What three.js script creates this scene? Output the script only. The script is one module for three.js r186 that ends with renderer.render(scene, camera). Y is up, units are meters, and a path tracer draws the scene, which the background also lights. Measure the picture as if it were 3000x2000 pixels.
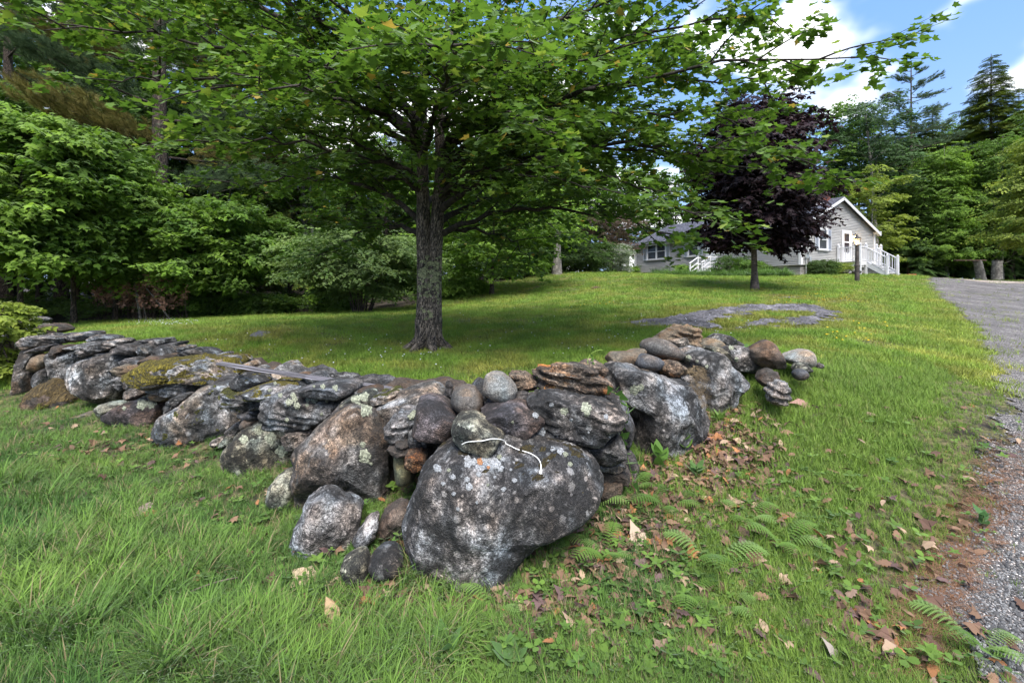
import * as THREE from 'three';
import { mergeGeometries } from 'three/addons/utils/BufferGeometryUtils.js';
import { createNoise3D, createNoise2D } from 'simplex-noise';

// ---------------------------------------------------------------- camera, sky, sun, exposure
const F = 1350, CX = 1500, CY = 850, EYE = 1.5;            // lens of the photograph: focal length and principal point on a 3000 x 2000 frame
const scene = new THREE.Scene();
const camera = new THREE.PerspectiveCamera(2 * Math.atan(1000 / F) * 180 / Math.PI, 1.5, 0.05, 900);
camera.position.set(0, EYE, 0);
camera.lookAt(0, EYE, -1);
camera.setViewOffset(3000, 2000, 0, 150, 3000, 2000);       // a lens shifted down, verticals stay upright
const renderer = new THREE.WebGLRenderer();
renderer.toneMapping = THREE.LinearToneMapping;
renderer.toneMappingExposure = 3.15;
renderer.shadowMap.enabled = true;

const rngOf = (s) => () => { s = (s + 0x6d2b79f5) | 0; let t = Math.imul(s ^ (s >>> 15), 1 | s); t = (t + Math.imul(t ^ (t >>> 7), 61 | t)) ^ t; return ((t ^ (t >>> 14)) >>> 0) / 4294967296; };
const N3 = createNoise3D(rngOf(11)), N2 = createNoise2D(rngOf(12));
const fbm2 = (x, y, o = 4) => { let s = 0, a = 0.5; for (let i = 0; i < o; i++, a *= 0.5, x *= 2.03, y *= 2.03) s += a * N2(x + i * 17.3, y - i * 9.1); return s; };
const fbm3 = (x, y, z, o = 4) => { let s = 0, a = 0.5; for (let i = 0; i < o; i++, a *= 0.5, x *= 2.03, y *= 2.03, z *= 2.03) s += a * N3(x + i * 7.7, y, z - i * 3.1); return s; };
const clamp = THREE.MathUtils.clamp, lerp = THREE.MathUtils.lerp, smooth = (x, a, b) => { const t = Math.min(1, Math.max(0, (x - a) / (b - a))); return t * t * (3 - 2 * t); };
const V = (x, y, z) => new THREE.Vector3(x, y, z);

{ // sky: blue air paling towards the horizon, broken white clouds
  const W = 1536, Hh = 768, data = new Float32Array(W * Hh * 4);
  for (let j = 0; j < Hh; j++) {
    const el = ((j + 0.5) / Hh - 0.5) * Math.PI, y = Math.sin(el), c = Math.cos(el);
    for (let i = 0; i < W; i++) {
      const az = ((i + 0.5) / W - 0.5) * 2 * Math.PI, x = Math.cos(az) * c, z = Math.sin(az) * c, up = Math.max(y, 0);
      const t = Math.pow(1 - up, 2.6);
      let r = lerp(0.06, 0.23, t), g = lerp(0.145, 0.33, t), b = lerp(0.36, 0.46, t);
      if (y > -0.02) {
        const k = 1.5 / (up + 0.28), n = fbm3(x * k + 14.2, y * 2.2 + 3.0, z * k - 6.3, 6), m = smooth(n, -0.03, 0.38);
        const lit = 0.56 + 0.28 * clamp(fbm3(x * k * 2 + 9, y * 3, z * k * 2, 4) + 0.5, 0, 1);
        r = lerp(r, lit, m); g = lerp(g, lit * 1.005, m); b = lerp(b, lit * 1.02, m);
      } else { r = 0.1; g = 0.11; b = 0.08; }
      const o = (j * W + i) * 4; data[o] = r; data[o + 1] = g; data[o + 2] = b; data[o + 3] = 1;
    }
  }
  const t = new THREE.DataTexture(data, W, Hh, THREE.RGBAFormat, THREE.FloatType);
  t.mapping = THREE.EquirectangularReflectionMapping; t.magFilter = t.minFilter = THREE.LinearFilter; t.needsUpdate = true;
  scene.background = t; scene.environment = t;
}
const sun = new THREE.DirectionalLight(new THREE.Color(1, 0.95, 0.9), 2.7);
sun.name = 'sun';
sun.position.set(3, 50, 17); sun.target.position.set(0, 0, -12);
sun.castShadow = true; sun.shadow.radius = 75; sun.shadow.mapSize.set(4096, 4096);
Object.assign(sun.shadow.camera, { left: -50, right: 50, top: 60, bottom: -60, near: 1, far: 160 });
scene.add(sun, sun.target);

// ---------------------------------------------------------------- helpers
const names = new Map();
const numbered = (n) => { const k = names.get(n) ?? 0; names.set(n, k + 1); return k ? n + '_' + String(k).padStart(3, '0') : n; };
const shadowed = (o) => { o.castShadow = true; o.receiveShadow = true; return o; };
function tag(o, label, category, group, kind) {
  o.userData.label = label; if (category) o.userData.category = category;
  if (group) o.userData.group = group; if (kind) o.userData.kind = kind; return o;
}
function thing(name, label, category, pos = [0, 0, 0], turn = 0, group) {
  const o = new THREE.Group(); o.name = numbered(name); o.position.set(...pos); o.rotation.y = turn; scene.add(o);
  return tag(o, label, category, group);
}
function part(name, geo, m, parent, label) {
  const o = shadowed(new THREE.Mesh(geo, m)); o.name = parent === scene ? numbered(name) : name; parent.add(o);
  if (label) o.userData.label = label; return o;
}
function many(name, geo, m, list, parent, kind = 'stuff') {      // list: [Matrix4, Color?]
  const o = shadowed(new THREE.InstancedMesh(geo, m, list.length)); o.name = parent === scene ? numbered(name) : name;
  list.forEach(([x, c], i) => { o.setMatrixAt(i, x); if (c) o.setColorAt(i, c); });
  if (kind) o.userData.kind = kind; parent.add(o); return o;
}
const rgb = (r, g, b) => new THREE.Color().setRGB(r, g, b);
const P = (px, py, d) => V((px - CX) / F * d, EYE - (py - CY) / F * d, -d);
const _m = new THREE.Matrix4(), _q = new THREE.Quaternion(), _e = new THREE.Euler();
const mat = (p, q, s) => new THREE.Matrix4().compose(p, q, s.isVector3 ? s : V(s, s, s));
const quat = (x, y, z, o = 'YXZ') => new THREE.Quaternion().setFromEuler(new THREE.Euler(x, y, z, o));
function basisQ(x, y, z) { return new THREE.Quaternion().setFromRotationMatrix(new THREE.Matrix4().makeBasis(x, y, z)); }
function box(w, h, d, x = 0, y = 0, z = 0) { return new THREE.BoxGeometry(w, h, d).translate(x, y, z); }
function bar(a, b, w, h) {                                        // a straight bar of section w x h between two points
  const d = b.clone().sub(a), L = d.length(), z = d.normalize();
  let x = V(0, 1, 0).cross(z); if (x.lengthSq() < 1e-6) x.set(1, 0, 0); x.normalize(); const y = z.clone().cross(x);
  return new THREE.BoxGeometry(w, h, L).applyMatrix4(new THREE.Matrix4().makeBasis(x, y, z).setPosition(a.clone().add(b).multiplyScalar(0.5)));
}
// tapered tube through points with a radius at each; rough: bark relief in metres
function tube(pts, radii, seg = 8, rough = 0, seed = 0) {
  const pos = [], uv = [], idx = [], n = pts.length; let L = 0, X = null;
  for (let i = 0; i < n; i++) {
    const t = pts[Math.min(i + 1, n - 1)].clone().sub(pts[Math.max(i - 1, 0)]).normalize();
    if (!X) { X = Math.abs(t.y) > 0.9 ? V(1, 0, 0) : V(0, 1, 0); }
    X = X.clone().sub(t.clone().multiplyScalar(X.dot(t))).normalize();
    const Y = t.clone().cross(X); if (i) L += pts[i].distanceTo(pts[i - 1]);
    for (let k = 0; k <= seg; k++) {
      const a = k / seg * Math.PI * 2, c = Math.cos(a), s = Math.sin(a), r = radii[i] * (1 + (rough ? rough * (0.6 * N3(c * 1.7 + seed, s * 1.7, L * 0.7) + 0.5 * N3(c * 5 + seed, s * 5, L * 1.1)) : 0));
      pos.push(pts[i].x + (X.x * c + Y.x * s) * r, pts[i].y + (X.y * c + Y.y * s) * r, pts[i].z + (X.z * c + Y.z * s) * r);
      uv.push(k / seg * Math.max(1, Math.round(radii[0] * 6.3 / 0.35)) * 0.35, L);
    }
  }
  for (let i = 0; i < n - 1; i++) for (let k = 0; k < seg; k++) { const a = i * (seg + 1) + k, b = a + seg + 1; idx.push(a, a + 1, b, b, a + 1, b + 1); }
  const g = new THREE.BufferGeometry();
  g.setAttribute('position', new THREE.Float32BufferAttribute(pos, 3)); g.setAttribute('uv', new THREE.Float32BufferAttribute(uv, 2)); g.setIndex(idx); g.computeVertexNormals();
  return g;
}
function bez(a, b, c, n) { const o = []; for (let i = 0; i <= n; i++) { const t = i / n, s = 1 - t; o.push(V(s * s * a.x + 2 * s * t * b.x + t * t * c.x, s * s * a.y + 2 * s * t * b.y + t * t * c.y, s * s * a.z + 2 * s * t * b.z + t * t * c.z)); } return o; }

// ---------------------------------------------------------------- terrain height: thin-plate spline through surveyed points [x, depth, height]
const at = (px, py, d) => [(px - CX) / F * d, d, EYE - (py - CY) / F * d];
const CP = [[-3, 0, 0], [0, 0, 0], [3, 0, 0.02], [0, -8, -0.2], [-20, -6, -0.3], [20, -6, 0], [-2, 2, 0], [0.2, 2.2, -0.03], [2.2, 2.0, 0.03], [-4.5, 3.4, 0], [-1.4, 3.1, 0.0], [-3.2, 4.3, -0.03], [-6.9, 6.4, -0.09], [-9, 5, -0.15],
  [-5.2, 8.2, 0.42], [-2.6, 5.6, 0.42], [-0.3, 4.2, 0.42], [-14, 14, 0.4], [-9, 10, 0.45], at(400, 930, 17), at(650, 990, 9), at(1260, 1025, 8), at(900, 915, 19), at(1080, 917, 15.5), at(1330, 890, 19), at(1300, 850, 24), at(1450, 830, 26), at(1620, 805, 27.5), at(1800, 800, 31),
  at(1870, 815, 40), at(2347, 806, 28), at(2100, 814, 29), at(2212, 848, 17), at(2512, 825, 22), at(2620, 806, 28.5), at(2850, 822, 38), at(2700, 819, 37), at(3000, 821, 37), at(2900, 900, 14), at(2950, 1000, 8), at(2800, 860, 20), at(2150, 930, 9.5), at(2340, 1090, 4.5), at(2600, 1100, 5), at(2600, 1000, 7.2),
  at(2050, 1290, 3.45), at(1752, 1440, 2.9), at(1640, 1535, 2.66), at(1505, 1700, 2.36), at(2300, 1500, 2.75), at(2850, 1500, 2.75), at(1720, 1060, 6.4), [60, 30, 2.0], [60, 70, 3], [0, 70, 3.2], [-50, 20, 0.2], [-50, 70, 2], [120, 160, 4], [-120, 160, 4], [0, 220, 5], [160, 0, 0], [-160, 0, -0.5], [20, 12, 0.75], [30, 24, 1.6]];
const TP = (() => {
  const n = CP.length, M = n + 3, A = Array.from({ length: M }, () => new Float64Array(M + 1)), U = (r2) => (r2 < 1e-9 ? 0 : 0.5 * r2 * Math.log(r2));
  for (let i = 0; i < n; i++) {
    for (let j = 0; j < n; j++) A[i][j] = U((CP[i][0] - CP[j][0]) ** 2 + (CP[i][1] - CP[j][1]) ** 2) + (i === j ? 1.2 : 0);
    A[i][n] = A[n][i] = 1; A[i][n + 1] = A[n + 1][i] = CP[i][0]; A[i][n + 2] = A[n + 2][i] = CP[i][1]; A[i][M] = CP[i][2];
  }
  for (let c = 0; c < M; c++) {
    let p = c; for (let r = c + 1; r < M; r++) if (Math.abs(A[r][c]) > Math.abs(A[p][c])) p = r;
    [A[c], A[p]] = [A[p], A[c]];
    for (let r = 0; r < M; r++) if (r !== c) { const k = A[r][c] / A[c][c]; if (k) for (let q = c; q <= M; q++) A[r][q] -= k * A[c][q]; }
  }
  const w = A.map((r, i) => r[M] / r[i]);
  return (x, d) => { let s = w[n] + w[n + 1] * x + w[n + 2] * d; for (let i = 0; i < n; i++) { const dx = x - CP[i][0], dd = d - CP[i][1], r2 = dx * dx + dd * dd; if (r2 > 1e-9) s += w[i] * 0.5 * r2 * Math.log(r2); } return s; };
})();
const H = (x, z) => TP(x, -z) + 0.018 * fbm2(x * 0.9, z * 0.9, 3) + 0.012 * N2(x * 3.1, z * 3.1) * clamp(1.2 + z / 12, 0, 1);
function G(px, py) {                                              // where the line of sight through a point of the photograph meets the ground
  const kx = (px - CX) / F, ky = (py - CY) / F; let a = 1;
  for (let d = 1; d < 90; d *= 1.012) {
    if (EYE - ky * d <= H(kx * d, -d)) { let lo = a, hi = d; for (let i = 0; i < 16; i++) { const m = (lo + hi) / 2; if (EYE - ky * m <= H(kx * m, -m)) hi = m; else lo = m; } return V(kx * hi, H(kx * hi, -hi), -hi); }
    a = d;
  }
  return V(kx * 60, H(kx * 60, -60), -60);
}
const onGround = (px, d) => { const x = (px - CX) / F * d; return V(x, H(x, -d), -d); };
function inPoly(p, x, y) { let c = false; for (let i = 0, j = p.length - 1; i < p.length; j = i++) if ((p[i][1] > y) !== (p[j][1] > y) && x < (p[j][0] - p[i][0]) * (y - p[i][1]) / (p[j][1] - p[i][1]) + p[i][0]) c = !c; return c; }
function edgeDist(p, x, y) { let m = 1e9; for (let i = 0, j = p.length - 1; i < p.length; j = i++) { const ax = p[j][0], ay = p[j][1], bx = p[i][0] - ax, by = p[i][1] - ay, t = clamp(((x - ax) * bx + (y - ay) * by) / (bx * bx + by * by), 0, 1); m = Math.min(m, Math.hypot(x - ax - bx * t, y - ay - by * t)); } return m; }
const groundPoly = (list) => list.map(([x, y]) => { const g = G(x, y); return [g.x, g.z]; });
const signed = (p, x, z) => (inPoly(p, x, z) ? 1 : -1) * edgeDist(p, x, z);   // metres inside (+) or outside (-)

// ---------------------------------------------------------------- textures (what surfaces are made of)
function hash(x, y, s) { let h = Math.imul(x, 374761393) + Math.imul(y, 668265263) + Math.imul(s, 974634541); h = Math.imul(h ^ (h >>> 13), 1274126177); return ((h ^ (h >>> 16)) >>> 0) / 4294967296; }
function tn(x, y, per, s) { const ix = Math.floor(x), iy = Math.floor(y), fx = x - ix, fy = y - iy, u = fx * fx * (3 - 2 * fx), v = fy * fy * (3 - 2 * fy), w = (a) => ((a % per) + per) % per; return lerp(lerp(hash(w(ix), w(iy), s), hash(w(ix + 1), w(iy), s), u), lerp(hash(w(ix), w(iy + 1), s), hash(w(ix + 1), w(iy + 1), s), u), v); }
function tf(u, v, per, o, s) { let r = 0, a = 0.5, t = 0; for (let i = 0; i < o; i++, a *= 0.5, per *= 2) { r += a * tn(u * per, v * per, per, s + i); t += a; } return r / t; }
function texture(size, f, srgb = true) {                          // f(u, v) -> [r, g, b] 0..1
  const d = new Uint8Array(size * size * 4);
  for (let j = 0; j < size; j++) for (let i = 0; i < size; i++) { const c = f((i + 0.5) / size, (j + 0.5) / size), o = (j * size + i) * 4; d[o] = clamp(c[0], 0, 1) * 255; d[o + 1] = clamp(c[1], 0, 1) * 255; d[o + 2] = clamp(c[2], 0, 1) * 255; d[o + 3] = 255; }
  const t = new THREE.DataTexture(d, size, size); t.wrapS = t.wrapT = THREE.RepeatWrapping; t.magFilter = THREE.LinearFilter; t.minFilter = THREE.LinearMipmapLinearFilter; t.generateMipmaps = true;
  if (srgb) t.colorSpace = THREE.SRGBColorSpace; t.needsUpdate = true; return t;
}
const rep = (t, x, y = x) => { const c = t.clone(); c.repeat.set(x, y); c.needsUpdate = true; return c; };
// ---------------------------------------------------------------- ground, driveway, ledge
const gp = (l) => l.map((p) => { const g = p.length === 3 ? onGround(p[0], p[2]) : G(p[0], p[1]); return [g.x, g.z]; });
const DRIVE = gp([[2960, 2000], [2900, 1930], [2800, 1840], [2735, 1745], [2850, 1590], [2900, 1400], [2945, 1250], [2935, 1148], [2890, 1050], [2850, 969], [2785, 900], [2745, 869], [2699, 0, 31], [2772, 0, 34], [3000, 0, 34.5], [3400, 0, 33], [3700, 1000], [3900, 1500], [3600, 2000]]);
const LEDGE = gp([[1835, 947], [1950, 932], [2080, 910], [2180, 896], [2260, 893], [2390, 896], [2425, 906], [2475, 921], [2440, 936], [2400, 957], [2250, 950], [2100, 963], [1950, 956]]);
const ISLE = gp([[2085, 944], [2150, 926], [2240, 915], [2330, 912], [2395, 921], [2330, 934], [2230, 942], [2130, 956]]);
const LEDGES = [gp([[2270, 872], [2340, 868], [2350, 872], [2280, 876]]), gp([[2420, 884], [2500, 877], [2510, 881], [2430, 887]]), gp([[1985, 908], [2010, 903], [2015, 907], [1990, 910]]), gp([[720, 985], [755, 968], [800, 972], [790, 988], [740, 990]])];
const wallZ = (x) => (x < 0 ? -2.72 + x * 0.556 : x < 3 ? -2.72 - x * 0.63 : -4.6 - (x - 3) * 0.25);
const lawnSide = (x, z) => z < wallZ(x) - 0.55 + (x > 2 ? 1.3 * fbm2(x * 0.9, z * 0.9, 3) * smooth(x, 2, 4) : 0);
const WOODS = gp([[-900, 0, 16], [-300, 0, 14], [60, 0, 13.6], [250, 0, 15.2], [520, 0, 16.4], [760, 0, 17.5], [960, 0, 17.8], [1200, 0, 18.5], [1330, 0, 22], [1450, 0, 26], [1620, 0, 28], [1840, 0, 33], [1870, 0, 44], [2560, 0, 44], [2640, 0, 40], [2760, 0, 38.6], [3000, 0, 38], [3500, 0, 36], [4200, 0, 34]]).concat([[150, -40], [150, -200], [-150, -200], [-150, -20]]);
const T_noise = texture(512, (u, v) => { const n = 0.55 + 0.75 * (tf(u, v, 24, 5, 3) - 0.5) + 0.35 * (tf(u, v, 6, 3, 9) - 0.5); return [n, n, n]; });
const T_dirt = texture(768, (u, v) => { const a = tf(u, v, 14, 5, 21), b = tf(u, v, 90, 2, 5), n = 0.6 + 0.8 * (a - 0.5) + 0.6 * (b - 0.5); return [n, n * 0.98, n * 0.95]; });
const T_gravel = texture(1024, (u, v) => {                        // crushed stone too small to pick apart, and fines between
  const g = 110; let best = 9, id = 0; const x = u * g, y = v * g, ix = Math.floor(x), iy = Math.floor(y);
  for (let j = -1; j < 2; j++) for (let i = -1; i < 2; i++) { const cx = ((ix + i) % g + g) % g, cy = ((iy + j) % g + g) % g, dx = ix + i + 0.15 + 0.7 * hash(cx, cy, 1) - x, dy = iy + j + 0.15 + 0.7 * hash(cx, cy, 2) - y, d = dx * dx + dy * dy; if (d < best) { best = d; id = hash(cx, cy, 3); } }
  const e = smooth(Math.sqrt(best), 0.62, 0.3), t = (0.32 + 0.6 * id * id) * (0.55 + 0.45 * e) * (0.85 + 0.3 * tf(u, v, 8, 3, 4)); return [t * 1.0, t * 0.98, t * 0.97];
});
{
  const n = 430, S = (u) => 2.1 * Math.sinh(5.05 * u), pos = [], col = [], uv = [], idx = [], nd = 470, c = new THREE.Color();
  for (let j = 0; j <= nd; j++) for (let i = 0; i <= n; i++) {
    const x = S(i / n * 2 - 1), d = 3.2 + S(-0.42 + 1.42 * j / nd), z = -d, y = H(x, z); pos.push(x, y, z); uv.push(x / 1.7, z / 1.7);
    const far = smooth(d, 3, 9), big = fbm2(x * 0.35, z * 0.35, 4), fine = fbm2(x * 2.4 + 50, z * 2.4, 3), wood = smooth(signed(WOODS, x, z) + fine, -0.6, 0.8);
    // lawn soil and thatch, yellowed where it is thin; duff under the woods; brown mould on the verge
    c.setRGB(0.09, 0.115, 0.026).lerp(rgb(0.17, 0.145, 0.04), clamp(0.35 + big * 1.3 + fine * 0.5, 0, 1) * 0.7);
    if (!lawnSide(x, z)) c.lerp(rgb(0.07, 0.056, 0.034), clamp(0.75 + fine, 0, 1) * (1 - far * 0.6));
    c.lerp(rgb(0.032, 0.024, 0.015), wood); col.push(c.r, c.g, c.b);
  }
  for (let j = 0; j < nd; j++) for (let i = 0; i < n; i++) { const a = j * (n + 1) + i, b = a + n + 1; idx.push(a, a + 1, b, b, a + 1, b + 1); }
  const g = new THREE.BufferGeometry(); g.setAttribute('position', new THREE.Float32BufferAttribute(pos, 3)); g.setAttribute('uv', new THREE.Float32BufferAttribute(uv, 2)); g.setAttribute('color', new THREE.Float32BufferAttribute(col, 3)); g.setIndex(idx); g.computeVertexNormals();
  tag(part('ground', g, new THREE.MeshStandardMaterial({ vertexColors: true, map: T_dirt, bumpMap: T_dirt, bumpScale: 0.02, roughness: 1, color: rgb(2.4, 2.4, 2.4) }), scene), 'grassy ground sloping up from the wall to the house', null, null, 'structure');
}
function sheet(name, inside, bounds, step, lift, m, uvScale, label, bulge = 0, tone) {   // a sheet that follows the ground where inside(x, z) > 0
  const [x0, x1, z0, z1] = bounds, nx = Math.ceil((x1 - x0) / step), nz = Math.ceil((z1 - z0) / step), id = new Map(), pos = [], uv = [], idx = [], col = [];
  const keep = new Int8Array((nx + 1) * (nz + 1)), val = new Float32Array((nx + 1) * (nz + 1));
  for (let j = 0; j <= nz; j++) for (let i = 0; i <= nx; i++) { const s = inside(x0 + i * step, z0 + j * step); val[j * (nx + 1) + i] = s; keep[j * (nx + 1) + i] = s > 0; }
  const v = (i, j) => { const k = j * (nx + 1) + i; if (!id.has(k)) { const x = x0 + i * step + (hash(i, j, 7) - 0.5) * step * 0.5, z = z0 + j * step + (hash(i, j, 8) - 0.5) * step * 0.5; id.set(k, pos.length / 3); pos.push(x, H(x, z) + lift + bulge * clamp(val[k] * 2, 0, 1) * (1 + 1.6 * fbm2(x * 2.2 + 5, z * 2.2, 3)), z); uv.push(x / uvScale, z / uvScale); if (tone) col.push(...tone(x, z)); } return id.get(k); };
  for (let j = 0; j < nz; j++) for (let i = 0; i < nx; i++) { const a = j * (nx + 1) + i; if (keep[a] && keep[a + 1] && keep[a + nx + 1] && keep[a + nx + 2]) { const p = v(i, j), q = v(i + 1, j), r = v(i, j + 1), s = v(i + 1, j + 1); idx.push(p, r, q, q, r, s); } }
  const g = new THREE.BufferGeometry(); g.setAttribute('position', new THREE.Float32BufferAttribute(pos, 3)); g.setAttribute('uv', new THREE.Float32BufferAttribute(uv, 2)); g.setIndex(idx); g.computeVertexNormals(); if (tone) g.setAttribute('color', new THREE.Float32BufferAttribute(col, 3));
  return tag(part(name, g, m, scene), label, null, null, 'structure');
}
const driveIn = (x, z) => signed(DRIVE, x, z) + 0.36 * fbm2(x * 1.6, z * 1.6, 4) * clamp(0.35 - z * 0.05, 0.35, 1.3) + 0.02;
const ledgeIn = (x, z) => Math.max(Math.min(signed(LEDGE, x, z), -signed(ISLE, x, z)) + 0.55 * fbm2(x * 1.3 + 9, z * 1.3, 4) + 0.02, ...LEDGES.map((p) => signed(p, x, z) + 0.12 * fbm2(x * 3, z * 3, 3)));
const bounds = (p, m = 0.6) => [Math.min(...p.map((q) => q[0])) - m, Math.max(...p.map((q) => q[0])) + m, Math.min(...p.map((q) => q[1])) - m, Math.max(...p.map((q) => q[1])) + m];
{
  const grit = (x, z) => { const n = fbm2(x * 0.8 + 3, z * 0.35, 4), f = fbm2(x * 5, z * 5, 3), k = 1.1 + 0.6 * n + 0.45 * f; return [k, k * 0.985, k * 0.96]; };
  const M_gravel = new THREE.MeshStandardMaterial({ vertexColors: true, map: T_gravel, bumpMap: T_gravel, bumpScale: 0.03, roughness: 0.95, color: rgb(0.78, 0.76, 0.74) });
  const b = bounds(DRIVE), near = [b[0], b[1], -9, b[3]], farB = [b[0], b[1], b[2], -9];
  sheet('driveway', driveIn, near, 0.035 * 1.6, 0.012, M_gravel, 1.15, 'grey crushed stone driveway beside the grass verge', 0, grit);
  sheet('driveway', driveIn, farB, 0.16, 0.012, M_gravel, 1.15, 'upper stretch of the grey gravel driveway', 0, grit);
  // the sandy turnaround that the crushed stone ends against
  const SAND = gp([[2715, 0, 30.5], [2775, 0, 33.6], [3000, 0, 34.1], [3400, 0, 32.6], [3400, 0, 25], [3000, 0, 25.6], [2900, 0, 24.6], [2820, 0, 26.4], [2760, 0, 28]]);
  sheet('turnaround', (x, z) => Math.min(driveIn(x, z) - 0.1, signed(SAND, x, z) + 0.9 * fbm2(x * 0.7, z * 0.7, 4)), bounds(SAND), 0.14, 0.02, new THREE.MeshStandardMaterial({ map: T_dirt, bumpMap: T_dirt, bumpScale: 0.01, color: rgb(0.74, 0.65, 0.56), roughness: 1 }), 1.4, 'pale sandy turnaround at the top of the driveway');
  const T_ledge = texture(768, (u, v) => { const a = tf(u, v * 1, 8, 6, 31), b = tf(u, v, 70, 3, 33), s = 0.42 + 0.5 * (a - 0.45) + 0.45 * (b - 0.5) + (hash(Math.floor(u * 300), Math.floor(v * 300), 2) > 0.97 ? 0.2 : 0); return [s, s * 0.985, s * 1.01]; });
  const m = new THREE.MeshStandardMaterial({ map: T_ledge, bumpMap: T_ledge, bumpScale: 0.07, roughness: 0.9, color: rgb(0.56, 0.55, 0.56) });
  sheet('rock_ledge', (x, z) => Math.min(ledgeIn(x, z), 1), bounds(LEDGE), 0.07, 0.012, m, 2.3, 'flat grey bedrock ledge showing through the lawn', 0.05);
  LEDGES.forEach((p, i) => sheet('rock_ledge', (x, z) => signed(p, x, z) + 0.12 * fbm2(x * 3, z * 3, 3), bounds(p, 0.3), 0.05, 0.012, m, 2.3, ['small bare rock patch below the purple maple', 'thin grey rock patch between the purple maple and the lamp post', 'short rock streak in the lawn beyond the big ledge', 'pale flat stone patch in the lawn between the wall and the woods'][i], 0.02));
}

// ---------------------------------------------------------------- grass and ground litter
const M_grass = new THREE.MeshPhysicalMaterial({ color: 0xffffff, roughness: 1, transmission: 0.3, thickness: 0, side: THREE.DoubleSide, specularIntensity: 0.6, clearcoat: 0.25, clearcoatRoughness: 0.5 });
function bladeTuft(rnd, count, len, spread, width, lean, seg = 3) {
  const pos = [], idx = [];
  for (let k = 0; k < count; k++) {
    const a = rnd() * 6.283, r = spread * Math.sqrt(rnd()), bx = Math.cos(a) * r, bz = Math.sin(a) * r, dir = rnd() * 6.283, L = len * (0.45 + 0.75 * rnd()), ln = lean * (0.3 + rnd()), w = width * (0.6 + 0.7 * rnd()), cx = Math.cos(dir), cz = Math.sin(dir), b = pos.length / 3, tw = rnd() * 1.2 - 0.6, wx = -Math.sin(dir + tw), wz = Math.cos(dir + tw);
    let x = bx, y = -0.01, z = bz, ang = 0.12 * rnd();
    for (let s = 0; s <= seg; s++) {
      const t = s / seg, h = w * (1 - t * t) * 0.5;
      if (s < seg) pos.push(x - wx * h, y, z - wz * h, x + wx * h, y, z + wz * h); else pos.push(x, y, z);
      ang += ln / seg; x += cx * Math.sin(ang) * L / seg; z += cz * Math.sin(ang) * L / seg; y += Math.max(Math.cos(ang), -0.35) * L / seg; y = Math.max(y, 0.004);
    }
    for (let s = 0; s < seg - 1; s++) idx.push(b + 2 * s, b + 2 * s + 1, b + 2 * s + 2, b + 2 * s + 2, b + 2 * s + 1, b + 2 * s + 3);
    idx.push(b + 2 * seg - 2, b + 2 * seg - 1, b + 2 * seg);
  }
  const g = new THREE.BufferGeometry(); g.setAttribute('position', new THREE.Float32BufferAttribute(pos, 3)); g.setIndex(idx); g.computeVertexNormals(); return g;
}
const HOUSE_C = V(17.56, 0, -28), HX = V(0.454, 0, 0.891), HZ = V(-0.891, 0, 0.454);   // corner of the house, outward directions of its gable and its front
const inHouse = (x, z) => { const dx = x - HOUSE_C.x, dz = z - HOUSE_C.z, a = dx * HX.x + dz * HX.z, b = dx * HZ.x + dz * HZ.z; return a < 0.1 && a > -14.6 && b < 0.4 && b > -8.5; };
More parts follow.
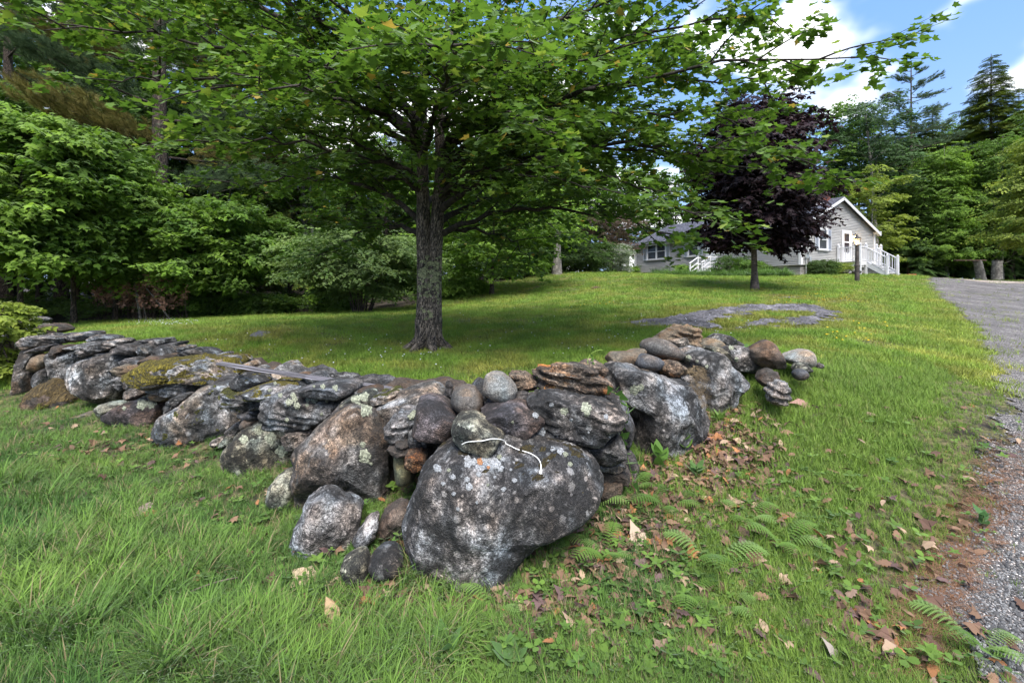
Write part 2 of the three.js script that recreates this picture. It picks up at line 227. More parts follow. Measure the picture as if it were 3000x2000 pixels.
{
  const rnd = rngOf(77), long = [], short = [], c = new THREE.Color();
  const kinds = { verge: [], floppy: [], thin: [], turf: [], turfB: [] };
  for (let k = 0; k < 210000; k++) {
    const d = 1.25 * Math.pow(36 / 1.25, rnd()), x = (rnd() * 2 - 1) * 1.2 * d, z = -d; if (d > 33 && x < 20) continue;
    const lawn = lawnSide(x, z), wood = d > 11 ? signed(WOODS, x, z) : -1; if (wood > 0.3) continue;
    if (inHouse(x, z)) continue;
    const drive = x > 1.2 ? driveIn(x, z) : -1; if (drive > -0.02 && rnd() < (drive > 0.25 ? 0.985 : 0.93)) continue;
    if (lawn && d > 6 && d < 19 && ledgeIn(x, z) > 0) continue;
    const patch = fbm2(x * 0.7 + 31, z * 0.7, 3), fine = fbm2(x * 3, z * 3, 2), y = H(x, z);
    const q = quat((rnd() - 0.5) * 0.25, rnd() * 6.283, (rnd() - 0.5) * 0.25);
    if (!lawn && d < 7 && x < 3.4 + d * 0.3) {
      const edge = x > 1.2 ? smooth(-drive, 0.05, 0.5) : 1; if (rnd() > 0.25 + 0.75 * edge) continue;
      // litter hollow right of the corner carries few blades
      const g = V(x, 0, z), hol = Math.exp(-(((x - 1.55) / 0.55) ** 2 + ((d - 3.35) / 0.55) ** 2)) + 0.6 * Math.exp(-(((x - 0.6) / 0.45) ** 2 + ((d - 2.35) / 0.3) ** 2)) + 0.6 * Math.exp(-(((x + 0.55) / 0.4) ** 2 + ((d - 2.15) / 0.22) ** 2)); if (rnd() < hol * 0.85) continue;
      if (fine < -0.12 && x < 1 && rnd() < 0.7) continue;
      const young = clamp(0.5 + patch, 0, 1); c.setRGB(lerp(0.06, 0.155, young), lerp(0.155, 0.27, young), lerp(0.022, 0.034, young)).multiplyScalar(0.5 + 0.75 * rnd()); if (rnd() < 0.08) c.setRGB(0.27, 0.22, 0.11);
      if (x > 0.9) c.lerp(rgb(0.18, 0.28, 0.03), 0.65);
      const left = x < -0.2, s = (left ? 0.85 : 0.75) * (0.6 + 0.7 * rnd()) * (edge < 0.9 ? 0.55 : 1) * (x < -0.6 ? lerp(0.5, 1.25, smooth(z - wallZ(x), 0.2, 1.9)) : 1);
      kinds[left && patch > -0.1 && rnd() < 0.6 ? 'floppy' : rnd() < 0.5 ? 'verge' : 'thin'].push([mat(V(x, y, z), q, V(s, s * (0.8 + 0.4 * rnd()), s)), c.clone()]);
    } else {
      const tall = lawn && d < 6.2 && x < 3 ? smooth(z - wallZ(x), -2.1, -0.7) : 0, thin = clamp(patch * 1.6 + 0.2 + 0.5 * fine, 0, 1), m = d > 6 && d < 19 ? ledgeIn(x, z) : -9; if (thin > 0.75 && rnd() < 0.55) continue; if (fbm2(x * 0.55 - 7, z * 0.8 + 3, 4) > 0.27 && rnd() < 0.8) continue;
      c.setRGB(0.165, 0.285, 0.026).lerp(rgb(0.34, 0.32, 0.055), thin * 0.85); if (m > -0.35) c.lerp(rgb(0.26, 0.23, 0.04), 0.6);
      if (drive > -1.6 && d < 20) c.lerp(rgb(0.3, 0.29, 0.04), 0.35 * smooth(drive + fine, -1.2, -0.1));
      c.multiplyScalar((0.74 + 0.5 * rnd()) * (1 + 0.5 * fbm2(x * 1.1 + 70, z * 1.1, 3)));
      const s = (1 + d / 22) * (0.75 + 0.5 * rnd());
      kinds[rnd() < 0.5 ? 'turf' : 'turfB'].push([mat(V(x, y, z), q, V(s, s * (1 + tall * 1.6) * (0.7 + 0.6 * rnd()) * (1 - 0.25 * thin), s)), c.clone()]);
    }
  }
  const r2 = rngOf(5), geos = { verge: bladeTuft(r2, 11, 0.12, 0.05, 0.0085, 1.1), floppy: bladeTuft(r2, 12, 0.21, 0.05, 0.007, 2.2, 5), thin: bladeTuft(r2, 13, 0.11, 0.07, 0.0045, 1.0), turf: bladeTuft(r2, 26, 0.058, 0.11, 0.005, 1.0, 2), turfB: bladeTuft(r2, 22, 0.07, 0.11, 0.006, 1.5, 2) };
  const lab = { verge: 'green roadside grass in front of the wall', floppy: 'long bent grass lying over the verge', thin: 'fine thin grass blades of the verge', turf: 'short mown lawn grass', turfB: 'coarser mown lawn grass' };
  for (const k in kinds) tag(many('grass', geos[k], M_grass, kinds[k], scene), lab[k], 'grass');
}
// ---------------------------------------------------------------- stones
// granite grain with mineral flecks; b: how blotched with dark film and pale crust
function graniteTex(seed, blotch, fleck, warm, band = 0, spot = 0) {
  return texture(768, (u, v) => {
    const g = tf(u, v, 130, 2, seed), g2 = tn(u * 330, v * 330, 330, seed + 5), m = 0.6 * tf(u, v, 7, 6, seed + 9) + 0.4 * tf(u, v, 40, 4, seed + 12), w = tf(u, v, 5, 4, seed + 17), q = band ? tf(u, v * 1, 6, 3, seed + 31) : 0;
    let s = 0.5 + fleck * 0.6 * (g - 0.5) + fleck * 0.55 * (g2 - 0.5);
    const dark = smooth(m, 0.58, 0.36), pale = smooth(m, 0.53, 0.66); s *= 1 - blotch * 0.5 * dark; s += blotch * 0.24 * pale * (0.3 + 1.2 * g);
    if (g2 > 0.86) s += 0.13; if (g2 < 0.12) s -= 0.1;
    if (band) s += 0.13 * Math.sin((v * 26 + q * 7) * 6.283) * band;
    if (spot) { const n = 15, x = u * n, y = v * n, ix = Math.floor(x), iy = Math.floor(y); let best = 9; for (let j = -1; j < 2; j++) for (let i = -1; i < 2; i++) { const a = (ix + i + n) % n, b = (iy + j + n) % n; if (hash(a, b, seed + 51) > spot) continue; const dx = ix + i + hash(a, b, seed + 52) - x, dy = iy + j + hash(a, b, seed + 53) - y, r = 0.07 + 0.24 * hash(a, b, seed + 54) ** 2; best = Math.min(best, Math.hypot(dx, dy) / r + 0.9 * (g - 0.5) + 0.5 * (m - 0.5)); } s = lerp(s, 0.78 + 0.4 * (g - 0.5), smooth(best, 1.1, 0.8) * 0.85); }
    const k = warm * smooth(w, 0.48, 0.66); return [s * (1 + 0.28 * k), s * (1 - 0.02 * k), s * (1 - 0.34 * k)];
  });
}
const TX = { gran: graniteTex(3, 0.8, 0.6, 0.35, 0, 0.12), blot: graniteTex(41, 1.15, 0.7, 0.1, 0, 0.4), clean: graniteTex(71, 0.35, 0.4, 0.3), rust: graniteTex(91, 0.9, 0.7, 1.2, 0.5), schist: graniteTex(121, 0.8, 0.5, 0.1, 0.45, 0.22) };
const T_sb = texture(768, (u, v) => { const s = 0.5 + 0.9 * (tf(u, v, 20, 6, 201) - 0.5) + 0.25 * (hash(Math.floor(u * 384), Math.floor(v * 384), 9) - 0.5); return [s, s, s]; }, false);
const sm = (tx, r, g, b, bump = 0.02, rough = 0.88) => new THREE.MeshStandardMaterial({ vertexColors: true, map: TX[tx], bumpMap: T_sb, bumpScale: bump, color: rgb(r * 0.52, g * 0.515, b * 0.51), roughness: rough });
const SM = {                                                       // colour of each kind of stone
  dark: sm('blot', 0.9, 0.9, 0.9), black: sm('schist', 0.66, 0.66, 0.69), grey: sm('gran', 1.5, 1.49, 1.48), pale: sm('blot', 1.5, 1.48, 1.45), green: sm('blot', 1.2, 1.24, 1.0), tan: sm('clean', 1.25, 1.02, 0.74, 0.012), rust: sm('rust', 0.85, 0.6, 0.4, 0.035), pink: sm('gran', 1.1, 0.98, 0.88, 0.028),
  brown: sm('clean', 0.78, 0.6, 0.47), schist: sm('schist', 1.5, 1.49, 1.5, 0.03), blue: sm('clean', 0.62, 0.66, 0.74, 0.008, 0.75), egg: sm('clean', 0.8, 0.85, 0.5, 0.006), cobble: sm('clean', 1.0, 0.86, 0.74, 0.006, 0.8), whit: sm('clean', 1.9, 1.86, 1.7, 0.008), quartz: sm('rust', 1.3, 1.0, 0.75, 0.04), corner: sm('blot', 0.92, 0.9, 0.89, 0.028), purple: sm('gran', 0.62, 0.53, 0.55),
};
const L0 = V(-1.2, 0, -3.32), LN = V(-0.485, 0, 0.874), R0 = V(0.95, 0, -3.2), RN = V(0.575, 0, 0.818), CAM = V(0, EYE, 0);
const ZOOM = { A: [0, 900, 3.136], B: [600, 950, 3.136], C: [1100, 950, 3.136], D: [1700, 900, 3.136], E: [800, 1300, 2.138], F: [0, 0, 1] };
const rayP = (px, py) => V((px - CX) / F, -(py - CY) / F, -1);
function hitPlane(px, py, n, k) { const d = rayP(px, py); return CAM.clone().addScaledVector(d, (k - n.dot(CAM)) / n.dot(d)); }
let stoneSeed = 0;
// face 'L' / 'R': off = metres behind that arm's face; 'C': off = depth from the camera. T: half thickness. opts: block 0..1 (squareness), rough, layer, seg
function stoneGeo(zoom, face, off, T, pts, o = {}) {
  const [zx, zy, zs] = ZOOM[zoom], P2 = pts.map(([u, v]) => [zx + u / zs, zy + v / zs]);
  const mx = P2.reduce((s, p) => s + p[0], 0) / P2.length, my = P2.reduce((s, p) => s + p[1], 0) / P2.length;
  let n, c;
  if (face === 'C') { n = V(0, 0, 1); c = P(mx, my, off); n = n.lerp(CAM.clone().sub(c).setY(0).normalize(), 0.5).normalize(); } else {
    const N = face === 'L' ? LN : RN, O = face === 'L' ? L0 : R0; c = hitPlane(mx, my, N, N.dot(O) - off);
    n = N.clone().lerp(CAM.clone().sub(c).setY(0).normalize(), face === 'L' ? 0.55 : 0.4).normalize();
  }
  const up = V(0, 1, 0), U = up.clone().cross(n).normalize(), k = n.dot(c);
  const flat = P2.map(([x, y]) => { const p = hitPlane(x, y, n, k).sub(c); return V(p.dot(U), p.y, 0); });
  if (flat.reduce((s, p, i) => { const q = flat[(i + 1) % flat.length]; return s + p.x * q.y - q.x * p.y; }, 0) < 0) flat.reverse();
  const w = Math.max(...flat.map((p) => p.x)) - Math.min(...flat.map((p) => p.x)), h = Math.max(...flat.map((p) => p.y)) - Math.min(...flat.map((p) => p.y)), size = Math.sqrt(w * h), sd = (stoneSeed += 13.7);
  const big = o.seg ?? clamp(Math.round(size * 110), 26, 96), nt = big * 2, nf = Math.round(big * 0.9), curve = new THREE.CatmullRomCurve3(flat, true, 'catmullrom', o.block > 0.6 ? 0.12 : 0.42), B = curve.getSpacedPoints(nt).slice(0, nt);
  // split faces: a few planes shave the rounded body flat
  const cuts = []; if ((o.rough ?? 1) >= 0.6) { const cr = rngOf(Math.round(sd * 10)); for (let i = 0; i < 9; i++) { const a = cr() * 6.283, e = cr() * 1.9 - 0.55, nx = Math.cos(a) * Math.cos(e), ny = Math.sin(a) * Math.cos(e), nz = Math.sin(e), ext = Math.max(...flat.map((q) => q.x * nx + q.y * ny)) * Math.cos(e) + Math.abs(nz) * T * 0.9; cuts.push([nx, ny, nz, ext * ((o.cut ?? 0.77) + 0.18 * cr())]); } }
  const p = [], block = o.block ?? 0.4, es = lerp(1, 0.42, block), ec = lerp(1, 0.5, block), rough = (o.rough ?? 1), lay = o.layer ?? 0;
  for (let i = 0; i <= nf; i++) {
    const f = i / nf * Math.PI, s = Math.pow(Math.abs(Math.sin(f)), es), cc = Math.sign(Math.cos(f)) * Math.pow(Math.abs(Math.cos(f)), ec);
    for (let j = 0; j <= nt; j++) {
      const b = B[j % nt]; let x = b.x * s, y = b.y * s, z = cc * T; for (const [nx, ny, nz, hh] of cuts) { const e = x * nx + y * ny + z * nz - hh; if (e > 0) { x -= nx * e * 0.88; y -= ny * e * 0.88; z -= nz * e * 0.88; } } const dir = V(b.x * s, b.y * s, z).normalize();
      const f1 = 1 / Math.max(size, 0.12), wv = fbm3(x * f1 * 1.6 + sd, y * f1 * 1.6, z * f1 * 1.6, 3) * size * 0.085 * rough, cr = Math.abs(N3(x * 9 + sd, y * 9, z * 9)), fn = (fbm3(x * 22 + sd, y * 22, z * 22, 3) * 0.007 - Math.max(0, 0.12 - cr) * 0.05) * rough;
      const dl = lay ? lay * (Math.floor((y + 0.25 * x + 0.02 * N3(x * 5, y * 5, sd)) / 0.028) % 2 ? 1 : -1) * 0.007 * (1 + N3(x * 4, y * 12, sd)) : 0, g = wv + fn + dl;
      p.push(x + dir.x * g, y + dir.y * g, z + dir.z * g);
    }
  }
  const idx = [], st = nt + 1; for (let i = 0; i < nf; i++) for (let j = 0; j < nt; j++) { const a = i * st + j, b = a + st; if (i > 0) idx.push(a, b, a + 1); if (i < nf - 1) idx.push(a + 1, b, b + 1); }
  let g = new THREE.BufferGeometry(); g.setAttribute('position', new THREE.Float32BufferAttribute(p, 3)); g.setIndex(idx); g.computeVertexNormals();
  { // the seam column shares its normals
    const nm = g.attributes.normal; for (let i = 0; i <= nf; i++) { const a = i * st, b = a + nt, x = nm.getX(a) + nm.getX(b), y = nm.getY(a) + nm.getY(b), z = nm.getZ(a) + nm.getZ(b), l = Math.hypot(x, y, z) || 1; nm.setXYZ(a, x / l, y / l, z / l); nm.setXYZ(b, x / l, y / l, z / l); }
  }
  const R = new THREE.Matrix4().makeBasis(U, up, n); g.applyMatrix4(R); g = g.toNonIndexed();
  const ps = g.attributes.position, nr = g.attributes.normal, uv = new Float32Array(ps.count * 2), sc = o.uv ?? 0.75 + 0.7 * hash(stoneSeed | 0, 5, 1), ox = hash(stoneSeed | 0, 1, 1), oy = hash(stoneSeed | 0, 2, 1);
  for (let t = 0; t < ps.count; t += 3) {
    const a = Math.abs(nr.getX(t) + nr.getX(t + 1) + nr.getX(t + 2)), b = Math.abs(nr.getY(t) + nr.getY(t + 1) + nr.getY(t + 2)), e = Math.abs(nr.getZ(t) + nr.getZ(t + 1) + nr.getZ(t + 2));
    for (let v = t; v < t + 3; v++) { const x = ps.getX(v), y = ps.getY(v), z = ps.getZ(v); let s, r; if (b > a && b > e) { s = x; r = z; } else if (a > e) { s = z; r = y; } else { s = x; r = y; } uv[v * 2] = s / sc + ox; uv[v * 2 + 1] = r / sc + oy; }
  }
  const vc = new Float32Array(ps.count * 3), film = o.film ?? 0.7;   // weathering film: dark patches with their own outline, fresher stone between
  for (let v = 0; v < ps.count; v++) { const x = ps.getX(v), y = ps.getY(v), z = ps.getZ(v), a = fbm3(x * 2.6 + sd, y * 2.0, z * 2.6, 3) + 0.45 * fbm3(x * 13, y * 13 + sd, z * 13, 3), b = fbm3(x * 1.9 - sd, y * 1.9, z * 1.9, 2), e = fbm3(x * 5 + sd, y * 3, z * 5 - sd, 3), k = lerp(1, 0.4, film * smooth(a, -0.12, 0.16)) * lerp(1, 1.35, 0.6 * smooth(a, -0.2, -0.4)); vc[v * 3] = k * (1 + 0.22 * clamp(b + e, -0.6, 0.8)); vc[v * 3 + 1] = k * (1 + 0.02 * b); vc[v * 3 + 2] = k * (1 - 0.16 * clamp(b + e, -0.6, 0.8)); }
  g.setAttribute('color', new THREE.BufferAttribute(vc, 3));
  g.setAttribute('uv', new THREE.BufferAttribute(uv, 2)); return { g, c, n, U, T, size };
}
const wall = thing('stone_wall', 'long dry stone wall of lichened boulders and slabs turning a corner', 'wall', [-0.1, H(-0.1, -2.7), -2.7]);
const stoneMeshes = {};
function wallStone(id, kind, face, off, T, pts, o = {}) {
  if (o.film === undefined && ['quartz', 'whit', 'cobble', 'tan', 'egg', 'blue', 'rust'].includes(kind)) o.film = 0.25;
  const s = stoneGeo(id[0], face, off, T, pts, o), m = part(o.name ?? 'stone', s.g, SM[kind], o.loose ? scene : wall, o.label);
  m.position.copy(s.c).sub(o.loose ? V(0, 0, 0) : wall.position); m.updateMatrixWorld(true); wall.updateMatrixWorld(true); stoneMeshes[id] = { m, ...s };
  if (o.loose) tag(m, o.loose, 'stone');
  return m;
}
const W_ = wallStone;
// left arm, far end
W_('A1', 'pink', 'L', 0.2, 0.25, [[215, 400], [290, 390], [335, 420], [305, 560], [335, 600], [330, 790], [270, 850], [170, 840], [180, 700], [200, 520]], { block: 0.5, label: 'tall upright reddish stone at the far end of the wall' });
W_('A2', 'tan', 'L', 0.3, 0.2, [[350, 440], [440, 430], [490, 470], [440, 560], [370, 590], [300, 570], [310, 500]], { block: 0.6 });
W_('A3', 'grey', 'L', 0.3, 0.2, [[325, 650], [370, 580], [480, 550], [510, 650], [440, 700], [380, 750], [330, 720]]);
W_('A4', 'dark', 'L', 0.25, 0.26, [[500, 410], [590, 390], [780, 420], [770, 520], [710, 620], [655, 710], [600, 670], [530, 620], [470, 460]], { block: 0.55 });
W_('A5', 'pale', 'L', 0.28, 0.36, [[720, 520], [830, 470], [1000, 430], [1240, 420], [1290, 480], [1160, 530], [1200, 650], [1175, 780], [1090, 860], [900, 855], [720, 800], [650, 720], [690, 600]], { block: 0.45, label: 'large pale grey granite boulder in the left arm of the wall' });
W_('A6', 'brown', 'L', 0.12, 0.3, [[300, 800], [430, 690], [560, 655], [660, 740], [820, 810], [840, 930], [720, 980], [480, 1010], [330, 1000], [230, 910]], { label: 'low moss covered stone at the foot of the wall' });
W_('A7', 'pale', 'L', 0.35, 0.2, [[70, 510], [180, 500], [210, 600], [190, 700], [70, 640]]);
W_('A7b', 'pale', 'L', 0.4, 0.25, [[-60, 525], [60, 510], [85, 570], [50, 630], [-60, 620]]);
W_('A8', 'black', 'L', 0.35, 0.2, [[100, 405], [190, 410], [210, 490], [150, 510], [105, 470]]);
W_('A9', 'tan', 'L', 0.35, 0.22, [[85, 350], [130, 300], [230, 290], [255, 340], [215, 405], [130, 395]]);
W_('A9b', 'grey', 'L', 0.5, 0.3, [[-80, 430], [0, 400], [100, 400], [110, 480], [60, 520], [-80, 520]]);
for (const [id, k, off, T, pts] of [
  ['A10', 'schist', 0.35, 0.3, [[215, 310], [300, 265], [560, 268], [585, 300], [540, 345], [240, 355]]], ['A11', 'black', 0.2, 0.22, [[280, 402], [420, 350], [525, 345], [500, 392], [320, 418]]],
  ['A12', 'brown', 0.35, 0.2, [[215, 365], [420, 345], [400, 380], [250, 400]]], ['A13', 'brown', 0.18, 0.2, [[510, 390], [530, 350], [655, 345], [640, 400], [590, 395], [580, 475], [515, 482]]],
  ['A14', 'schist', 0.3, 0.25, [[640, 370], [830, 318], [905, 330], [800, 374], [660, 384]]], ['A15', 'schist', 0.32, 0.3, [[760, 402], [850, 340], [1100, 288], [1222, 300], [1160, 355], [900, 425], [800, 445]]],
  ['A16', 'black', 0.4, 0.25, [[1060, 392], [1180, 330], [1300, 370], [1290, 425], [1100, 415]]], ['A17', 'grey', 0.35, 0.16, [[1285, 380], [1340, 333], [1405, 400], [1385, 445], [1310, 425]]],
  ['A18', 'dark', 0.5, 0.2, [[1420, 402], [1500, 340], [1580, 370], [1625, 420], [1560, 445], [1430, 445]]], ['A19', 'dark', 0.75, 0.28, [[1230, 312], [1400, 288], [1550, 285], [1565, 330], [1450, 375], [1350, 345]]],
  ['A20', 'black', 0.85, 0.22, [[1500, 345], [1670, 310], [1665, 350], [1600, 372]]], ['A21', 'grey', 0.7, 0.2, [[1590, 390], [1650, 350], [1755, 353], [1740, 392], [1660, 412]]],
  ['A22', 'dark', 0.7, 0.28, [[1670, 420], [1760, 380], [1880, 373], [2005, 430], [1900, 465], [1760, 465]]], ['A23', 'pale', 0.8, 0.16, [[1950, 450], [2080, 408], [2115, 430], [2060, 465]]],
  ['A24', 'grey', 0.8, 0.3, [[590, 280], [740, 230], [880, 218], [915, 260], [800, 305], [680, 315]]], ['A25', 'grey', 0.9, 0.25, [[830, 300], [900, 250], [1060, 258], [1095, 290], [960, 315]]],
  ['A26', 'pale', 0.55, 0.2, [[400, 290], [480, 233], [540, 258], [565, 292]]], ['A27', 'black', 0.65, 0.22, [[550, 262], [600, 238], [740, 235], [650, 282]]],
  ['A28', 'grey', 0.6, 0.3, [[130, 282], [200, 218], [380, 218], [435, 260], [300, 294], [190, 304]]], ['A29', 'brown', 0.9, 0.35, [[330, 212], [480, 150], [560, 158], [615, 210], [500, 245], [400, 240]]],
  ['A30', 'green', 1.0, 0.25, [[270, 165], [360, 148], [485, 160], [390, 205], [300, 205]]], ['A31', 'schist', 0.8, 0.3, [[60, 265], [200, 190], [345, 180], [335, 220], [190, 255], [100, 295]]],
  ['A32', 'dark', 1.2, 0.25, [[255, 112], [350, 83], [435, 110], [400, 145], [300, 145]]], ['A33', 'grey', 1.1, 0.35, [[-40, 155], [150, 140], [250, 118], [305, 150], [220, 185], [80, 195], [-40, 188]]],
  ['A33b', 'schist', 0.55, 0.3, [[20, 340], [150, 262], [235, 282], [120, 325], [60, 380]]], ['A33c', 'grey', 0.8, 0.3, [[-60, 260], [60, 230], [130, 240], [60, 300], [-60, 330]]],
  ['A34', 'brown', 0.4, 0.26, [[1320, 495], [1420, 440], [1580, 428], [1592, 460], [1480, 505], [1370, 518]]], ['A35', 'black', 0.3, 0.2, [[1145, 482], [1240, 460], [1335, 500], [1305, 555], [1220, 555], [1160, 515]]],
  ['A36', 'tan', 0.2, 0.2, [[1070, 548], [1150, 513], [1260, 538], [1305, 582], [1230, 636], [1090, 606]]],
]) W_(id, k, 'L', off, T, pts, { block: 0.5, layer: k === 'schist' ? 1 : 0.5 });
W_('A37', 'grey', 'L', 0.42, 0.42, [[1230, 615], [1330, 540], [1500, 488], [1900, 458], [2200, 448], [2290, 480], [2280, 560], [2190, 660], [2080, 690], [1850, 660], [1650, 690], [1500, 725], [1350, 715], [1250, 685]], { block: 0.6, layer: 0.4, label: 'wide flat slab cushioned with golden green moss' });
W_('A38', 'schist', 'L', 0.3, 0.3, [[1370, 722], [1600, 690], [1700, 650], [1835, 690], [1815, 765], [1700, 798], [1580, 788], [1450, 756]], { block: 0.5, layer: 1 });
W_('A39', 'pink', 'L', 0.2, 0.15, [[1170, 795], [1200, 742], [1290, 738], [1335, 790], [1250, 848], [1180, 838]], { block: 0.7 });
W_('A40', 'tan', 'L', 0.22, 0.18, [[1405, 795], [1480, 762], [1615, 800], [1560, 848], [1430, 838]]);
W_('A41', 'schist', 'L', 0.25, 0.18, [[1085, 640], [1140, 618], [1195, 680], [1175, 750], [1115, 725]], { block: 0.7, layer: 1 });
W_('A41b', 'grey', 'L', 0.3, 0.15, [[1170, 680], [1230, 670], [1340, 720], [1300, 740], [1180, 735]], { block: 0.7 });
W_('A42', 'green', 'L', 0.1, 0.2, [[930, 890], [1110, 868], [1160, 900], [1070, 950], [1000, 1000], [930, 970]]);
W_('A43', 'purple', 'L', 0.12, 0.3, [[1010, 970], [1150, 880], [1280, 848], [1430, 838], [1545, 870], [1545, 950], [1510, 1100], [1380, 1120], [1200, 1090], [1030, 1030]], { block: 0.5, label: 'low purplish stone with two big pale lichen rings' });
W_('A44', 'dark', 'L', 0.05, 0.15, [[1535, 895], [1620, 818], [1725, 787], [1745, 820], [1660, 905], [1555, 958]], { block: 0.6, layer: 1 });
W_('A45', 'grey', 'L', 0.2, 0.42, [[1810, 800], [1900, 730], [2000, 698], [2140, 690], [2210, 800], [2280, 1000], [2210, 1140], [2100, 1260], [1950, 1300], [1700, 1290], [1500, 1240], [1455, 1160], [1500, 1030], [1600, 930], [1740, 850]], { label: 'broad rounded grey boulder low in the left arm' });
W_('A47', 'tan', 'L', 0.0, 0.15, [[730, 990], [850, 955], [905, 1000], [860, 1050], [760, 1050]]);
// left arm, near end
for (const [id, k, off, T, pts, o] of [
  ['B1', 'dark', 0.2, 0.22, [[285, 490], [370, 443], [480, 458], [580, 510], [535, 565], [420, 606], [330, 586], [285, 535]]], ['B2', 'schist', 0.12, 0.28, [[352, 622], [520, 560], [660, 528], [875, 543], [880, 595], [700, 628], [600, 676], [530, 655]], { layer: 1, block: 0.55 }],
  ['B3', 'schist', 0.1, 0.22, [[182, 622], [270, 588], [400, 638], [540, 690], [455, 768], [360, 776], [230, 696]], { layer: 1.4, block: 0.6 }], ['B4', 'black', 0.1, 0.16, [[445, 752], [560, 688], [615, 688], [605, 745], [480, 770]], { layer: 1, block: 0.6 }],
  ['B5', 'black', 0.15, 0.2, [[345, 803], [480, 763], [615, 738], [618, 815], [520, 858], [420, 846]], { layer: 1, block: 0.5 }], ['B6', 'dark', 0.12, 0.34, [[605, 690], [650, 640], [880, 588], [1040, 628], [1290, 668], [1300, 730], [1200, 838], [1080, 908], [970, 950], [780, 938], [640, 906], [610, 835]], { layer: 0.8, block: 0.55, label: 'dark layered slab dotted with pale lichen' }],
  ['B7', 'black', 0.16, 0.3, [[925, 572], [1040, 538], [1280, 528], [1395, 558], [1396, 612], [1290, 655], [1100, 650], [960, 614]], { block: 0.55, label: 'black flat slab lying near the weathered board' }], ['B8', 'dark', 0.3, 0.15, [[866, 542], [920, 492], [995, 540], [965, 576], [900, 596]], {}],
  ['B9', 'black', 0.85, 0.16, [[965, 462], [1040, 423], [1110, 428], [1165, 490], [1090, 520], [990, 510]], { rough: 0.4 }], ['B10', 'brown', 0.7, 0.14, [[838, 457], [930, 438], [955, 470], [870, 480]], {}],
  ['B11', 'grey', 0.7, 0.15, [[335, 382], [440, 333], [480, 370], [445, 402]], {}], ['B12', 'dark', 0.75, 0.15, [[265, 362], [330, 318], [385, 325], [375, 376]], {}], ['B13', 'grey', 0.8, 0.1, [[486, 392], [530, 373], [580, 402], [540, 412]], {}],
  ['B15', 'brown', 0.35, 0.16, [[1425, 592], [1540, 566], [1635, 600], [1600, 636], [1480, 636]], {}], ['B16', 'grey', 0.25, 0.2, [[1535, 652], [1700, 608], [1785, 625], [1745, 686], [1600, 726], [1548, 695]], { layer: 1 }],
  ['B17', 'green', 0.12, 0.2, [[1280, 703], [1400, 638], [1500, 613], [1565, 670], [1572, 735], [1480, 752], [1320, 742]], {}], ['B18', 'cobble', 0.05, 0.11, [[342, 912], [380, 858], [440, 848], [495, 870], [474, 915], [400, 955], [347, 955]], { rough: 0.3 }],
  ['B19', 'grey', 0.15, 0.15, [[225, 955], [340, 878], [366, 955], [300, 1008], [225, 996]], {}], ['B20', 'green', 0.1, 0.15, [[155, 1098], [230, 998], [325, 1010], [285, 1090], [200, 1120]], {}], ['B20b', 'pale', 0.05, 0.12, [[80, 1060], [150, 1035], [180, 1070], [140, 1110], [90, 1110]], {}],
  ['B21', 'green', 0.15, 0.4, [[245, 1140], [330, 1010], [430, 928], [560, 858], [640, 898], [780, 938], [900, 998], [970, 1060], [920, 1200], [880, 1370], [620, 1450], [420, 1410], [265, 1290]], { label: 'rounded boulder washed pale green with lichen' }],
  ['B22', 'pink', 0.0, 0.16, [[745, 1002], [850, 948], [985, 958], [988, 1015], [905, 1118], [800, 1138], [765, 1064]], { block: 0.6, rough: 1.4 }],
]) W_(id, k, 'L', off, T, pts, o);
W_('B23', 'pink', 'C', 3.3, 0.42, [[1310, 740], [1430, 678], [1540, 740], [1640, 860], [1695, 1000], [1728, 1200], [1760, 1400], [1750, 1570], [1600, 1680], [1300, 1720], [900, 1680], [825, 1450], [855, 1250], [895, 1100], [985, 990], [1150, 860]], { block: 0.45, label: 'tall triangular boulder of speckled brown granite beside the corner' });
W_('B25', 'grey', 'C', 3.45, 0.3, [[1580, 745], [1750, 648], [1930, 578], [2085, 542], [2185, 590], [2210, 690], [1995, 760], [1850, 830], [1690, 1000], [1640, 860]], { block: 0.4, label: 'pale sloping granite slab behind the triangular boulder' });
W_('B26', 'black', 'C', 3.25, 0.06, [[2208, 560], [2240, 528], [2278, 570], [2270, 720], [2212, 720]], { block: 0.7, layer: 1 });
W_('B27', 'purple', 'C', 2.95, 0.26, [[1965, 692], [2060, 658], [2200, 700], [2345, 830], [2280, 960], [2255, 1015], [2130, 1026], [1980, 996], [1915, 952], [1936, 870]], { block: 0.85, rough: 0.5, label: 'flat faced dark angular block near the top of the corner' });
W_('B28', 'schist', 'C', 3.05, 0.2, [[1665, 935], [1790, 798], [1890, 778], [1960, 800], [1940, 895], [1835, 1050], [1740, 1080], [1685, 1036]], { block: 0.6, layer: 1 });
W_('B29', 'dark', 'C', 2.95, 0.14, [[1865, 1000], [1920, 936], [2030, 985], [2066, 1050], [2046, 1138], [1980, 1178], [1885, 1126]], { block: 0.4 });
W_('B29b', 'black', 'C', 3.2, 0.2, [[2020, 1000], [2260, 1000], [2280, 1060], [2180, 1130], [2040, 1230], [1980, 1150]], { block: 0.5 });
W_('B29c', 'black', 'C', 3.3, 0.2, [[1680, 1020], [1890, 960], [1910, 1100], [1840, 1180], [1700, 1160]], { block: 0.5 });
W_('B30', 'brown', 'C', 2.92, 0.12, [[1695, 1132], [1800, 1062], [1865, 1073], [1940, 1142], [1880, 1172], [1750, 1178]], { block: 0.6, layer: 1 });
W_('B31', 'rust', 'C', 2.78, 0.1, [[1835, 1242], [1870, 1176], [1990, 1150], [2048, 1200], [2026, 1296], [1940, 1336], [1846, 1296]], { block: 0.85, label: 'small square ochre stone wedged above the green cobble' });
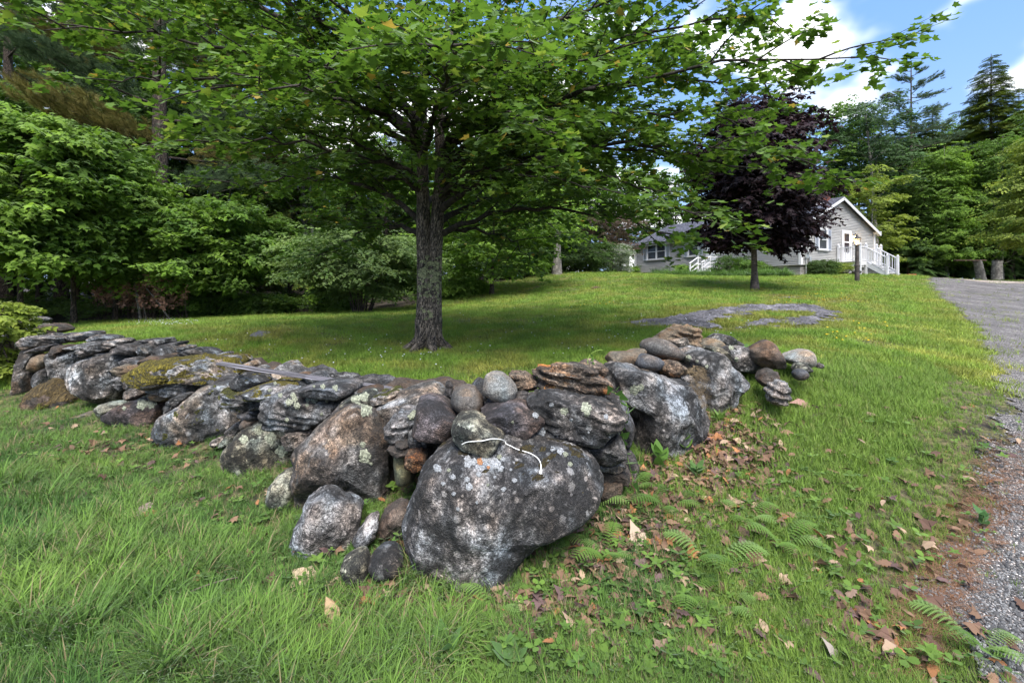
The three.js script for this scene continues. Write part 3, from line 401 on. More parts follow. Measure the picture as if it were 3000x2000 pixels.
W_('B32', 'egg', 'C', 2.98, 0.14, [[1736, 1300], [1748, 1200], [1840, 1175], [1920, 1260], [1938, 1350], [1925, 1420], [1860, 1468], [1770, 1455]], { block: 0.1, rough: 0.25, uv: 0.7, label: 'smooth greenish egg shaped cobble in the gap between the boulders' });
// corner
W_('F1', 'corner', 'C', 2.66, 0.45, [[1203, 1500], [1213, 1430], [1240, 1360], [1290, 1312], [1350, 1288], [1450, 1290], [1560, 1282], [1640, 1290], [1710, 1330], [1752, 1385], [1745, 1430], [1705, 1475], [1630, 1515], [1570, 1565], [1515, 1640], [1480, 1740], [1420, 1800], [1320, 1780], [1250, 1700], [1215, 1600]], { block: 0.3, rough: 0.9, cut: 0.9, seg: 110, label: 'huge rounded corner boulder, dark with white and orange lichen spots' });
for (const [id, k, off, T, pts, o] of [
  ['C1', 'cobble', 2.95, 0.16, [[696, 690], [718, 600], [800, 562], [900, 567], [972, 650], [994, 730], [964, 826], [800, 822], [716, 755]], { block: 0.25, rough: 0.4, label: 'round tan cobble sitting on top of the corner' }],
  ['C2', 'whit', 2.95, 0.17, [[985, 560], [1008, 478], [1090, 437], [1180, 447], [1264, 520], [1305, 600], [1274, 684], [1200, 722], [1080, 696], [996, 624]], { block: 0.3, rough: 0.5, label: 'round whitish cobble perched on top of the wall' }],
  ['C3', 'dark', 3.3, 0.12, [[885, 552], [950, 497], [1005, 530], [995, 576], [910, 576]], { block: 0.6 }], ['C3b', 'black', 3.15, 0.15, [[905, 582], [1000, 555], [1060, 680], [1000, 760], [940, 680]], { block: 0.6 }],
  ['C4', 'green', 2.6, 0.2, [[695, 955], [738, 868], [820, 812], [910, 812], [1000, 868], [1175, 978], [1170, 1065], [1100, 1158], [1010, 1198], [900, 1136], [780, 1086], [714, 1024]], { block: 0.4, rough: 0.8, label: 'grey lichened stone with the white cord across it' }],
  ['C5', 'purple', 2.78, 0.22, [[960, 795], [1080, 726], [1340, 716], [1540, 828], [1550, 885], [1400, 990], [1250, 1100], [1180, 1090], [1150, 1000], [1000, 868]], { block: 0.7, rough: 0.8, label: 'dark wedge shaped slab leaning above the corner boulder' }],
  ['C6', 'corner', 2.85, 0.28, [[1350, 705], [1460, 638], [1620, 622], [1870, 656], [2060, 686], [2255, 756], [2308, 830], [2250, 925], [2095, 1048], [1900, 1052], [1600, 1038], [1480, 1026], [1436, 965], [1430, 850]], { block: 0.5, layer: 0.6, label: 'long dark slab with white crusted top right of the corner' }],
  ['C7', 'black', 3.1, 0.22, [[995, 690], [1300, 588], [1410, 598], [1350, 716], [1080, 750], [995, 770]], { block: 0.6, layer: 1 }],
  ['C8', 'rust', 3.15, 0.14, [[1215, 462], [1270, 432], [1400, 452], [1486, 500], [1496, 565], [1450, 592], [1330, 588], [1285, 565]], { block: 0.75, layer: 0.6, label: 'short ochre block beside the whitish cobble' }],
  ['C9', 'quartz', 3.1, 0.2, [[1402, 442], [1480, 396], [1660, 376], [1860, 391], [2000, 438], [2115, 508], [2178, 570], [2146, 608], [2030, 640], [1900, 632], [1700, 612], [1480, 580], [1470, 500]], { block: 0.55, layer: 2, rough: 1.3, label: 'long rust and cream banded stone on top of the wall' }],
  ['C10', 'quartz', 3.35, 0.16, [[1832, 388], [1900, 336], [1990, 326], [2096, 368], [2138, 425], [2095, 470], [1980, 460]], { block: 0.4, rough: 0.8, label: 'orange rounded stone behind the banded rust stone' }],
  ['C11', 'black', 3.15, 0.25, [[1480, 630], [1600, 590], [2080, 610], [2110, 680], [2060, 740], [1500, 720]], { block: 0.5 }],
  ['C12', 'dark', 2.85, 0.2, [[1800, 1065], [2090, 1046], [2210, 970], [2268, 1050], [2310, 1165], [2216, 1232], [2140, 1250], [2000, 1210], [1890, 1138]], { block: 0.4, label: 'grey stone tucked under the long dark slab' }],
  ['C13', 'grey', 2.92, 0.18, [[1960, 1215], [2200, 1222], [2300, 1262], [2216, 1300], [2050, 1285]], { block: 0.5 }], ['C14', 'brown', 2.92, 0.18, [[2010, 1295], [2210, 1290], [2330, 1330], [2318, 1410], [2070, 1432]], { block: 0.7 }],
  ['C15', 'brown', 2.85, 0.16, [[2050, 1490], [2096, 1430], [2258, 1412], [2250, 1505], [2190, 1590], [2060, 1590]], { block: 0.5 }], ['C16', 'black', 3.2, 0.25, [[1950, 1180], [2350, 1150], [2380, 1500], [2100, 1560], [1960, 1400]], { block: 0.5 }],
  ['C17', 'black', 3.35, 0.3, [[2060, 600], [2240, 640], [2360, 900], [2300, 1100], [2200, 950], [2100, 760]], { block: 0.4 }],
]) W_(id, k, 'C', off, T, pts, o);
// right arm
for (const [id, k, off, T, pts, o] of [
  ['D1', 'corner', 0.25, 0.42, [[222, 660], [216, 600], [300, 543], [430, 532], [600, 568], [800, 638], [955, 690], [1016, 790], [1062, 980], [1040, 1150], [960, 1260], [760, 1450], [560, 1530], [410, 1470], [396, 1200], [404, 960], [384, 880], [246, 800]], { block: 0.35, label: 'large dark boulder in the right arm with two round pale lichens' }],
  ['D2', 'dark', 0.3, 0.4, [[922, 442], [1000, 398], [1130, 368], [1250, 478], [1386, 620], [1378, 705], [1300, 820], [1262, 1000], [1180, 1060], [1060, 1020], [1000, 800], [950, 690], [990, 600]], { block: 0.35, label: 'leaning dark boulder with dry pine needles on its side' }],
  ['D3', 'green', 0.45, 0.2, [[1150, 372], [1240, 362], [1318, 450], [1330, 520], [1250, 500]], { block: 0.5 }], ['D4', 'dark', 0.35, 0.25, [[1300, 405], [1380, 352], [1470, 357], [1566, 430], [1628, 490], [1600, 580], [1450, 600], [1340, 560], [1290, 480]], { block: 0.4, label: 'dark lichened boulder near the end of the right arm' }],
  ['D5', 'tan', 0.6, 0.14, [[1092, 335], [1180, 282], [1260, 297], [1318, 370], [1308, 410], [1210, 380], [1095, 372]], { rough: 0.5 }], ['D6', 'dark', 0.8, 0.16, [[1188, 282], [1270, 240], [1350, 257], [1406, 300], [1396, 355], [1300, 368], [1255, 315]], { rough: 0.6, label: 'small black stone on top near the end of the wall' }], ['D7', 'black', 0.8, 0.1, [[1392, 322], [1440, 306], [1498, 362], [1400, 370]], {}],
  ['D8', 'cobble', 0.45, 0.17, [[569, 352], [606, 299], [690, 277], [800, 308], [904, 390], [930, 440], [892, 486], [800, 491], [690, 466], [596, 425]], { block: 0.1, rough: 0.2, label: 'smooth brown egg shaped stone topping the pile' }],
  ['D9', 'tan', 0.75, 0.16, [[694, 277], [880, 168], [1000, 162], [1094, 210], [1110, 250], [1066, 304], [1056, 356], [920, 402], [800, 330]], { block: 0.65, layer: 1.6, rough: 1.2, label: 'tilted layered slab sticking up behind the egg shaped stone' }],
  ['D9b', 'quartz', 0.6, 0.08, [[815, 322], [962, 278], [980, 322], [905, 396]], { block: 0.6 }],
  ['D10', 'tan', 0.5, 0.14, [[239, 482], [288, 418], [400, 402], [480, 407], [560, 377], [596, 400], [545, 488], [430, 540], [320, 544], [254, 515]], { block: 0.2, rough: 0.6, label: 'ochre rounded stone left of the brown egg shaped stone' }],
  ['D11', 'blue', 0.32, 0.11, [[520, 492], [580, 427], [680, 448], [750, 500], [694, 572], [590, 568], [524, 545]], { block: 0.4, rough: 0.2, label: 'blue grey cobble under the egg shaped stone' }],
  ['D12', 'rust', 0.28, 0.12, [[730, 552], [768, 486], [870, 497], [954, 558], [966, 604], [880, 636], [766, 616]], { block: 0.55, rough: 1.4, label: 'crumbly orange stone under the egg shaped stone' }],
  ['D13', 'blue', 0.4, 0.1, [[904, 512], [970, 497], [1016, 560], [996, 606], [930, 586]], { rough: 0.3 }], ['D14', 'dark', 0.25, 0.14, [[872, 622], [980, 618], [1010, 695], [920, 690]], {}], ['D13b', 'black', 0.55, 0.25, [[560, 540], [950, 560], [1000, 680], [800, 660], [560, 590]], {}],
]) W_(id, k, 'R', off, T, pts, o);
// hearting and the back face: rougher stones that fill the wall behind its face
{
  const r = rngOf(404);
  const fill = (x, z, ht, rad) => { const y0 = H(x, z); for (let y = y0 - 0.05; y < y0 + ht; y += rad * 1.15) { const g = new THREE.IcosahedronGeometry(1, 3), p = g.attributes.position, s = r() * 50; for (let i = 0; i < p.count; i++) { const a = p.getX(i), b = p.getY(i), c = p.getZ(i), k = 1 + 0.22 * N3(a * 1.1 + s, b * 1.1, c * 1.1) + 0.06 * N3(a * 4 + s, b * 4, c * 4); p.setXYZ(i, a * k, b * k, c * k); } g.computeVertexNormals(); const m = part('stone', g, SM[['dark', 'schist', 'grey', 'brown', 'black'][Math.floor(r() * 5)]], wall); m.scale.set(rad * (1 + 0.5 * r()), rad * (0.6 + 0.25 * r()), rad * (0.9 + 0.4 * r())); m.rotation.y = r() * 6; m.position.set(x, y + rad * 0.3, z).sub(wall.position); } };
  for (let t = -0.1; t < 7.6; t += 0.42) for (const back of [0.62, 1.0]) fill(L0.x - 0.874 * t - LN.x * back, L0.z - 0.485 * t - LN.z * back, t < 1.2 ? 0.3 : back > 0.8 ? 0.3 : 0.36, 0.2);
  for (let t = -1.0; t < 1.2; t += 0.42) fill(R0.x + 0.818 * t - RN.x * 0.7, R0.z - 0.575 * t - RN.z * 0.7, 0.25 - 0.1 * t, 0.2);
  for (const [x, d] of [[-0.75, 3.55], [-0.35, 3.35], [0.05, 3.2], [0.4, 3.3], [-0.3, 3.0], [0.2, 2.95]]) fill(x, -d, 0.4, 0.2);
}
// loose stones
W_('E1', 'corner', 'C', 2.72, 0.2, [[125, 580], [170, 430], [205, 345], [280, 298], [400, 306], [505, 348], [556, 400], [556, 480], [520, 620], [400, 720], [250, 740], [150, 690]], { name: 'field_boulder', loose: 'rounded grey boulder at the foot of the tall triangular boulder', block: 0.35 });
W_('B24', 'green', 'C', 3.15, 0.18, [[585, 1540], [640, 1428], [740, 1346], [835, 1366], [850, 1500], [820, 1680], [620, 1680]], { name: 'field_stone', loose: 'small pale stone in the grass left of the tall triangular boulder', block: 0.3 });
W_('E2', 'brown', 'C', 2.75, 0.14, [[655, 505], [718, 396], [780, 366], [856, 376], [850, 480], [790, 600], [670, 610]], { name: 'field_stone', loose: 'tan stone half hidden by grass in the gap beside the corner boulder', block: 0.5 });
W_('E2b', 'schist', 'C', 2.65, 0.1, [[500, 600], [600, 460], [660, 450], [650, 560], [560, 650]], { name: 'field_stone', loose: 'thin grey stone leaning on the rounded grey boulder', block: 0.5 });
W_('E3', 'green', 'C', 2.34, 0.1, [[425, 755], [520, 676], [590, 676], [608, 760], [570, 850], [470, 850]], { name: 'field_stone', loose: 'flat grey green stone in the leaf litter, left one of a pair', block: 0.4, rough: 0.5 });
W_('E4', 'dark', 'C', 2.38, 0.12, [[596, 742], [660, 666], [750, 646], [810, 700], [800, 780], [670, 820]], { name: 'field_stone', loose: 'flat dark grey stone in the leaf litter, right one of a pair', block: 0.4, rough: 0.5 });
W_('D15', 'brown', 'C', 4.35, 0.22, [[1542, 392], [1620, 337], [1700, 296], [1765, 328], [1856, 460], [1880, 560], [1700, 560], [1562, 480]], { name: 'field_boulder', loose: 'brown pyramid shaped boulder past the end of the wall', block: 0.35, rough: 0.6 });
W_('D16', 'whit', 'C', 4.5, 0.2, [[1842, 455], [1960, 396], [2092, 386], [2148, 440], [2148, 520], [2080, 556], [1960, 530], [1872, 495]], { name: 'field_stone', loose: 'round cream stone at the very end of the wall', block: 0.3, rough: 0.5 });
W_('D17', 'green', 'C', 4.2, 0.12, [[1950, 560], [1990, 511], [2060, 511], [2130, 575], [2080, 600], [1970, 600]], { name: 'field_stone', loose: 'olive stone just below the cream stone', rough: 0.4 });
W_('D18', 'blue', 'C', 4.0, 0.1, [[1954, 605], [1990, 571], [2060, 571], [2098, 620], [2050, 665], [1975, 660]], { name: 'field_stone', loose: 'small blue grey stone below the olive stone', rough: 0.3 });
W_('D19', 'schist', 'C', 3.75, 0.16, [[1712, 768], [1790, 686], [1874, 680], [1908, 740], [1890, 870], [1750, 880]], { name: 'field_stone', loose: 'grey stone standing alone in the verge grass', block: 0.5, layer: 1 });
W_('D20', 'brown', 'C', 4.0, 0.15, [[1612, 648], [1700, 566], [1808, 598], [1808, 700], [1680, 720]], { name: 'field_stone', loose: 'brown stone half sunk below the pyramid shaped boulder', block: 0.4 });
W_('D21', 'pink', 'C', 4.4, 0.06, [[2165, 545], [2200, 511], [2240, 535], [2205, 560]], { name: 'field_stone', loose: 'little pinkish stone in the grass right of the cream stone' });

// crusts that grow on the stones: pale lichen rosettes and moss cushions, laid on the real surface
const caster = new THREE.Raycaster();
const T_lich = texture(256, (u, v) => { const s = 0.72 + 0.7 * (tf(u, v, 16, 4, 61) - 0.5); return [s, s, s]; });
const lichM = { pale: new THREE.MeshStandardMaterial({ map: T_lich, bumpMap: T_lich, bumpScale: 0.01, color: rgb(0.52, 0.55, 0.4), roughness: 1 }), white: new THREE.MeshStandardMaterial({ map: T_lich, bumpMap: T_lich, bumpScale: 0.006, color: rgb(0.5, 0.52, 0.53), roughness: 1 }), orange: new THREE.MeshStandardMaterial({ map: T_lich, color: rgb(0.5, 0.24, 0.11), roughness: 1 }) };
const lichGeos = new Map();
function lichen(id, u, v, r, kind = 'pale') {                      // u, v, r on the same survey as the stone's outline
  const s = stoneMeshes[id], [zx, zy, zs] = ZOOM[id[0]], rr = rngOf(Math.round(u * 7 + v * 13)); r *= 1.15; const ph = rr() * 9, pos = [], uv = [], idx = [], rings = 4, seg = 22;
  const put = (a, b) => { caster.set(CAM, rayP(zx + a / zs, zy + b / zs).normalize()); const h = caster.intersectObject(s.m, false)[0]; return h ? h.point.addScaledVector(h.face.normal, 0.0035) : null; };
  const c = put(u, v); if (!c) return; const L = (p) => p.sub(s.m.getWorldPosition(V(0, 0, 0)));
  const o0 = L(c.clone()); pos.push(o0.x, o0.y, o0.z); uv.push(0, 0);
  for (let i = 1; i <= rings; i++) for (let j = 0; j < seg; j++) { const a = j / seg * 6.283, q = i / rings * r * (1 + 0.32 * N2(Math.cos(a) * 2.2 + ph, Math.sin(a) * 2.2)), x = Math.cos(a) * q, y = Math.sin(a) * q, p = put(u + x, v + y); const w = p && p.distanceTo(c) < 0.3 ? L(p) : o0.clone(); if (i === rings) w.addScaledVector(s.n, -0.005); pos.push(w.x, w.y, w.z); uv.push(x / r * 0.3, y / r * 0.3); }
  for (let j = 0; j < seg; j++) idx.push(0, 1 + (j + 1) % seg, 1 + j);
  for (let i = 0; i < rings - 1; i++) for (let j = 0; j < seg; j++) { const a = 1 + i * seg + j, b = 1 + i * seg + (j + 1) % seg; idx.push(a, b, a + seg, b, b + seg, a + seg); }
  const g = new THREE.BufferGeometry(); g.setAttribute('position', new THREE.Float32BufferAttribute(pos, 3)); g.setAttribute('uv', new THREE.Float32BufferAttribute(uv, 2)); g.setIndex(idx); g.computeVertexNormals(); part('lichen', g, lichM[kind], s.m);
}
for (const [id, u, v, r, k] of [['B23', 1472, 790, 50], ['B23', 1470, 1215, 58], ['B23', 1448, 1105, 26], ['B23', 1408, 712, 26], ['B23', 1525, 1280, 15], ['B17', 1380, 690, 40], ['B17', 1460, 665, 38], ['B28', 1895, 855, 28], ['B28', 1920, 815, 20], ['B6', 690, 655, 18], ['B6', 805, 655, 20], ['B6', 820, 690, 24], ['B6', 770, 720, 30], ['B6', 1000, 700, 26], ['B6', 845, 755, 30], ['B6', 940, 700, 18], ['B6', 935, 745, 14], ['B6', 750, 880, 18], ['B6', 1195, 825, 24], ['B6', 1070, 825, 14], ['B6', 1115, 705, 14], ['B7', 1080, 575, 20], ['B7', 1195, 585, 22], ['B7', 1000, 573, 10], ['B2', 590, 608, 16], ['B2', 640, 545, 14], ['B21', 490, 975, 38], ['B21', 600, 1050, 48], ['B21', 700, 1170, 50], ['B21', 350, 1060, 34],
  ['A43', 1300, 890, 44], ['A43', 1385, 880, 42], ['A43', 1135, 930, 16], ['A9', 170, 330, 44], ['A3', 470, 650, 30],
  ['C6', 1735, 800, 34], ['C6', 1935, 770, 42], ['C6', 1945, 825, 22], ['C6', 1520, 985, 44, 'white'], ['C6', 1455, 860, 18, 'white'], ['C6', 1620, 740, 20, 'white'], ['C6', 1800, 880, 16, 'white'], ['C6', 2120, 850, 20, 'white'], ['C5', 1470, 840, 26, 'white'], ['C5', 1260, 900, 14],
  ['D1', 505, 760, 40], ['D1', 560, 738, 28], ['D2', 1000, 470, 26], ['D2', 1080, 500, 12], ['D2', 1165, 545, 14], ['D3', 1230, 430, 34], ['D4', 1395, 370, 22], ['D4', 1440, 480, 18], ['D4', 1340, 480, 16]]) lichen(id, u, v, r, k);
{ // the corner boulder's many small crusts, read off the photograph
  ZOOM.F = [1100, 950, 3.136];
  for (const [u, v, r, k] of [[845, 1240, 26, 'white'], [850, 1290, 30, 'white'], [900, 1270, 30, 'white'], [1010, 1235, 34, 'white'], [1075, 1260, 34, 'white'], [1110, 1290, 40, 'white'], [1150, 1330, 26, 'white'], [960, 1265, 26, 'orange'], [1035, 1320, 14, 'orange'], [565, 1325, 30, 'white'], [592, 1346, 18, 'white'], [675, 1345, 16], [715, 1410, 22, 'white'], [625, 1470, 18, 'white'], [840, 1430, 24, 'white'], [950, 1385, 22, 'white'], [1170, 1245, 20, 'white'], [1140, 1225, 20], [1700, 1170, 26, 'white'], [1745, 1200, 20], [1630, 1150, 20, 'white'], [1275, 1440, 20, 'white'], [1175, 1520, 22, 'white'], [1095, 1410, 14, 'white'], [1580, 1250, 14, 'white'], [1790, 1290, 20], [860, 1500, 30, 'white'], [1240, 1340, 12, 'white'], [720, 1560, 18, 'white'], [760, 1700, 16, 'white'], [930, 1640, 14, 'white'], [1030, 1480, 12]]) lichen('F1', u, v, r, k);
}
const T_moss = texture(256, (u, v) => { const s = 0.6 + 0.9 * (tf(u, v, 40, 3, 71) - 0.5) + 0.4 * (tf(u, v, 8, 2, 72) - 0.5); return [s, s, s]; });
function moss(id, test, color, thick = 0.02) {
  const s = stoneMeshes[id], src = s.g, p = src.attributes.position, n = src.attributes.normal, pos = [], nor = [], uv = [], sd = p.count % 97;
  const m = (i) => { const x = p.getX(i), y = p.getY(i), z = p.getZ(i); return test(V(x, y, z), V(n.getX(i), n.getY(i), n.getZ(i))) + 0.55 * fbm3(x * 7 + sd, y * 7, z * 7, 4); };
  for (let t = 0; t < p.count; t += 3) {
    const a = [m(t), m(t + 1), m(t + 2)]; if (Math.max(...a) < 0) continue;
    for (let k = 0; k < 3; k++) { const i = t + k, h = (a[k] < 0 ? -0.004 : Math.min(thick, 0.003 + a[k] * thick * 1.6) + 0.006 * N3(p.getX(i) * 60, p.getY(i) * 60, p.getZ(i) * 60)); pos.push(p.getX(i) + n.getX(i) * h, p.getY(i) + n.getY(i) * h, p.getZ(i) + n.getZ(i) * h); nor.push(n.getX(i), n.getY(i), n.getZ(i)); uv.push(p.getX(i) * 5, (p.getZ(i) + p.getY(i)) * 5); }
  }
  if (!pos.length) return; const g = new THREE.BufferGeometry(); g.setAttribute('position', new THREE.Float32BufferAttribute(pos, 3)); g.setAttribute('normal', new THREE.Float32BufferAttribute(nor, 3)); g.setAttribute('uv', new THREE.Float32BufferAttribute(uv, 2));
  part('moss', g, new THREE.MeshStandardMaterial({ map: T_moss, bumpMap: T_moss, bumpScale: 0.03, color: color, roughness: 1 }), s.m).userData.kind = 'stuff';
}
const gold = rgb(0.36, 0.3, 0.035), olive = rgb(0.2, 0.21, 0.03);
moss('A37', (p, n) => (n.y > 0.1 ? 0.16 : -0.4 + n.y) + (p.x < 0 ? 0.1 : -0.16), gold, 0.03);
moss('A6', (p, n) => n.y * 0.5 - 0.12, rgb(0.28, 0.2, 0.08)); moss('A45', (p, n) => -0.3 + 0.1 * n.z, olive); moss('B2', (p, n) => n.y * 0.4 - 0.45, gold); moss('B3', (p, n) => n.y * 0.5 - 0.35, olive); moss('B1', (p, n) => n.y * 0.3 - 0.4, gold); moss('F1', (p, n) => n.y * 0.8 - 0.88, rgb(0.1, 0.075, 0.015)); moss('B16', (p, n) => n.y * 0.4 - 0.4, olive);
{ // the low stone's lime green lower cushion
  moss('A6', (p, n) => (p.x > 0.02 ? 0.25 : -0.4) - Math.abs(p.y + 0.12) * 2.2, rgb(0.3, 0.33, 0.03), 0.03);
}
{ // weathered board lying along the wall, and the white cord
  const T_wood = texture(512, (u, v) => { const s = 0.6 + 0.5 * (tf(u * 0.5, v, 4, 2, 81) - 0.5) + 0.7 * (tn(u * 6, v * 90, 90, 3) - 0.5); return [s, s, s * 1.02]; });
  const a = P(641, 1066, 4.05).add(V(0, 0.012, 0)), b = P(1185, 1152, 3.72).add(V(0, 0.012, 0)), L = a.distanceTo(b), d = b.clone().sub(a).normalize(), o = thing('weathered_board', 'long narrow grey weathered board lying on top of the wall', 'board', a.clone().add(b).multiplyScalar(0.5).toArray());
  const g = new THREE.BoxGeometry(L, 0.022, 0.07, 24, 1, 1), p = g.attributes.position; for (let i = 0; i < p.count; i++) p.setY(i, p.getY(i) + 0.006 * Math.sin(p.getX(i) * 2.1) + 0.002 * N3(p.getX(i) * 9, p.getY(i) * 60, p.getZ(i) * 40)); g.computeVertexNormals(); const uv = g.attributes.uv; for (let i = 0; i < uv.count; i++) uv.setXY(i, p.getX(i) * 0.8, p.getZ(i) * 4 + p.getY(i) * 3);
  const m = part('plank', g, new THREE.MeshStandardMaterial({ map: T_wood, bumpMap: T_wood, bumpScale: 0.006, color: rgb(0.42, 0.4, 0.43), roughness: 0.9 }), o); const z = d.clone().cross(V(0, 1, 0)).normalize(); m.quaternion.copy(basisQ(d, z.clone().cross(d), z));
  const cord = [], tg = [stoneMeshes.C4.m, stoneMeshes.C5.m, stoneMeshes.F1.m];
  for (const [u, v] of [[795, 1103], [830, 1085], [900, 1075], [980, 1070], [1050, 1055], [1110, 1052], [1160, 1060], [1190, 1080], [1196, 1095], [1240, 1115], [1290, 1142], [1350, 1162], [1410, 1180], [1460, 1205], [1495, 1235], [1515, 1270], [1522, 1310], [1527, 1345], [1520, 1372], [1511, 1370], [1512, 1350], [1520, 1320], [1520, 1290]]) { const r = rayP(1100 + u / 3.136, 950 + v / 3.136).normalize(); caster.set(CAM, r); const h = caster.intersectObjects(tg, false)[0]; if (h) cord.push(h.point.addScaledVector(r, -0.006)); }
  const cc = new THREE.CatmullRomCurve3(cord); tag(part('cord', new THREE.TubeGeometry(cc, 120, 0.0027, 7), new THREE.MeshStandardMaterial({ color: rgb(0.82, 0.82, 0.78), roughness: 0.5 }), scene), 'thin white cord trailing over the corner boulder and ending in a loop', 'cord');
}
// ---------------------------------------------------------------- trees
const leafMat = (o = {}) => new THREE.MeshPhysicalMaterial({ color: 0xffffff, roughness: 1, transmission: 0.5, thickness: 0, side: THREE.DoubleSide, specularIntensity: 0.3, clearcoat: 0.14, clearcoatRoughness: 0.42, ...o });
const M_leaf = leafMat(), M_needle = leafMat({ vertexColors: true, transmission: 0.15, clearcoat: 0.1 });
const T_bark = texture(768, (u, v) => { const w = tf(u, v, 6, 3, 301), r = tn(u * 40 + w * 4, v * 16 + w * 3, 40, 302), f = tf(u, v, 40, 3, 303), c = Math.abs(r - 0.5) * 2, s = 0.3 + 0.45 * smooth(c, 0.05, 0.6) + 0.5 * (f - 0.5) + 0.3 * (w - 0.5); return [s, s * 0.97, s * 0.93]; });
const T_smooth = texture(256, (u, v) => { const s = 0.6 + 0.5 * (tf(u, v, 8, 4, 311) - 0.5) + 0.35 * (tn(u * 8, v * 60, 60, 5) - 0.5); return [s, s, s]; });
const barkM = (r, g, b, t = T_bark, bump = 0.03) => new THREE.MeshStandardMaterial({ map: t, bumpMap: t, bumpScale: bump, color: rgb(r, g, b), roughness: 0.95 });
const BARK = { maple: barkM(0.34, 0.3, 0.265), pine: barkM(0.26, 0.21, 0.18), grey: barkM(0.5, 0.46, 0.4, T_smooth, 0.012), dark: barkM(0.2, 0.16, 0.13), twig: barkM(0.1, 0.08, 0.065, T_smooth, 0.004), young: barkM(0.34, 0.26, 0.22, T_smooth, 0.01) };
const MAPLE = [[0, 0], [0.1, -0.03], [0.3, -0.06], [0.46, 0.03], [0.36, 0.16], [0.46, 0.3], [0.6, 0.47], [0.4, 0.46], [0.25, 0.5], [0.23, 0.62], [0.13, 0.74], [0, 1]];
function leafGeo(half, bend = 0.25, fold = 0.18, stalk = 0) {
  const full = [...half, ...half.slice(1, -1).reverse().map(([x, y]) => [-x, y])], g = new THREE.ShapeGeometry(new THREE.Shape(full.map(([x, y]) => new THREE.Vector2(x, y)))), p = g.attributes.position;
  for (let i = 0; i < p.count; i++) { const x = p.getX(i), y = p.getY(i); p.setZ(i, -bend * y * y - fold * x * x * 1.6 + fold * 0.35 * Math.abs(x)); }
  g.deleteAttribute('uv'); g.computeVertexNormals(); let o = g.toNonIndexed(); o.computeVertexNormals();
  if (stalk) { const s = new THREE.BoxGeometry(0.02, stalk, 0.02).toNonIndexed().translate(0, -stalk / 2, 0); s.deleteAttribute('uv'); o = mergeGeometries([o, s]); }
  return o;
}
const G_maple = leafGeo(MAPLE, 0.3, 0.3), G_mapleFlat = leafGeo(MAPLE, 0.12, 0.1);
const LOBE3 = [[0, 0], [0.42, 0.08], [0.5, 0.42], [0.22, 0.46], [0, 1]], OVAL = [[0, 0], [0.2, 0.18], [0.27, 0.45], [0.16, 0.78], [0, 1]];
function sprayGeo(seed, half, n, len, size, droop = 0.5) {          // a leafy twig: stem along +x, leaves either side, roughly level
  const r = rngOf(seed), leaf = leafGeo(half, 0.2, 0.2), parts = [];
  for (let i = 0; i < n; i++) {
    const t = (i + 0.6 * r()) / n, s = size * (0.7 + 0.55 * r()), side = i % 2 ? 1 : -1, q = quat(-Math.PI / 2 - droop * (0.2 + r()) , 0, 0, 'XYZ'), m = new THREE.Matrix4().compose(V(t * len, (r() - 0.5) * 0.1 * len - 0.12 * t * t * len, (r() - 0.5) * 0.55 * len * (0.5 + t)), quat(0, side * (0.5 + 1.2 * r()) - Math.PI / 2, (r() - 0.5) * 0.7).multiply(q), V(s, s, s));
    parts.push(leaf.clone().applyMatrix4(m));
  }
  const st = tube([V(0, 0, 0), V(len * 0.5, 0, 0), V(len, -0.12 * len, 0)], [0.006, 0.004, 0.002], 4).toNonIndexed(); st.deleteAttribute('uv'); parts.push(st);
  return mergeGeometries(parts);
}
const SPRAY = { maple: [1, 2, 3].map((s) => sprayGeo(s, LOBE3, 15, 0.62, 0.13)), oval: [4, 5, 6].map((s) => sprayGeo(s, OVAL, 20, 0.62, 0.12, 0.35)), fine: [7, 8].map((s) => sprayGeo(s, OVAL, 30, 0.7, 0.08, 0.4)), big: [9, 10, 11].map((s) => sprayGeo(s, LOBE3, 20, 1.0, 0.24)) };
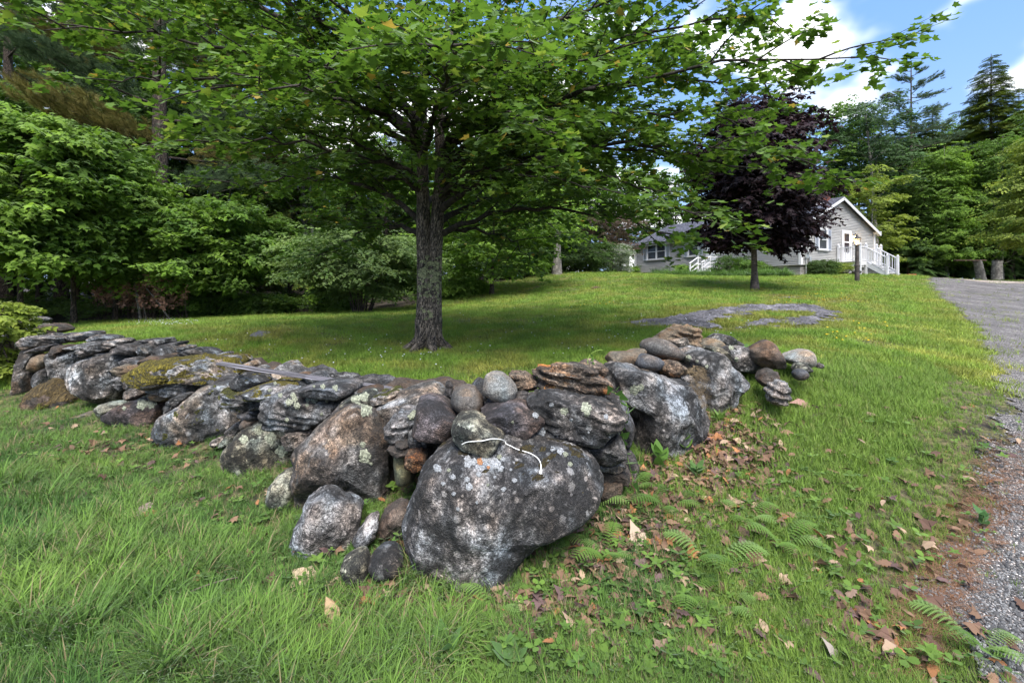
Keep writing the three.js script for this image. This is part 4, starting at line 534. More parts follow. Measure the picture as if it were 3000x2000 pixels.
function boughGeo(seed, droop, tip, inner, open = 1) {              // flat conifer bough, length 1 along +x, pale new growth at the ends
  const r = rngOf(seed), pos = [], col = [], blade = (a, b, w, ca, cb) => { const d = b.clone().sub(a), s = V(-d.z, 0, d.x).normalize().multiplyScalar(w); pos.push(a.x - s.x, a.y, a.z - s.z, a.x + s.x, a.y, a.z + s.z, b.x, b.y, b.z); for (const c of [ca, ca, cb]) col.push(c.r, c.g, c.b); };
  const Y = (x, z) => -droop * x * x - 0.25 * Math.abs(z) * Math.abs(z) * 2;
  for (let i = 0; i < 22; i++) {
    const t = 0.1 + 0.9 * i / 22, side = i % 2 ? 1 : -1, L = 0.42 * open * (1 - 0.72 * t) * (0.7 + 0.6 * r()) + 0.05, ang = 0.75 + 0.35 * r(), ex = t + Math.cos(ang) * L, ez = side * Math.sin(ang) * L, dy = (r() - 0.5) * 0.05, a = V(t, Y(t, 0), 0), b = V(ex, Y(ex, ez) + dy - 0.03, ez);
    blade(a, b, 0.026, inner, tip);
    for (let k = 0; k < 3; k++) { const u = 0.3 + 0.65 * k / 3, q = a.clone().lerp(b, u), l = 0.15 * (1 - 0.4 * u) * (0.6 + 0.8 * r()), sgn = k % 2 ? 1 : -1, an = Math.atan2(ez, ex - t) + sgn * 0.8; blade(q, V(q.x + Math.cos(an) * l, q.y - 0.025 + (r() - 0.5) * 0.04, q.z + Math.sin(an) * l), 0.027, inner.clone().lerp(tip, 0.3 * u), tip); }
  }
  blade(V(0, 0.004, 0), V(0.5, Y(0.5, 0), 0), 0.01, rgb(0.05, 0.035, 0.025), rgb(0.05, 0.035, 0.025)); blade(V(0.45, Y(0.45, 0), 0), V(1, Y(1, 0), 0), 0.012, inner, tip);
  const g = new THREE.BufferGeometry(); g.setAttribute('position', new THREE.Float32BufferAttribute(pos, 3)); g.setAttribute('color', new THREE.Float32BufferAttribute(col, 3)); g.computeVertexNormals(); return g;
}
function tuftGeo(seed, n, spread, ca, cb) {                          // pine needles fanning from a twig end along +x
  const r = rngOf(seed), pos = [], col = [];
  for (let i = 0; i < n; i++) { const t = r() * 0.6, a = r() * 6.283, e = spread * Math.sqrt(r()), l = 0.4 * (0.7 + 0.5 * r()), dx = Math.cos(e), dy = Math.sin(e) * Math.sin(a), dz = Math.sin(e) * Math.cos(a), w = 0.008; pos.push(t, w, 0, t, -w, w, t + dx * l, dy * l, dz * l); for (const c of [ca, ca, cb]) col.push(c.r, c.g, c.b); }
  const g = new THREE.BufferGeometry(); g.setAttribute('position', new THREE.Float32BufferAttribute(pos, 3)); g.setAttribute('color', new THREE.Float32BufferAttribute(col, 3)); g.computeVertexNormals(); return g;
}
const BOUGH = { hem: [1, 2].map((s) => boughGeo(s, 0.34, rgb(0.27, 0.33, 0.04), rgb(0.045, 0.09, 0.018))), dark: [3, 4].map((s) => boughGeo(s, 0.25, rgb(0.085, 0.16, 0.03), rgb(0.04, 0.08, 0.02))), pale: [5, 6].map((s) => boughGeo(s, 0.22, rgb(0.34, 0.38, 0.055), rgb(0.12, 0.19, 0.03))) };
const TUFT = { pine: tuftGeo(1, 110, 1.1, rgb(0.05, 0.085, 0.04), rgb(0.07, 0.115, 0.05)), gold: tuftGeo(2, 110, 1.1, rgb(0.12, 0.11, 0.03), rgb(0.19, 0.165, 0.05)) };
const tint = (r, a, b) => a.clone().lerp(b, r()).multiplyScalar(0.78 + 0.44 * r());
function wander(r, a, b, n, k) { const o = []; const dx = (r() - 0.5), dz = (r() - 0.5), ph = r() * 6; for (let i = 0; i <= n; i++) { const t = i / n; o.push(a.clone().lerp(b, t).add(V(k * (dx * Math.sin(t * 3 + ph) - dx * Math.sin(ph)), 0, k * (dz * Math.sin(t * 2.6 + ph) - dz * Math.sin(ph))))); } return o; }
const taper = (r0, r1, n, p = 0.8) => Array.from({ length: n + 1 }, (_, i) => lerp(r0, r1, Math.pow(i / n, p)));

// a broadleaf tree or shrub; stems > 1 makes a thicket from the ground
function broad(name, label, cat, px, d, o, group) {
  const r = rngOf(o.seed ?? Math.round(px * 3 + d * 31)), b = o.at ?? onGround(px, d), T = thing(name, label, cat, b.toArray(), 0, group), h = o.h, R = o.R, base = o.base ?? h * 0.25, wood = [], list = SPRAY[o.spray ?? 'maple'].map(() => []), stems = o.stems ?? 1, ca = o.colors[0], cb = o.colors[1];
  const lean = V(o.lean?.[0] ?? 0, 0, o.lean?.[1] ?? 0), tops = [];
  for (let s = 0; s < stems; s++) { const a = r() * 6.28, f = stems > 1 ? 0.15 + 0.25 * r() : 0, e = stems > 1 ? R * (0.2 + 0.5 * r()) : R * 0.05, bt = V(Math.cos(a) * f, -0.1, Math.sin(a) * f), tp = V(Math.cos(a) * e, h * (stems > 1 ? 0.75 + 0.25 * r() : 0.95), Math.sin(a) * e).add(lean), path = wander(r, bt, tp, 9, R * 0.14); tops.push(path); wood.push(tube(path, taper(o.r, o.r * 0.14, 9).map((x, i) => x * (i === 0 ? 1.35 : 1)), 10, 0.12, r() * 9)); }
  const put = (p, dir, k) => { const i = Math.floor(r() * list.length), q = quat(0, Math.atan2(-dir.z, dir.x) + (r() - 0.5) * 1.4, (o.tilt ?? -0.1) + (r() - 0.5) * 0.7).multiply(quat((r() - 0.5) * 0.8, 0, 0)), s = (o.scale ?? 1) * (0.75 + 0.5 * r()) * k; list[i].push([mat(p, q, s), tint(r, ca, cb)]); };
  const nl = o.limbs ?? 14, prof = (t) => (o.shape === 'cone' ? 1 - t * 0.85 : o.shape === 'up' ? Math.sin(Math.PI * Math.min(1, 0.15 + t * 0.8)) : Math.sqrt(Math.max(0.04, 1 - (2 * t - 0.9) ** 2 / 1.25)));
  for (let k = 0; k < nl; k++) {
    const t = (k + r() * 0.8) / nl, y = lerp(base, h * 0.96, t), path = tops[k % tops.length], on = path[clamp(Math.round((y / h) * 9 - 0.7), 1, 9)].clone(), a = k * 2.4 + r() * 0.9, L = R * prof(t) * (0.75 + 0.4 * r()), tip = V(on.x * 0.4 + Math.cos(a) * L, Math.min(h, y + L * (o.rise ?? 0.22) * (0.4 + r())), on.z * 0.4 + Math.sin(a) * L), mid = on.clone().lerp(tip, 0.5).add(V(0, L * 0.14, 0)), br = bez(on, mid, tip, 6); wood.push(tube(br, taper(Math.max(0.012, o.r * 0.32 * (1 - 0.6 * t)), 0.006, 6), 5));
    const n = Math.round((o.per ?? 40) * (0.6 + 0.7 * prof(t)));
    for (let i = 0; i < n; i++) { const u = Math.pow(r(), 0.6), p = br[Math.min(6, Math.round((0.2 + 0.85 * u) * 6))].clone(), w = R * 0.34 * (0.35 + u), off = V((r() + r() - 1) * w, (r() + r() - 1) * w * (o.flat ?? 0.5), (r() + r() - 1) * w); p.add(off); if (p.y < (o.low ?? 0.15)) p.y = (o.low ?? 0.15) + r() * 0.3; put(p, V(p.x - on.x * 0.4, 0, p.z - on.z * 0.4), 1); }
  }
  part('trunk', mergeGeometries(wood), BARK[o.bark ?? 'grey'], T);
  list.forEach((l, i) => l.length && many('foliage', SPRAY[o.spray ?? 'maple'][i], o.mat ?? M_leaf, l, T)); return T;
}
function conifer(name, label, px, d, o, group) {
  const r = rngOf(o.seed ?? Math.round(px * 7 + d * 17)), b = onGround(px, d), T = thing(name, label, 'tree', b.toArray(), 0, group), h = o.h, kinds = BOUGH[o.kind ?? 'hem'], list = kinds.map(() => []), base = o.base ?? 1, path = wander(r, V(0, -0.2, 0), V(o.lean ?? 0, h, 0), 12, 0.25), wood = [tube(path, taper(o.r, 0.02, 12, 1).map((x, i) => x * (i === 0 ? 1.25 : 1)), 10, 0.1, px)];
  for (let k = 0; k < o.n; k++) {
    const t = Math.pow((k + r()) / o.n, o.bias ?? 0.9), y = lerp(base, h * 0.985, t), a = k * 2.4 + r(), L = Math.max(0.35, o.R * Math.pow(1 - t, o.pow ?? 0.75) * (0.65 + 0.5 * r()) * (1 + 0.25 * Math.sin(k * 0.37))), p = path[Math.min(12, Math.round(y / h * 12))].clone().setY(y), pitch = lerp(-0.28, 0.5, t) + (r() - 0.5) * 0.3;
    const tipD = V(Math.cos(a), Math.sin(pitch), -Math.sin(a)); wood.push(tube([p, p.clone().addScaledVector(tipD, L * 0.5), p.clone().addScaledVector(tipD, L).add(V(0, -0.12 * L, 0))], [0.012 + 0.006 * L, 0.008, 0.003], 4));
    const nb = Math.max(2, Math.round(L * (o.dense ?? 2.6)));
    for (let j = 0; j < nb; j++) { const u = 0.25 + 0.75 * (j + r()) / nb, bl = lerp(0.95, 0.6, u) * (0.75 + 0.5 * r()) * Math.min(1, 0.45 + L * 0.4) * (o.size ?? 1), q = p.clone().addScaledVector(tipD, L * u * 0.85).add(V((r() - 0.5) * 0.25, -0.12 * L * u * u + (r() - 0.5) * 0.12, (r() - 0.5) * 0.25)); list[j % kinds.length].push([mat(q, quat(0, a + (r() - 0.5) * 1.9, pitch * 0.6 - 0.12 + (r() - 0.5) * 0.4).multiply(quat((r() - 0.5) * 0.7, 0, 0)), V(bl, bl, bl * (1 + 0.4 * r()))), tint(r, rgb(0.85, 0.85, 0.85), rgb(1.15, 1.12, 1))]); }
    if (o.bare && y < o.bareTop && k % 2) wood.push(tube([p, p.clone().add(V(Math.cos(a) * L * 0.7, -0.1 * L, -Math.sin(a) * L * 0.7))], [0.015, 0.004], 4));
  }
  part('trunk', mergeGeometries(wood), BARK[o.bark ?? 'pine'], T); list.forEach((l, i) => many('foliage', kinds[i], M_needle, l, T)); return T;
}
function pine(name, label, px, d, o, group) {                        // white pine: tall bole, level limbs carrying needle tufts, dead twigs below
  const r = rngOf(o.seed ?? Math.round(px * 5 + d * 13)), b = onGround(px, d), T = thing(name, label, 'tree', b.toArray(), 0, group), h = o.h, path = wander(r, V(0, -0.2, 0), V(o.lean ?? 0, h, 0), 14, 0.3), wood = [tube(path, taper(o.r, 0.04, 14, 1).map((x, i) => x * (i === 0 ? 1.3 : 1)), 14, 0.08, px)], lists = { pine: [], gold: [] };
  for (let k = 0; k < o.n; k++) {
    const t = (k + r()) / o.n, y = lerp(o.base, h * 0.98, t), a = k * 2.4 + r() * 0.8, L = o.R * Math.pow(1 - t, 0.6) * (0.6 + 0.5 * r()) + 0.4, on = path[Math.min(14, Math.round(y / h * 14))].clone().setY(y), tip = on.clone().add(V(Math.cos(a) * L, L * (0.05 + 0.18 * r()), Math.sin(a) * L)), br = bez(on, on.clone().lerp(tip, 0.5).add(V(0, -0.06 * L, 0)), tip, 7); wood.push(tube(br, taper(0.05 * (1 - 0.5 * t) + 0.015, 0.01, 7), 6));
    const gold = r() < (o.gold ?? 0.3), nt = Math.round(L * (o.tufts ?? 26));
    for (let i = 0; i < nt; i++) { const u = 0.3 + 0.7 * Math.pow(r(), 0.7), w = L * 0.3 * (1.15 - Math.abs(u - 0.75)), p = br[Math.min(7, Math.round(u * 7))].clone().add(V((r() + r() - 1) * w, (r() + r() - 0.7) * w * 0.32, (r() + r() - 1) * w)); lists[gold ? 'gold' : 'pine'].push([mat(p, quat(0, -a + (r() - 0.5) * 1.8, 0.25 + (r() - 0.3) * 0.8), 0.38 + 0.27 * r()), tint(r, rgb(0.8, 0.82, 0.8), rgb(1.25, 1.2, 1.1))]); }
  }
  for (let k = 0; k < (o.dead ?? 0); k++) { const y = lerp(o.deadLow ?? 2, o.base + 1, r()), a = r() * 6.28, L = 0.7 + 2 * r(), on = path[Math.min(14, Math.round(y / h * 14))].clone().setY(y), t1 = on.clone().add(V(Math.cos(a) * L, (r() - 0.4) * 0.5, Math.sin(a) * L)); wood.push(tube(bez(on, on.clone().lerp(t1, 0.5).add(V(0, 0.1, 0)), t1, 4), taper(0.022, 0.004, 4), 4)); for (let j = 0; j < 4; j++) { const s = on.clone().lerp(t1, 0.4 + 0.5 * r()); wood.push(tube([s, s.clone().add(V((r() - 0.5) * 0.8, (r() - 0.5) * 0.5, (r() - 0.5) * 0.8))], [0.008, 0.002], 3)); } }
  part('trunk', mergeGeometries(wood), BARK.pine, T); for (const k in lists) if (lists[k].length) many('foliage', TUFT[k], M_needle, lists[k], T); return T;
}
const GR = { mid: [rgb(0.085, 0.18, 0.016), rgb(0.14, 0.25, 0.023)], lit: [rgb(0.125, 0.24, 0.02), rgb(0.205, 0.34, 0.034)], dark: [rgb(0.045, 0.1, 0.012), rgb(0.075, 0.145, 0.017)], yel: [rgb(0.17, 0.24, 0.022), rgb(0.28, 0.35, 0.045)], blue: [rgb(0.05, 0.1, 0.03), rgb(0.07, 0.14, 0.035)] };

// ---------------------------------------------------------------- the maple over the wall
{
  const r = rngOf(2024), b = V(-1.42, H(-1.42, -8), -8), T = thing('maple_tree', 'big green maple with a double stem on the lawn behind the wall', 'tree', b.toArray());
  const loc = (px, py, d) => P(px, py, d).sub(b), segs = 16;
  const stemL = [[1247, 1040, 8], [1246, 960, 8], [1247, 880, 8], [1243, 780, 8], [1240, 640, 8], [1238, 500, 8], [1236, 360, 8.05], [1240, 200, 8.1], [1225, 20, 8.2], [1200, -180, 8.3], [1190, -420, 8.4]].map((p) => loc(...p)), stemR = [[1262, 1040, 8.02], [1266, 960, 8.02], [1270, 880, 8.02], [1272, 780, 8.03], [1281, 640, 8.03], [1290, 500, 8.05], [1288, 360, 8.1], [1310, 200, 8.2], [1340, 20, 8.4], [1350, -200, 8.5], [1370, -450, 8.6]].map((p) => loc(...p));
  const fine = (pts, n) => new THREE.CatmullRomCurve3(pts).getPoints(n), rad = (l) => Array.from({ length: 61 }, (_, i) => { const t = i / 60; return l * (t < 0.12 ? lerp(1.42, 1.05, Math.pow(t / 0.12, 0.6)) : lerp(1.05, 0.16, Math.pow((t - 0.12) / 0.88, 0.9))); });
  const trunk = part('trunk', mergeGeometries([tube(fine(stemL, 60), rad(0.158), 28, 0.1, 3), tube(fine(stemR, 60), rad(0.152), 28, 0.1, 8)]), BARK.maple, T, 'furrowed grey brown double trunk with pale lichen patches');
  { // root flare
    const roots = []; for (let k = 0; k < 7; k++) { const a = k / 7 * 6.283 + 0.3, e = 0.4 + 0.14 * r(), p = [V(Math.cos(a) * 0.1, 0.5, Math.sin(a) * 0.1), V(Math.cos(a) * 0.17, 0.16, Math.sin(a) * 0.17), V(Math.cos(a) * e, -0.06, Math.sin(a) * e)].map((q) => q.add(V(-0.02, 0, 0))); roots.push(tube(fine(p, 8), taper(0.14, 0.06, 8), 10, 0.15, k)); } part('root_flare', mergeGeometries(roots), BARK.maple, T).userData.kind = 'stuff';
    const lm = new THREE.MeshStandardMaterial({ map: T_lich, bumpMap: T_lich, bumpScale: 0.01, color: rgb(0.34, 0.36, 0.2), roughness: 1 }), q = rngOf(9);
    trunk.updateMatrixWorld(true); T.updateMatrixWorld(true);
    const pos = [], idx = []; for (let k = 0; k < 170; k++) { const px = 1222 + 74 * q(), py = q() < 0.7 ? 740 + 110 * (q() + q()) / 2 * 1.2 : 760 + 240 * q(), rr = (q() < 0.7 ? 3 : 5.5) * (0.6 + q()), pts = []; for (let j = 0; j <= 9; j++) { const a = j / 9 * 6.283, e = j === 9 ? 0 : rr * (1 + 0.4 * N2(Math.cos(a) * 2 + k, Math.sin(a) * 2)); caster.set(CAM, rayP(px + Math.cos(a) * e, py + Math.sin(a) * e).normalize()); const h = caster.intersectObject(trunk, false)[0]; if (h) pts.push(h.point.addScaledVector(h.face.normal, j === 9 ? 0.007 : 0.002).sub(b)); } if (pts.length === 10) { const s = pos.length / 3; pts.forEach((p) => pos.push(p.x, p.y, p.z)); for (let j = 0; j < 9; j++) idx.push(s + 9, s + (j + 1) % 9, s + j); } }
    const g = new THREE.BufferGeometry(); g.setAttribute('position', new THREE.Float32BufferAttribute(pos, 3)); g.setAttribute('uv', new THREE.Float32BufferAttribute(pos.flatMap((x, i) => (i % 3 === 2 ? [] : [x * 3])), 2)); g.setIndex(idx); g.computeVertexNormals(); const l = part('lichen', g, lm, T); l.userData.kind = 'stuff';
  }
  const leaves = [], twigs = [], TIPS = [[2560, 165, 5.2, 1, 5], [2380, 470, 5.4, 1, 4], [2070, 640, 5.6, 1, 4], [2270, 250, 7.2, 1, 5], [1960, 380, 9.5, 1, 5], [2300, 40, 6.6, 1, 6], [1830, 130, 5.0, 1, 6], [1730, 560, 5.7, 1, 4], [1900, 620, 10.5, 1, 4], [1620, 400, 4.6, 1, 5], [1330, 120, 3.4, 0, 6], [880, 180, 4.4, 0, 6], [110, 90, 5.2, 0, 6], [540, 430, 5.8, 0, 4], [60, -120, 7.8, 0, 6], [650, 560, 9.2, 0, 4], [800, 380, 6.6, 0, 5], [450, 80, 10, 0, 6], [1000, 640, 11.5, 0, 4], [1330, 700, 13, 0, 3], [1640, 690, 12.6, 1, 4], [1180, -300, 6.6, 0, 8], [1750, -260, 8.5, 1, 8], [640, -220, 6, 0, 8], [1420, -120, 11.5, 1, 8], [2150, -120, 6.4, 1, 7], [1980, 690, 7.2, 1, 3], [1080, 560, 12, 0, 4], [290, -60, 6, 0, 7], [620, 250, 4.6, 0, 5], [1000, 60, 9.5, 0, 7], [1650, 60, 10.5, 1, 7], [1820, 470, 7.4, 1, 5], [2180, 500, 6.2, 1, 4], [330, 250, 7.2, 0, 5], [950, 760, 10.2, 0, 3], [1560, 760, 9.8, 1, 3], [1240, 120, 5.4, 0, 7], [2000, 200, 9.8, 1, 7], [760, 90, 7.4, 0, 7], [1480, 200, 6.8, 1, 7], [1120, 160, 11.5, 0, 7], [2200, 370, 6.4, 1, 5], [1600, 330, 8.2, 1, 6]];
  const pL = fine(stemL, 80), pR = fine(stemR, 80), onStem = (right, y) => (right ? pR : pL).reduce((a, p) => (Math.abs(p.y - y) < Math.abs(a.y - y) ? p : a)).clone();
  TIPS.forEach(([px, py, d, right, hh], k) => {
    const tip = loc(px, py, d), s = onStem(right, clamp(hh * 0.55 + 0.17 * (k % 5), 1.9, 4.6)), L = s.distanceTo(tip), mid = s.clone().lerp(tip, 0.38).add(V((r() - 0.5) * 0.7, L * 0.24, (r() - 0.5) * 0.7)), br = bez(s, mid, tip, 14); for (let i = 2; i < 14; i++) br[i].add(V(N2(i * 0.5, k * 3.3) * 0.1, N2(i * 0.5, k * 5.1) * 0.08, N2(i * 0.5, k * 7.7) * 0.1));
    const wood = [tube(br, taper(0.024 + 0.008 * L, 0.006, 14), 9, 0.1, k)], nsub = Math.round(6 + L * 2.7);
    for (let j = 0; j < nsub; j++) {
      const t = 0.1 + 0.9 * (j + 0.5 * r()) / nsub, i = Math.min(13, Math.floor(t * 14)), o = br[i].clone().lerp(br[i + 1], t * 14 - i), tan = br[i + 1].clone().sub(br[i]).normalize(), side = V(-tan.z, 0, tan.x).normalize().multiplyScalar(j % 2 ? 1 : -1), l = (0.55 + 1.15 * r()) * (1.15 - 0.5 * t), e = o.clone().addScaledVector(tan, l * (0.55 + 0.3 * r())).addScaledVector(side, l * (0.35 + 0.6 * r())).add(V(0, l * (0.35 * r() - 0.12), 0)), sb = bez(o, o.clone().lerp(e, 0.5).add(V(0, 0.08 * l, 0)), e, 5); wood.push(tube(sb, taper(0.013, 0.004, 5), 5));
      for (let m = 0; m < 6; m++) {
        const u = 0.25 + 0.75 * (m + r() * 0.6) / 6, a = sb[Math.min(5, Math.round(u * 5))], tl = 0.22 + 0.36 * r(), dir = e.clone().sub(o).normalize().multiplyScalar(0.6).add(V((r() - 0.5) * 1.6, (r() - 0.45) * 0.6, (r() - 0.5) * 1.6)).normalize(), tw = a.clone().addScaledVector(dir, tl); if (r() < 0.6) twigs.push(tube([a, tw], [0.0035, 0.0015], 3));
        const nl = 9 + Math.floor(r() * 8);
        for (let n = 0; n < nl; n++) { const p = a.clone().lerp(tw, 0.15 + 0.95 * n / nl).add(V((r() - 0.5) * 0.16, (r() - 0.6) * 0.11, (r() - 0.5) * 0.16)), yaw = Math.atan2(dir.x, dir.z) + (r() - 0.5) * 3.2, q = quat(1.55 + 1.15 * r(), yaw, (r() - 0.5) * 0.9), sz = 0.066 + 0.052 * r(), wp = p.clone().add(b); if (-wp.z < 1.9) continue; let c = tint(r, rgb(0.065, 0.14, 0.014), rgb(0.125, 0.225, 0.022)); const z = r(); if (z < 0.012) c = rgb(0.36, 0.26, 0.04); else if (z < 0.07) c = rgb(0.22, 0.31, 0.035); leaves.push([wp, q, sz, c]); }
      }
    }
    part('limb', mergeGeometries(wood), BARK.twig, T);
  });
  part('twigs', mergeGeometries(twigs), BARK.twig, T).userData.kind = 'stuff';
  // the leaves that show largest stand on their own, the others are one mass
  const inView = ([p]) => { const d = -p.z, x = p.x / d * F, y = (EYE - p.y) / d * F; return Math.abs(x) < 1500 && y > -850 && y < 1150; };
  const order = leaves.map((l, i) => [inView(l) ? l[2] / -l[0].z : 0, i]).sort((x, y) => y[0] - x[0]), own = new Set(order.slice(0, 300).map((x) => x[1])), mats = new Map();
  const colorMat = (c) => { const k = [c.r, c.g, c.b].map((x) => Math.round(x * 40)).join(); if (!mats.has(k)) mats.set(k, leafMat({ color: c })); return mats.get(k); };
  const rest = [[], []];
  leaves.forEach(([p, q, s, c], i) => { if (own.has(i)) { const m = part('leaf', i % 2 ? G_maple : G_mapleFlat, colorMat(c), T); m.position.copy(p).sub(b); m.quaternion.copy(q); m.scale.setScalar(s); } else rest[i % 2].push([mat(p.clone().sub(b), q, s), c]); });
  many('foliage', G_maple, M_leaf, rest[0], T); many('foliage', G_mapleFlat, M_leaf, rest[1], T);
  console.log('maple leaves', leaves.length);
}
// ---------------------------------------------------------------- purple maple
broad('purple_maple', 'small dark purple leaved maple on the lawn before the house', 'tree', 2212, 17, { seed: 5, h: 7.4, R: 1.95, r: 0.13, base: 1.75, limbs: 36, per: 62, bark: 'young', shape: 'up', scale: 1.15, flat: 0.42, tilt: -0.25, low: 1.5, rise: 0.1, colors: [rgb(0.014, 0.008, 0.011), rgb(0.034, 0.014, 0.016)], mat: leafMat({ transmission: 0.25, clearcoat: 0.22, clearcoatRoughness: 0.4 }) });

// ---------------------------------------------------------------- woods on the left and behind the lawn
pine('white_pine', 'thick trunked white pine with golden needles at the left wood edge', 470, 17.8, { h: 23, r: 0.34, base: 4.8, R: 6.2, n: 34, gold: 0.7, tufts: 46, dead: 26, deadLow: 2.5 });
pine('white_pine', 'tall pine behind the leafy saplings at the far left', 180, 24, { h: 22, r: 0.28, base: 7, R: 5, n: 24, gold: 0.25, dead: 14 });
pine('white_pine', 'grey trunked pine right of the thick golden pine', 632, 22, { h: 21, r: 0.2, base: 8, R: 4.4, n: 24, gold: 0.3, dead: 16, deadLow: 3 });
pine('white_pine', 'dark pine crown at the top left corner', 20, 20, { h: 22, r: 0.26, base: 6, R: 5, n: 26, gold: 0.15, dead: 8 });
pine('white_pine', 'slim pine in the gap between golden pine and twin trunks', 760, 29, { h: 18, r: 0.17, base: 7, R: 3.6, n: 22, gold: 0.2, dead: 12 });
const sap = 'leafy saplings along the left wood edge';
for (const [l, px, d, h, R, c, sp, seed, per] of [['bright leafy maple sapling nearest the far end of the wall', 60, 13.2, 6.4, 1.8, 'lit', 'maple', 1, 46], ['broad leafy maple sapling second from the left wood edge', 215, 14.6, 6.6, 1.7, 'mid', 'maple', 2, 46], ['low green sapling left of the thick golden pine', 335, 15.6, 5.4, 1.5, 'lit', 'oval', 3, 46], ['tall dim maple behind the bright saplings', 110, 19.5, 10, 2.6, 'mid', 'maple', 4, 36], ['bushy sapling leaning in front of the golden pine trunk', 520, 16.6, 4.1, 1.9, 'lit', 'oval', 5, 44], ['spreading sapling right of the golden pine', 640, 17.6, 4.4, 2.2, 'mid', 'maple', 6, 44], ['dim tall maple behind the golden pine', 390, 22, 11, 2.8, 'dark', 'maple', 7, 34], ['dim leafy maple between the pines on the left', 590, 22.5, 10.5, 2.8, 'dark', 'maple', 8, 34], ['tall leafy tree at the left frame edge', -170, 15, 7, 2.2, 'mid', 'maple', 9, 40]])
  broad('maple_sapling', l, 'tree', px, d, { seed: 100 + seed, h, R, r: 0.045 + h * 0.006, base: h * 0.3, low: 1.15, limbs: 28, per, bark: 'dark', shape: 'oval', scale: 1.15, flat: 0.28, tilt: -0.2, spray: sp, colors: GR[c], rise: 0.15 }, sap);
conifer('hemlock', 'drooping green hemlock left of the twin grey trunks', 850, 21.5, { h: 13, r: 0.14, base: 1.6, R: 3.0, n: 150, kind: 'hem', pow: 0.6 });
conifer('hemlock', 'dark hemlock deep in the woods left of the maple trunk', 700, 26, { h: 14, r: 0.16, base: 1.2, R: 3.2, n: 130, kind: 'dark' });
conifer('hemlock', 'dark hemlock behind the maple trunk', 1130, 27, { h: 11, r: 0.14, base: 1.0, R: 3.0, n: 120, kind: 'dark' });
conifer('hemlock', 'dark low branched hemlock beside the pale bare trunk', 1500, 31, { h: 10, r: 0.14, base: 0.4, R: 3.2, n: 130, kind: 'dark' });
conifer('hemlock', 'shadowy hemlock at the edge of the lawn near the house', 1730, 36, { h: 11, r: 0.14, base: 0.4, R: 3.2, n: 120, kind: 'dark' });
broad('maple_tree', 'slim twin grey trunked tree at the wood edge left of the maple', 'tree', 905, 21, { seed: 61, h: 12, R: 2.6, r: 0.13, base: 5, limbs: 16, per: 30, bark: 'grey', colors: GR.mid, lean: [-0.5, 0], scale: 1.1 });
broad('maple_tree', 'thin leaning trunk beside the slim twin grey tree', 'tree', 928, 20.6, { seed: 62, h: 9, R: 1.8, r: 0.12, base: 5, limbs: 10, per: 22, bark: 'grey', colors: GR.mid, lean: [-0.6, 0.1] });
broad('layered_shrub', 'wide dark shrub with pale layered leaves behind the maple trunk', 'shrub', 1065, 16, { seed: 63, h: 2.9, R: 1.95, r: 0.035, base: 0.9, low: 0.6, limbs: 34, per: 36, stems: 12, bark: 'dark', spray: 'oval', colors: [rgb(0.08, 0.15, 0.03), rgb(0.17, 0.25, 0.06)], flat: 0.2, tilt: -0.15, rise: 0.05, scale: 1.05 });
broad('maple_tree', 'light green understory maple right of the maple trunk', 'tree', 1440, 21, { seed: 64, h: 6.2, R: 3.3, r: 0.1, base: 1.2, limbs: 26, per: 46, bark: 'dark', colors: GR.lit, flat: 0.3, rise: 0.1, scale: 1.1, low: 0.9 });
broad('maple_tree', 'pale bare lower trunk with a leafy top at the lawn edge', 'tree', 1632, 27.5, { seed: 65, h: 13, R: 3.2, r: 0.24, base: 6.2, limbs: 16, per: 36, bark: 'grey', colors: GR.mid, scale: 1.2 });
broad('maple_tree', 'bright maple crown left of the pale bare trunk', 'tree', 1560, 29.5, { seed: 66, h: 8, R: 3.2, r: 0.12, base: 2.2, limbs: 20, per: 40, bark: 'dark', colors: GR.lit, scale: 1.2, flat: 0.35 });
broad('crabapple', 'brownish flowering crabapple by the left corner of the house', 'tree', 1790, 36, { seed: 67, h: 5.2, R: 2.0, r: 0.16, base: 1.6, limbs: 22, per: 30, bark: 'dark', spray: 'fine', colors: [rgb(0.12, 0.085, 0.06), rgb(0.2, 0.14, 0.09)], flat: 0.4, scale: 1.1 });
broad('flowering_shrub', 'white flowering shrub beside the left house corner', 'shrub', 1800, 32, { seed: 68, h: 2.0, R: 1.0, r: 0.03, base: 0.3, limbs: 14, per: 20, stems: 4, bark: 'dark', spray: 'fine', colors: [rgb(0.12, 0.2, 0.06), rgb(0.5, 0.52, 0.42)] });
broad('maple_sapling', 'green shrub growing at the left frame edge beside the wall', 'shrub', -20, 7.0, { seed: 69, h: 1.45, R: 0.26, r: 0.02, base: 0.25, limbs: 12, per: 14, stems: 5, bark: 'dark', spray: 'maple', colors: GR.yel, scale: 0.62, at: V(-8.15, H(-8.15, -7.1), -7.1) });
for (const [l, px, d, h, R, c] of [['leafy wood edge shrub below the golden pine', 610, 17.6, 0.9, 0.9, 'mid'], ['leafy wood edge shrub left of the twin trunks', 760, 18.4, 0.7, 0.9, 'mid'], ['leafy tangle right of the twin trunks', 985, 18.6, 1.2, 0.5, 'lit'], ['leafy weeds in front of the wooden box', 1345, 21.5, 0.7, 1.0, 'lit'], ['dark wood edge shrub near the pale bare trunk', 1530, 28.5, 1.6, 2.0, 'dark'], ['dark wood edge shrub right of the pale bare trunk', 1700, 30.5, 1.8, 2.0, 'dark']]) broad('wood_edge_shrub', l, 'shrub', px, d, { h, R, r: 0.015, base: 0.1, limbs: 22, per: 26, stems: 7, bark: 'dark', spray: 'oval', colors: GR[c], scale: 0.9, low: 0.1 }, 'shrubs along the wood edge');

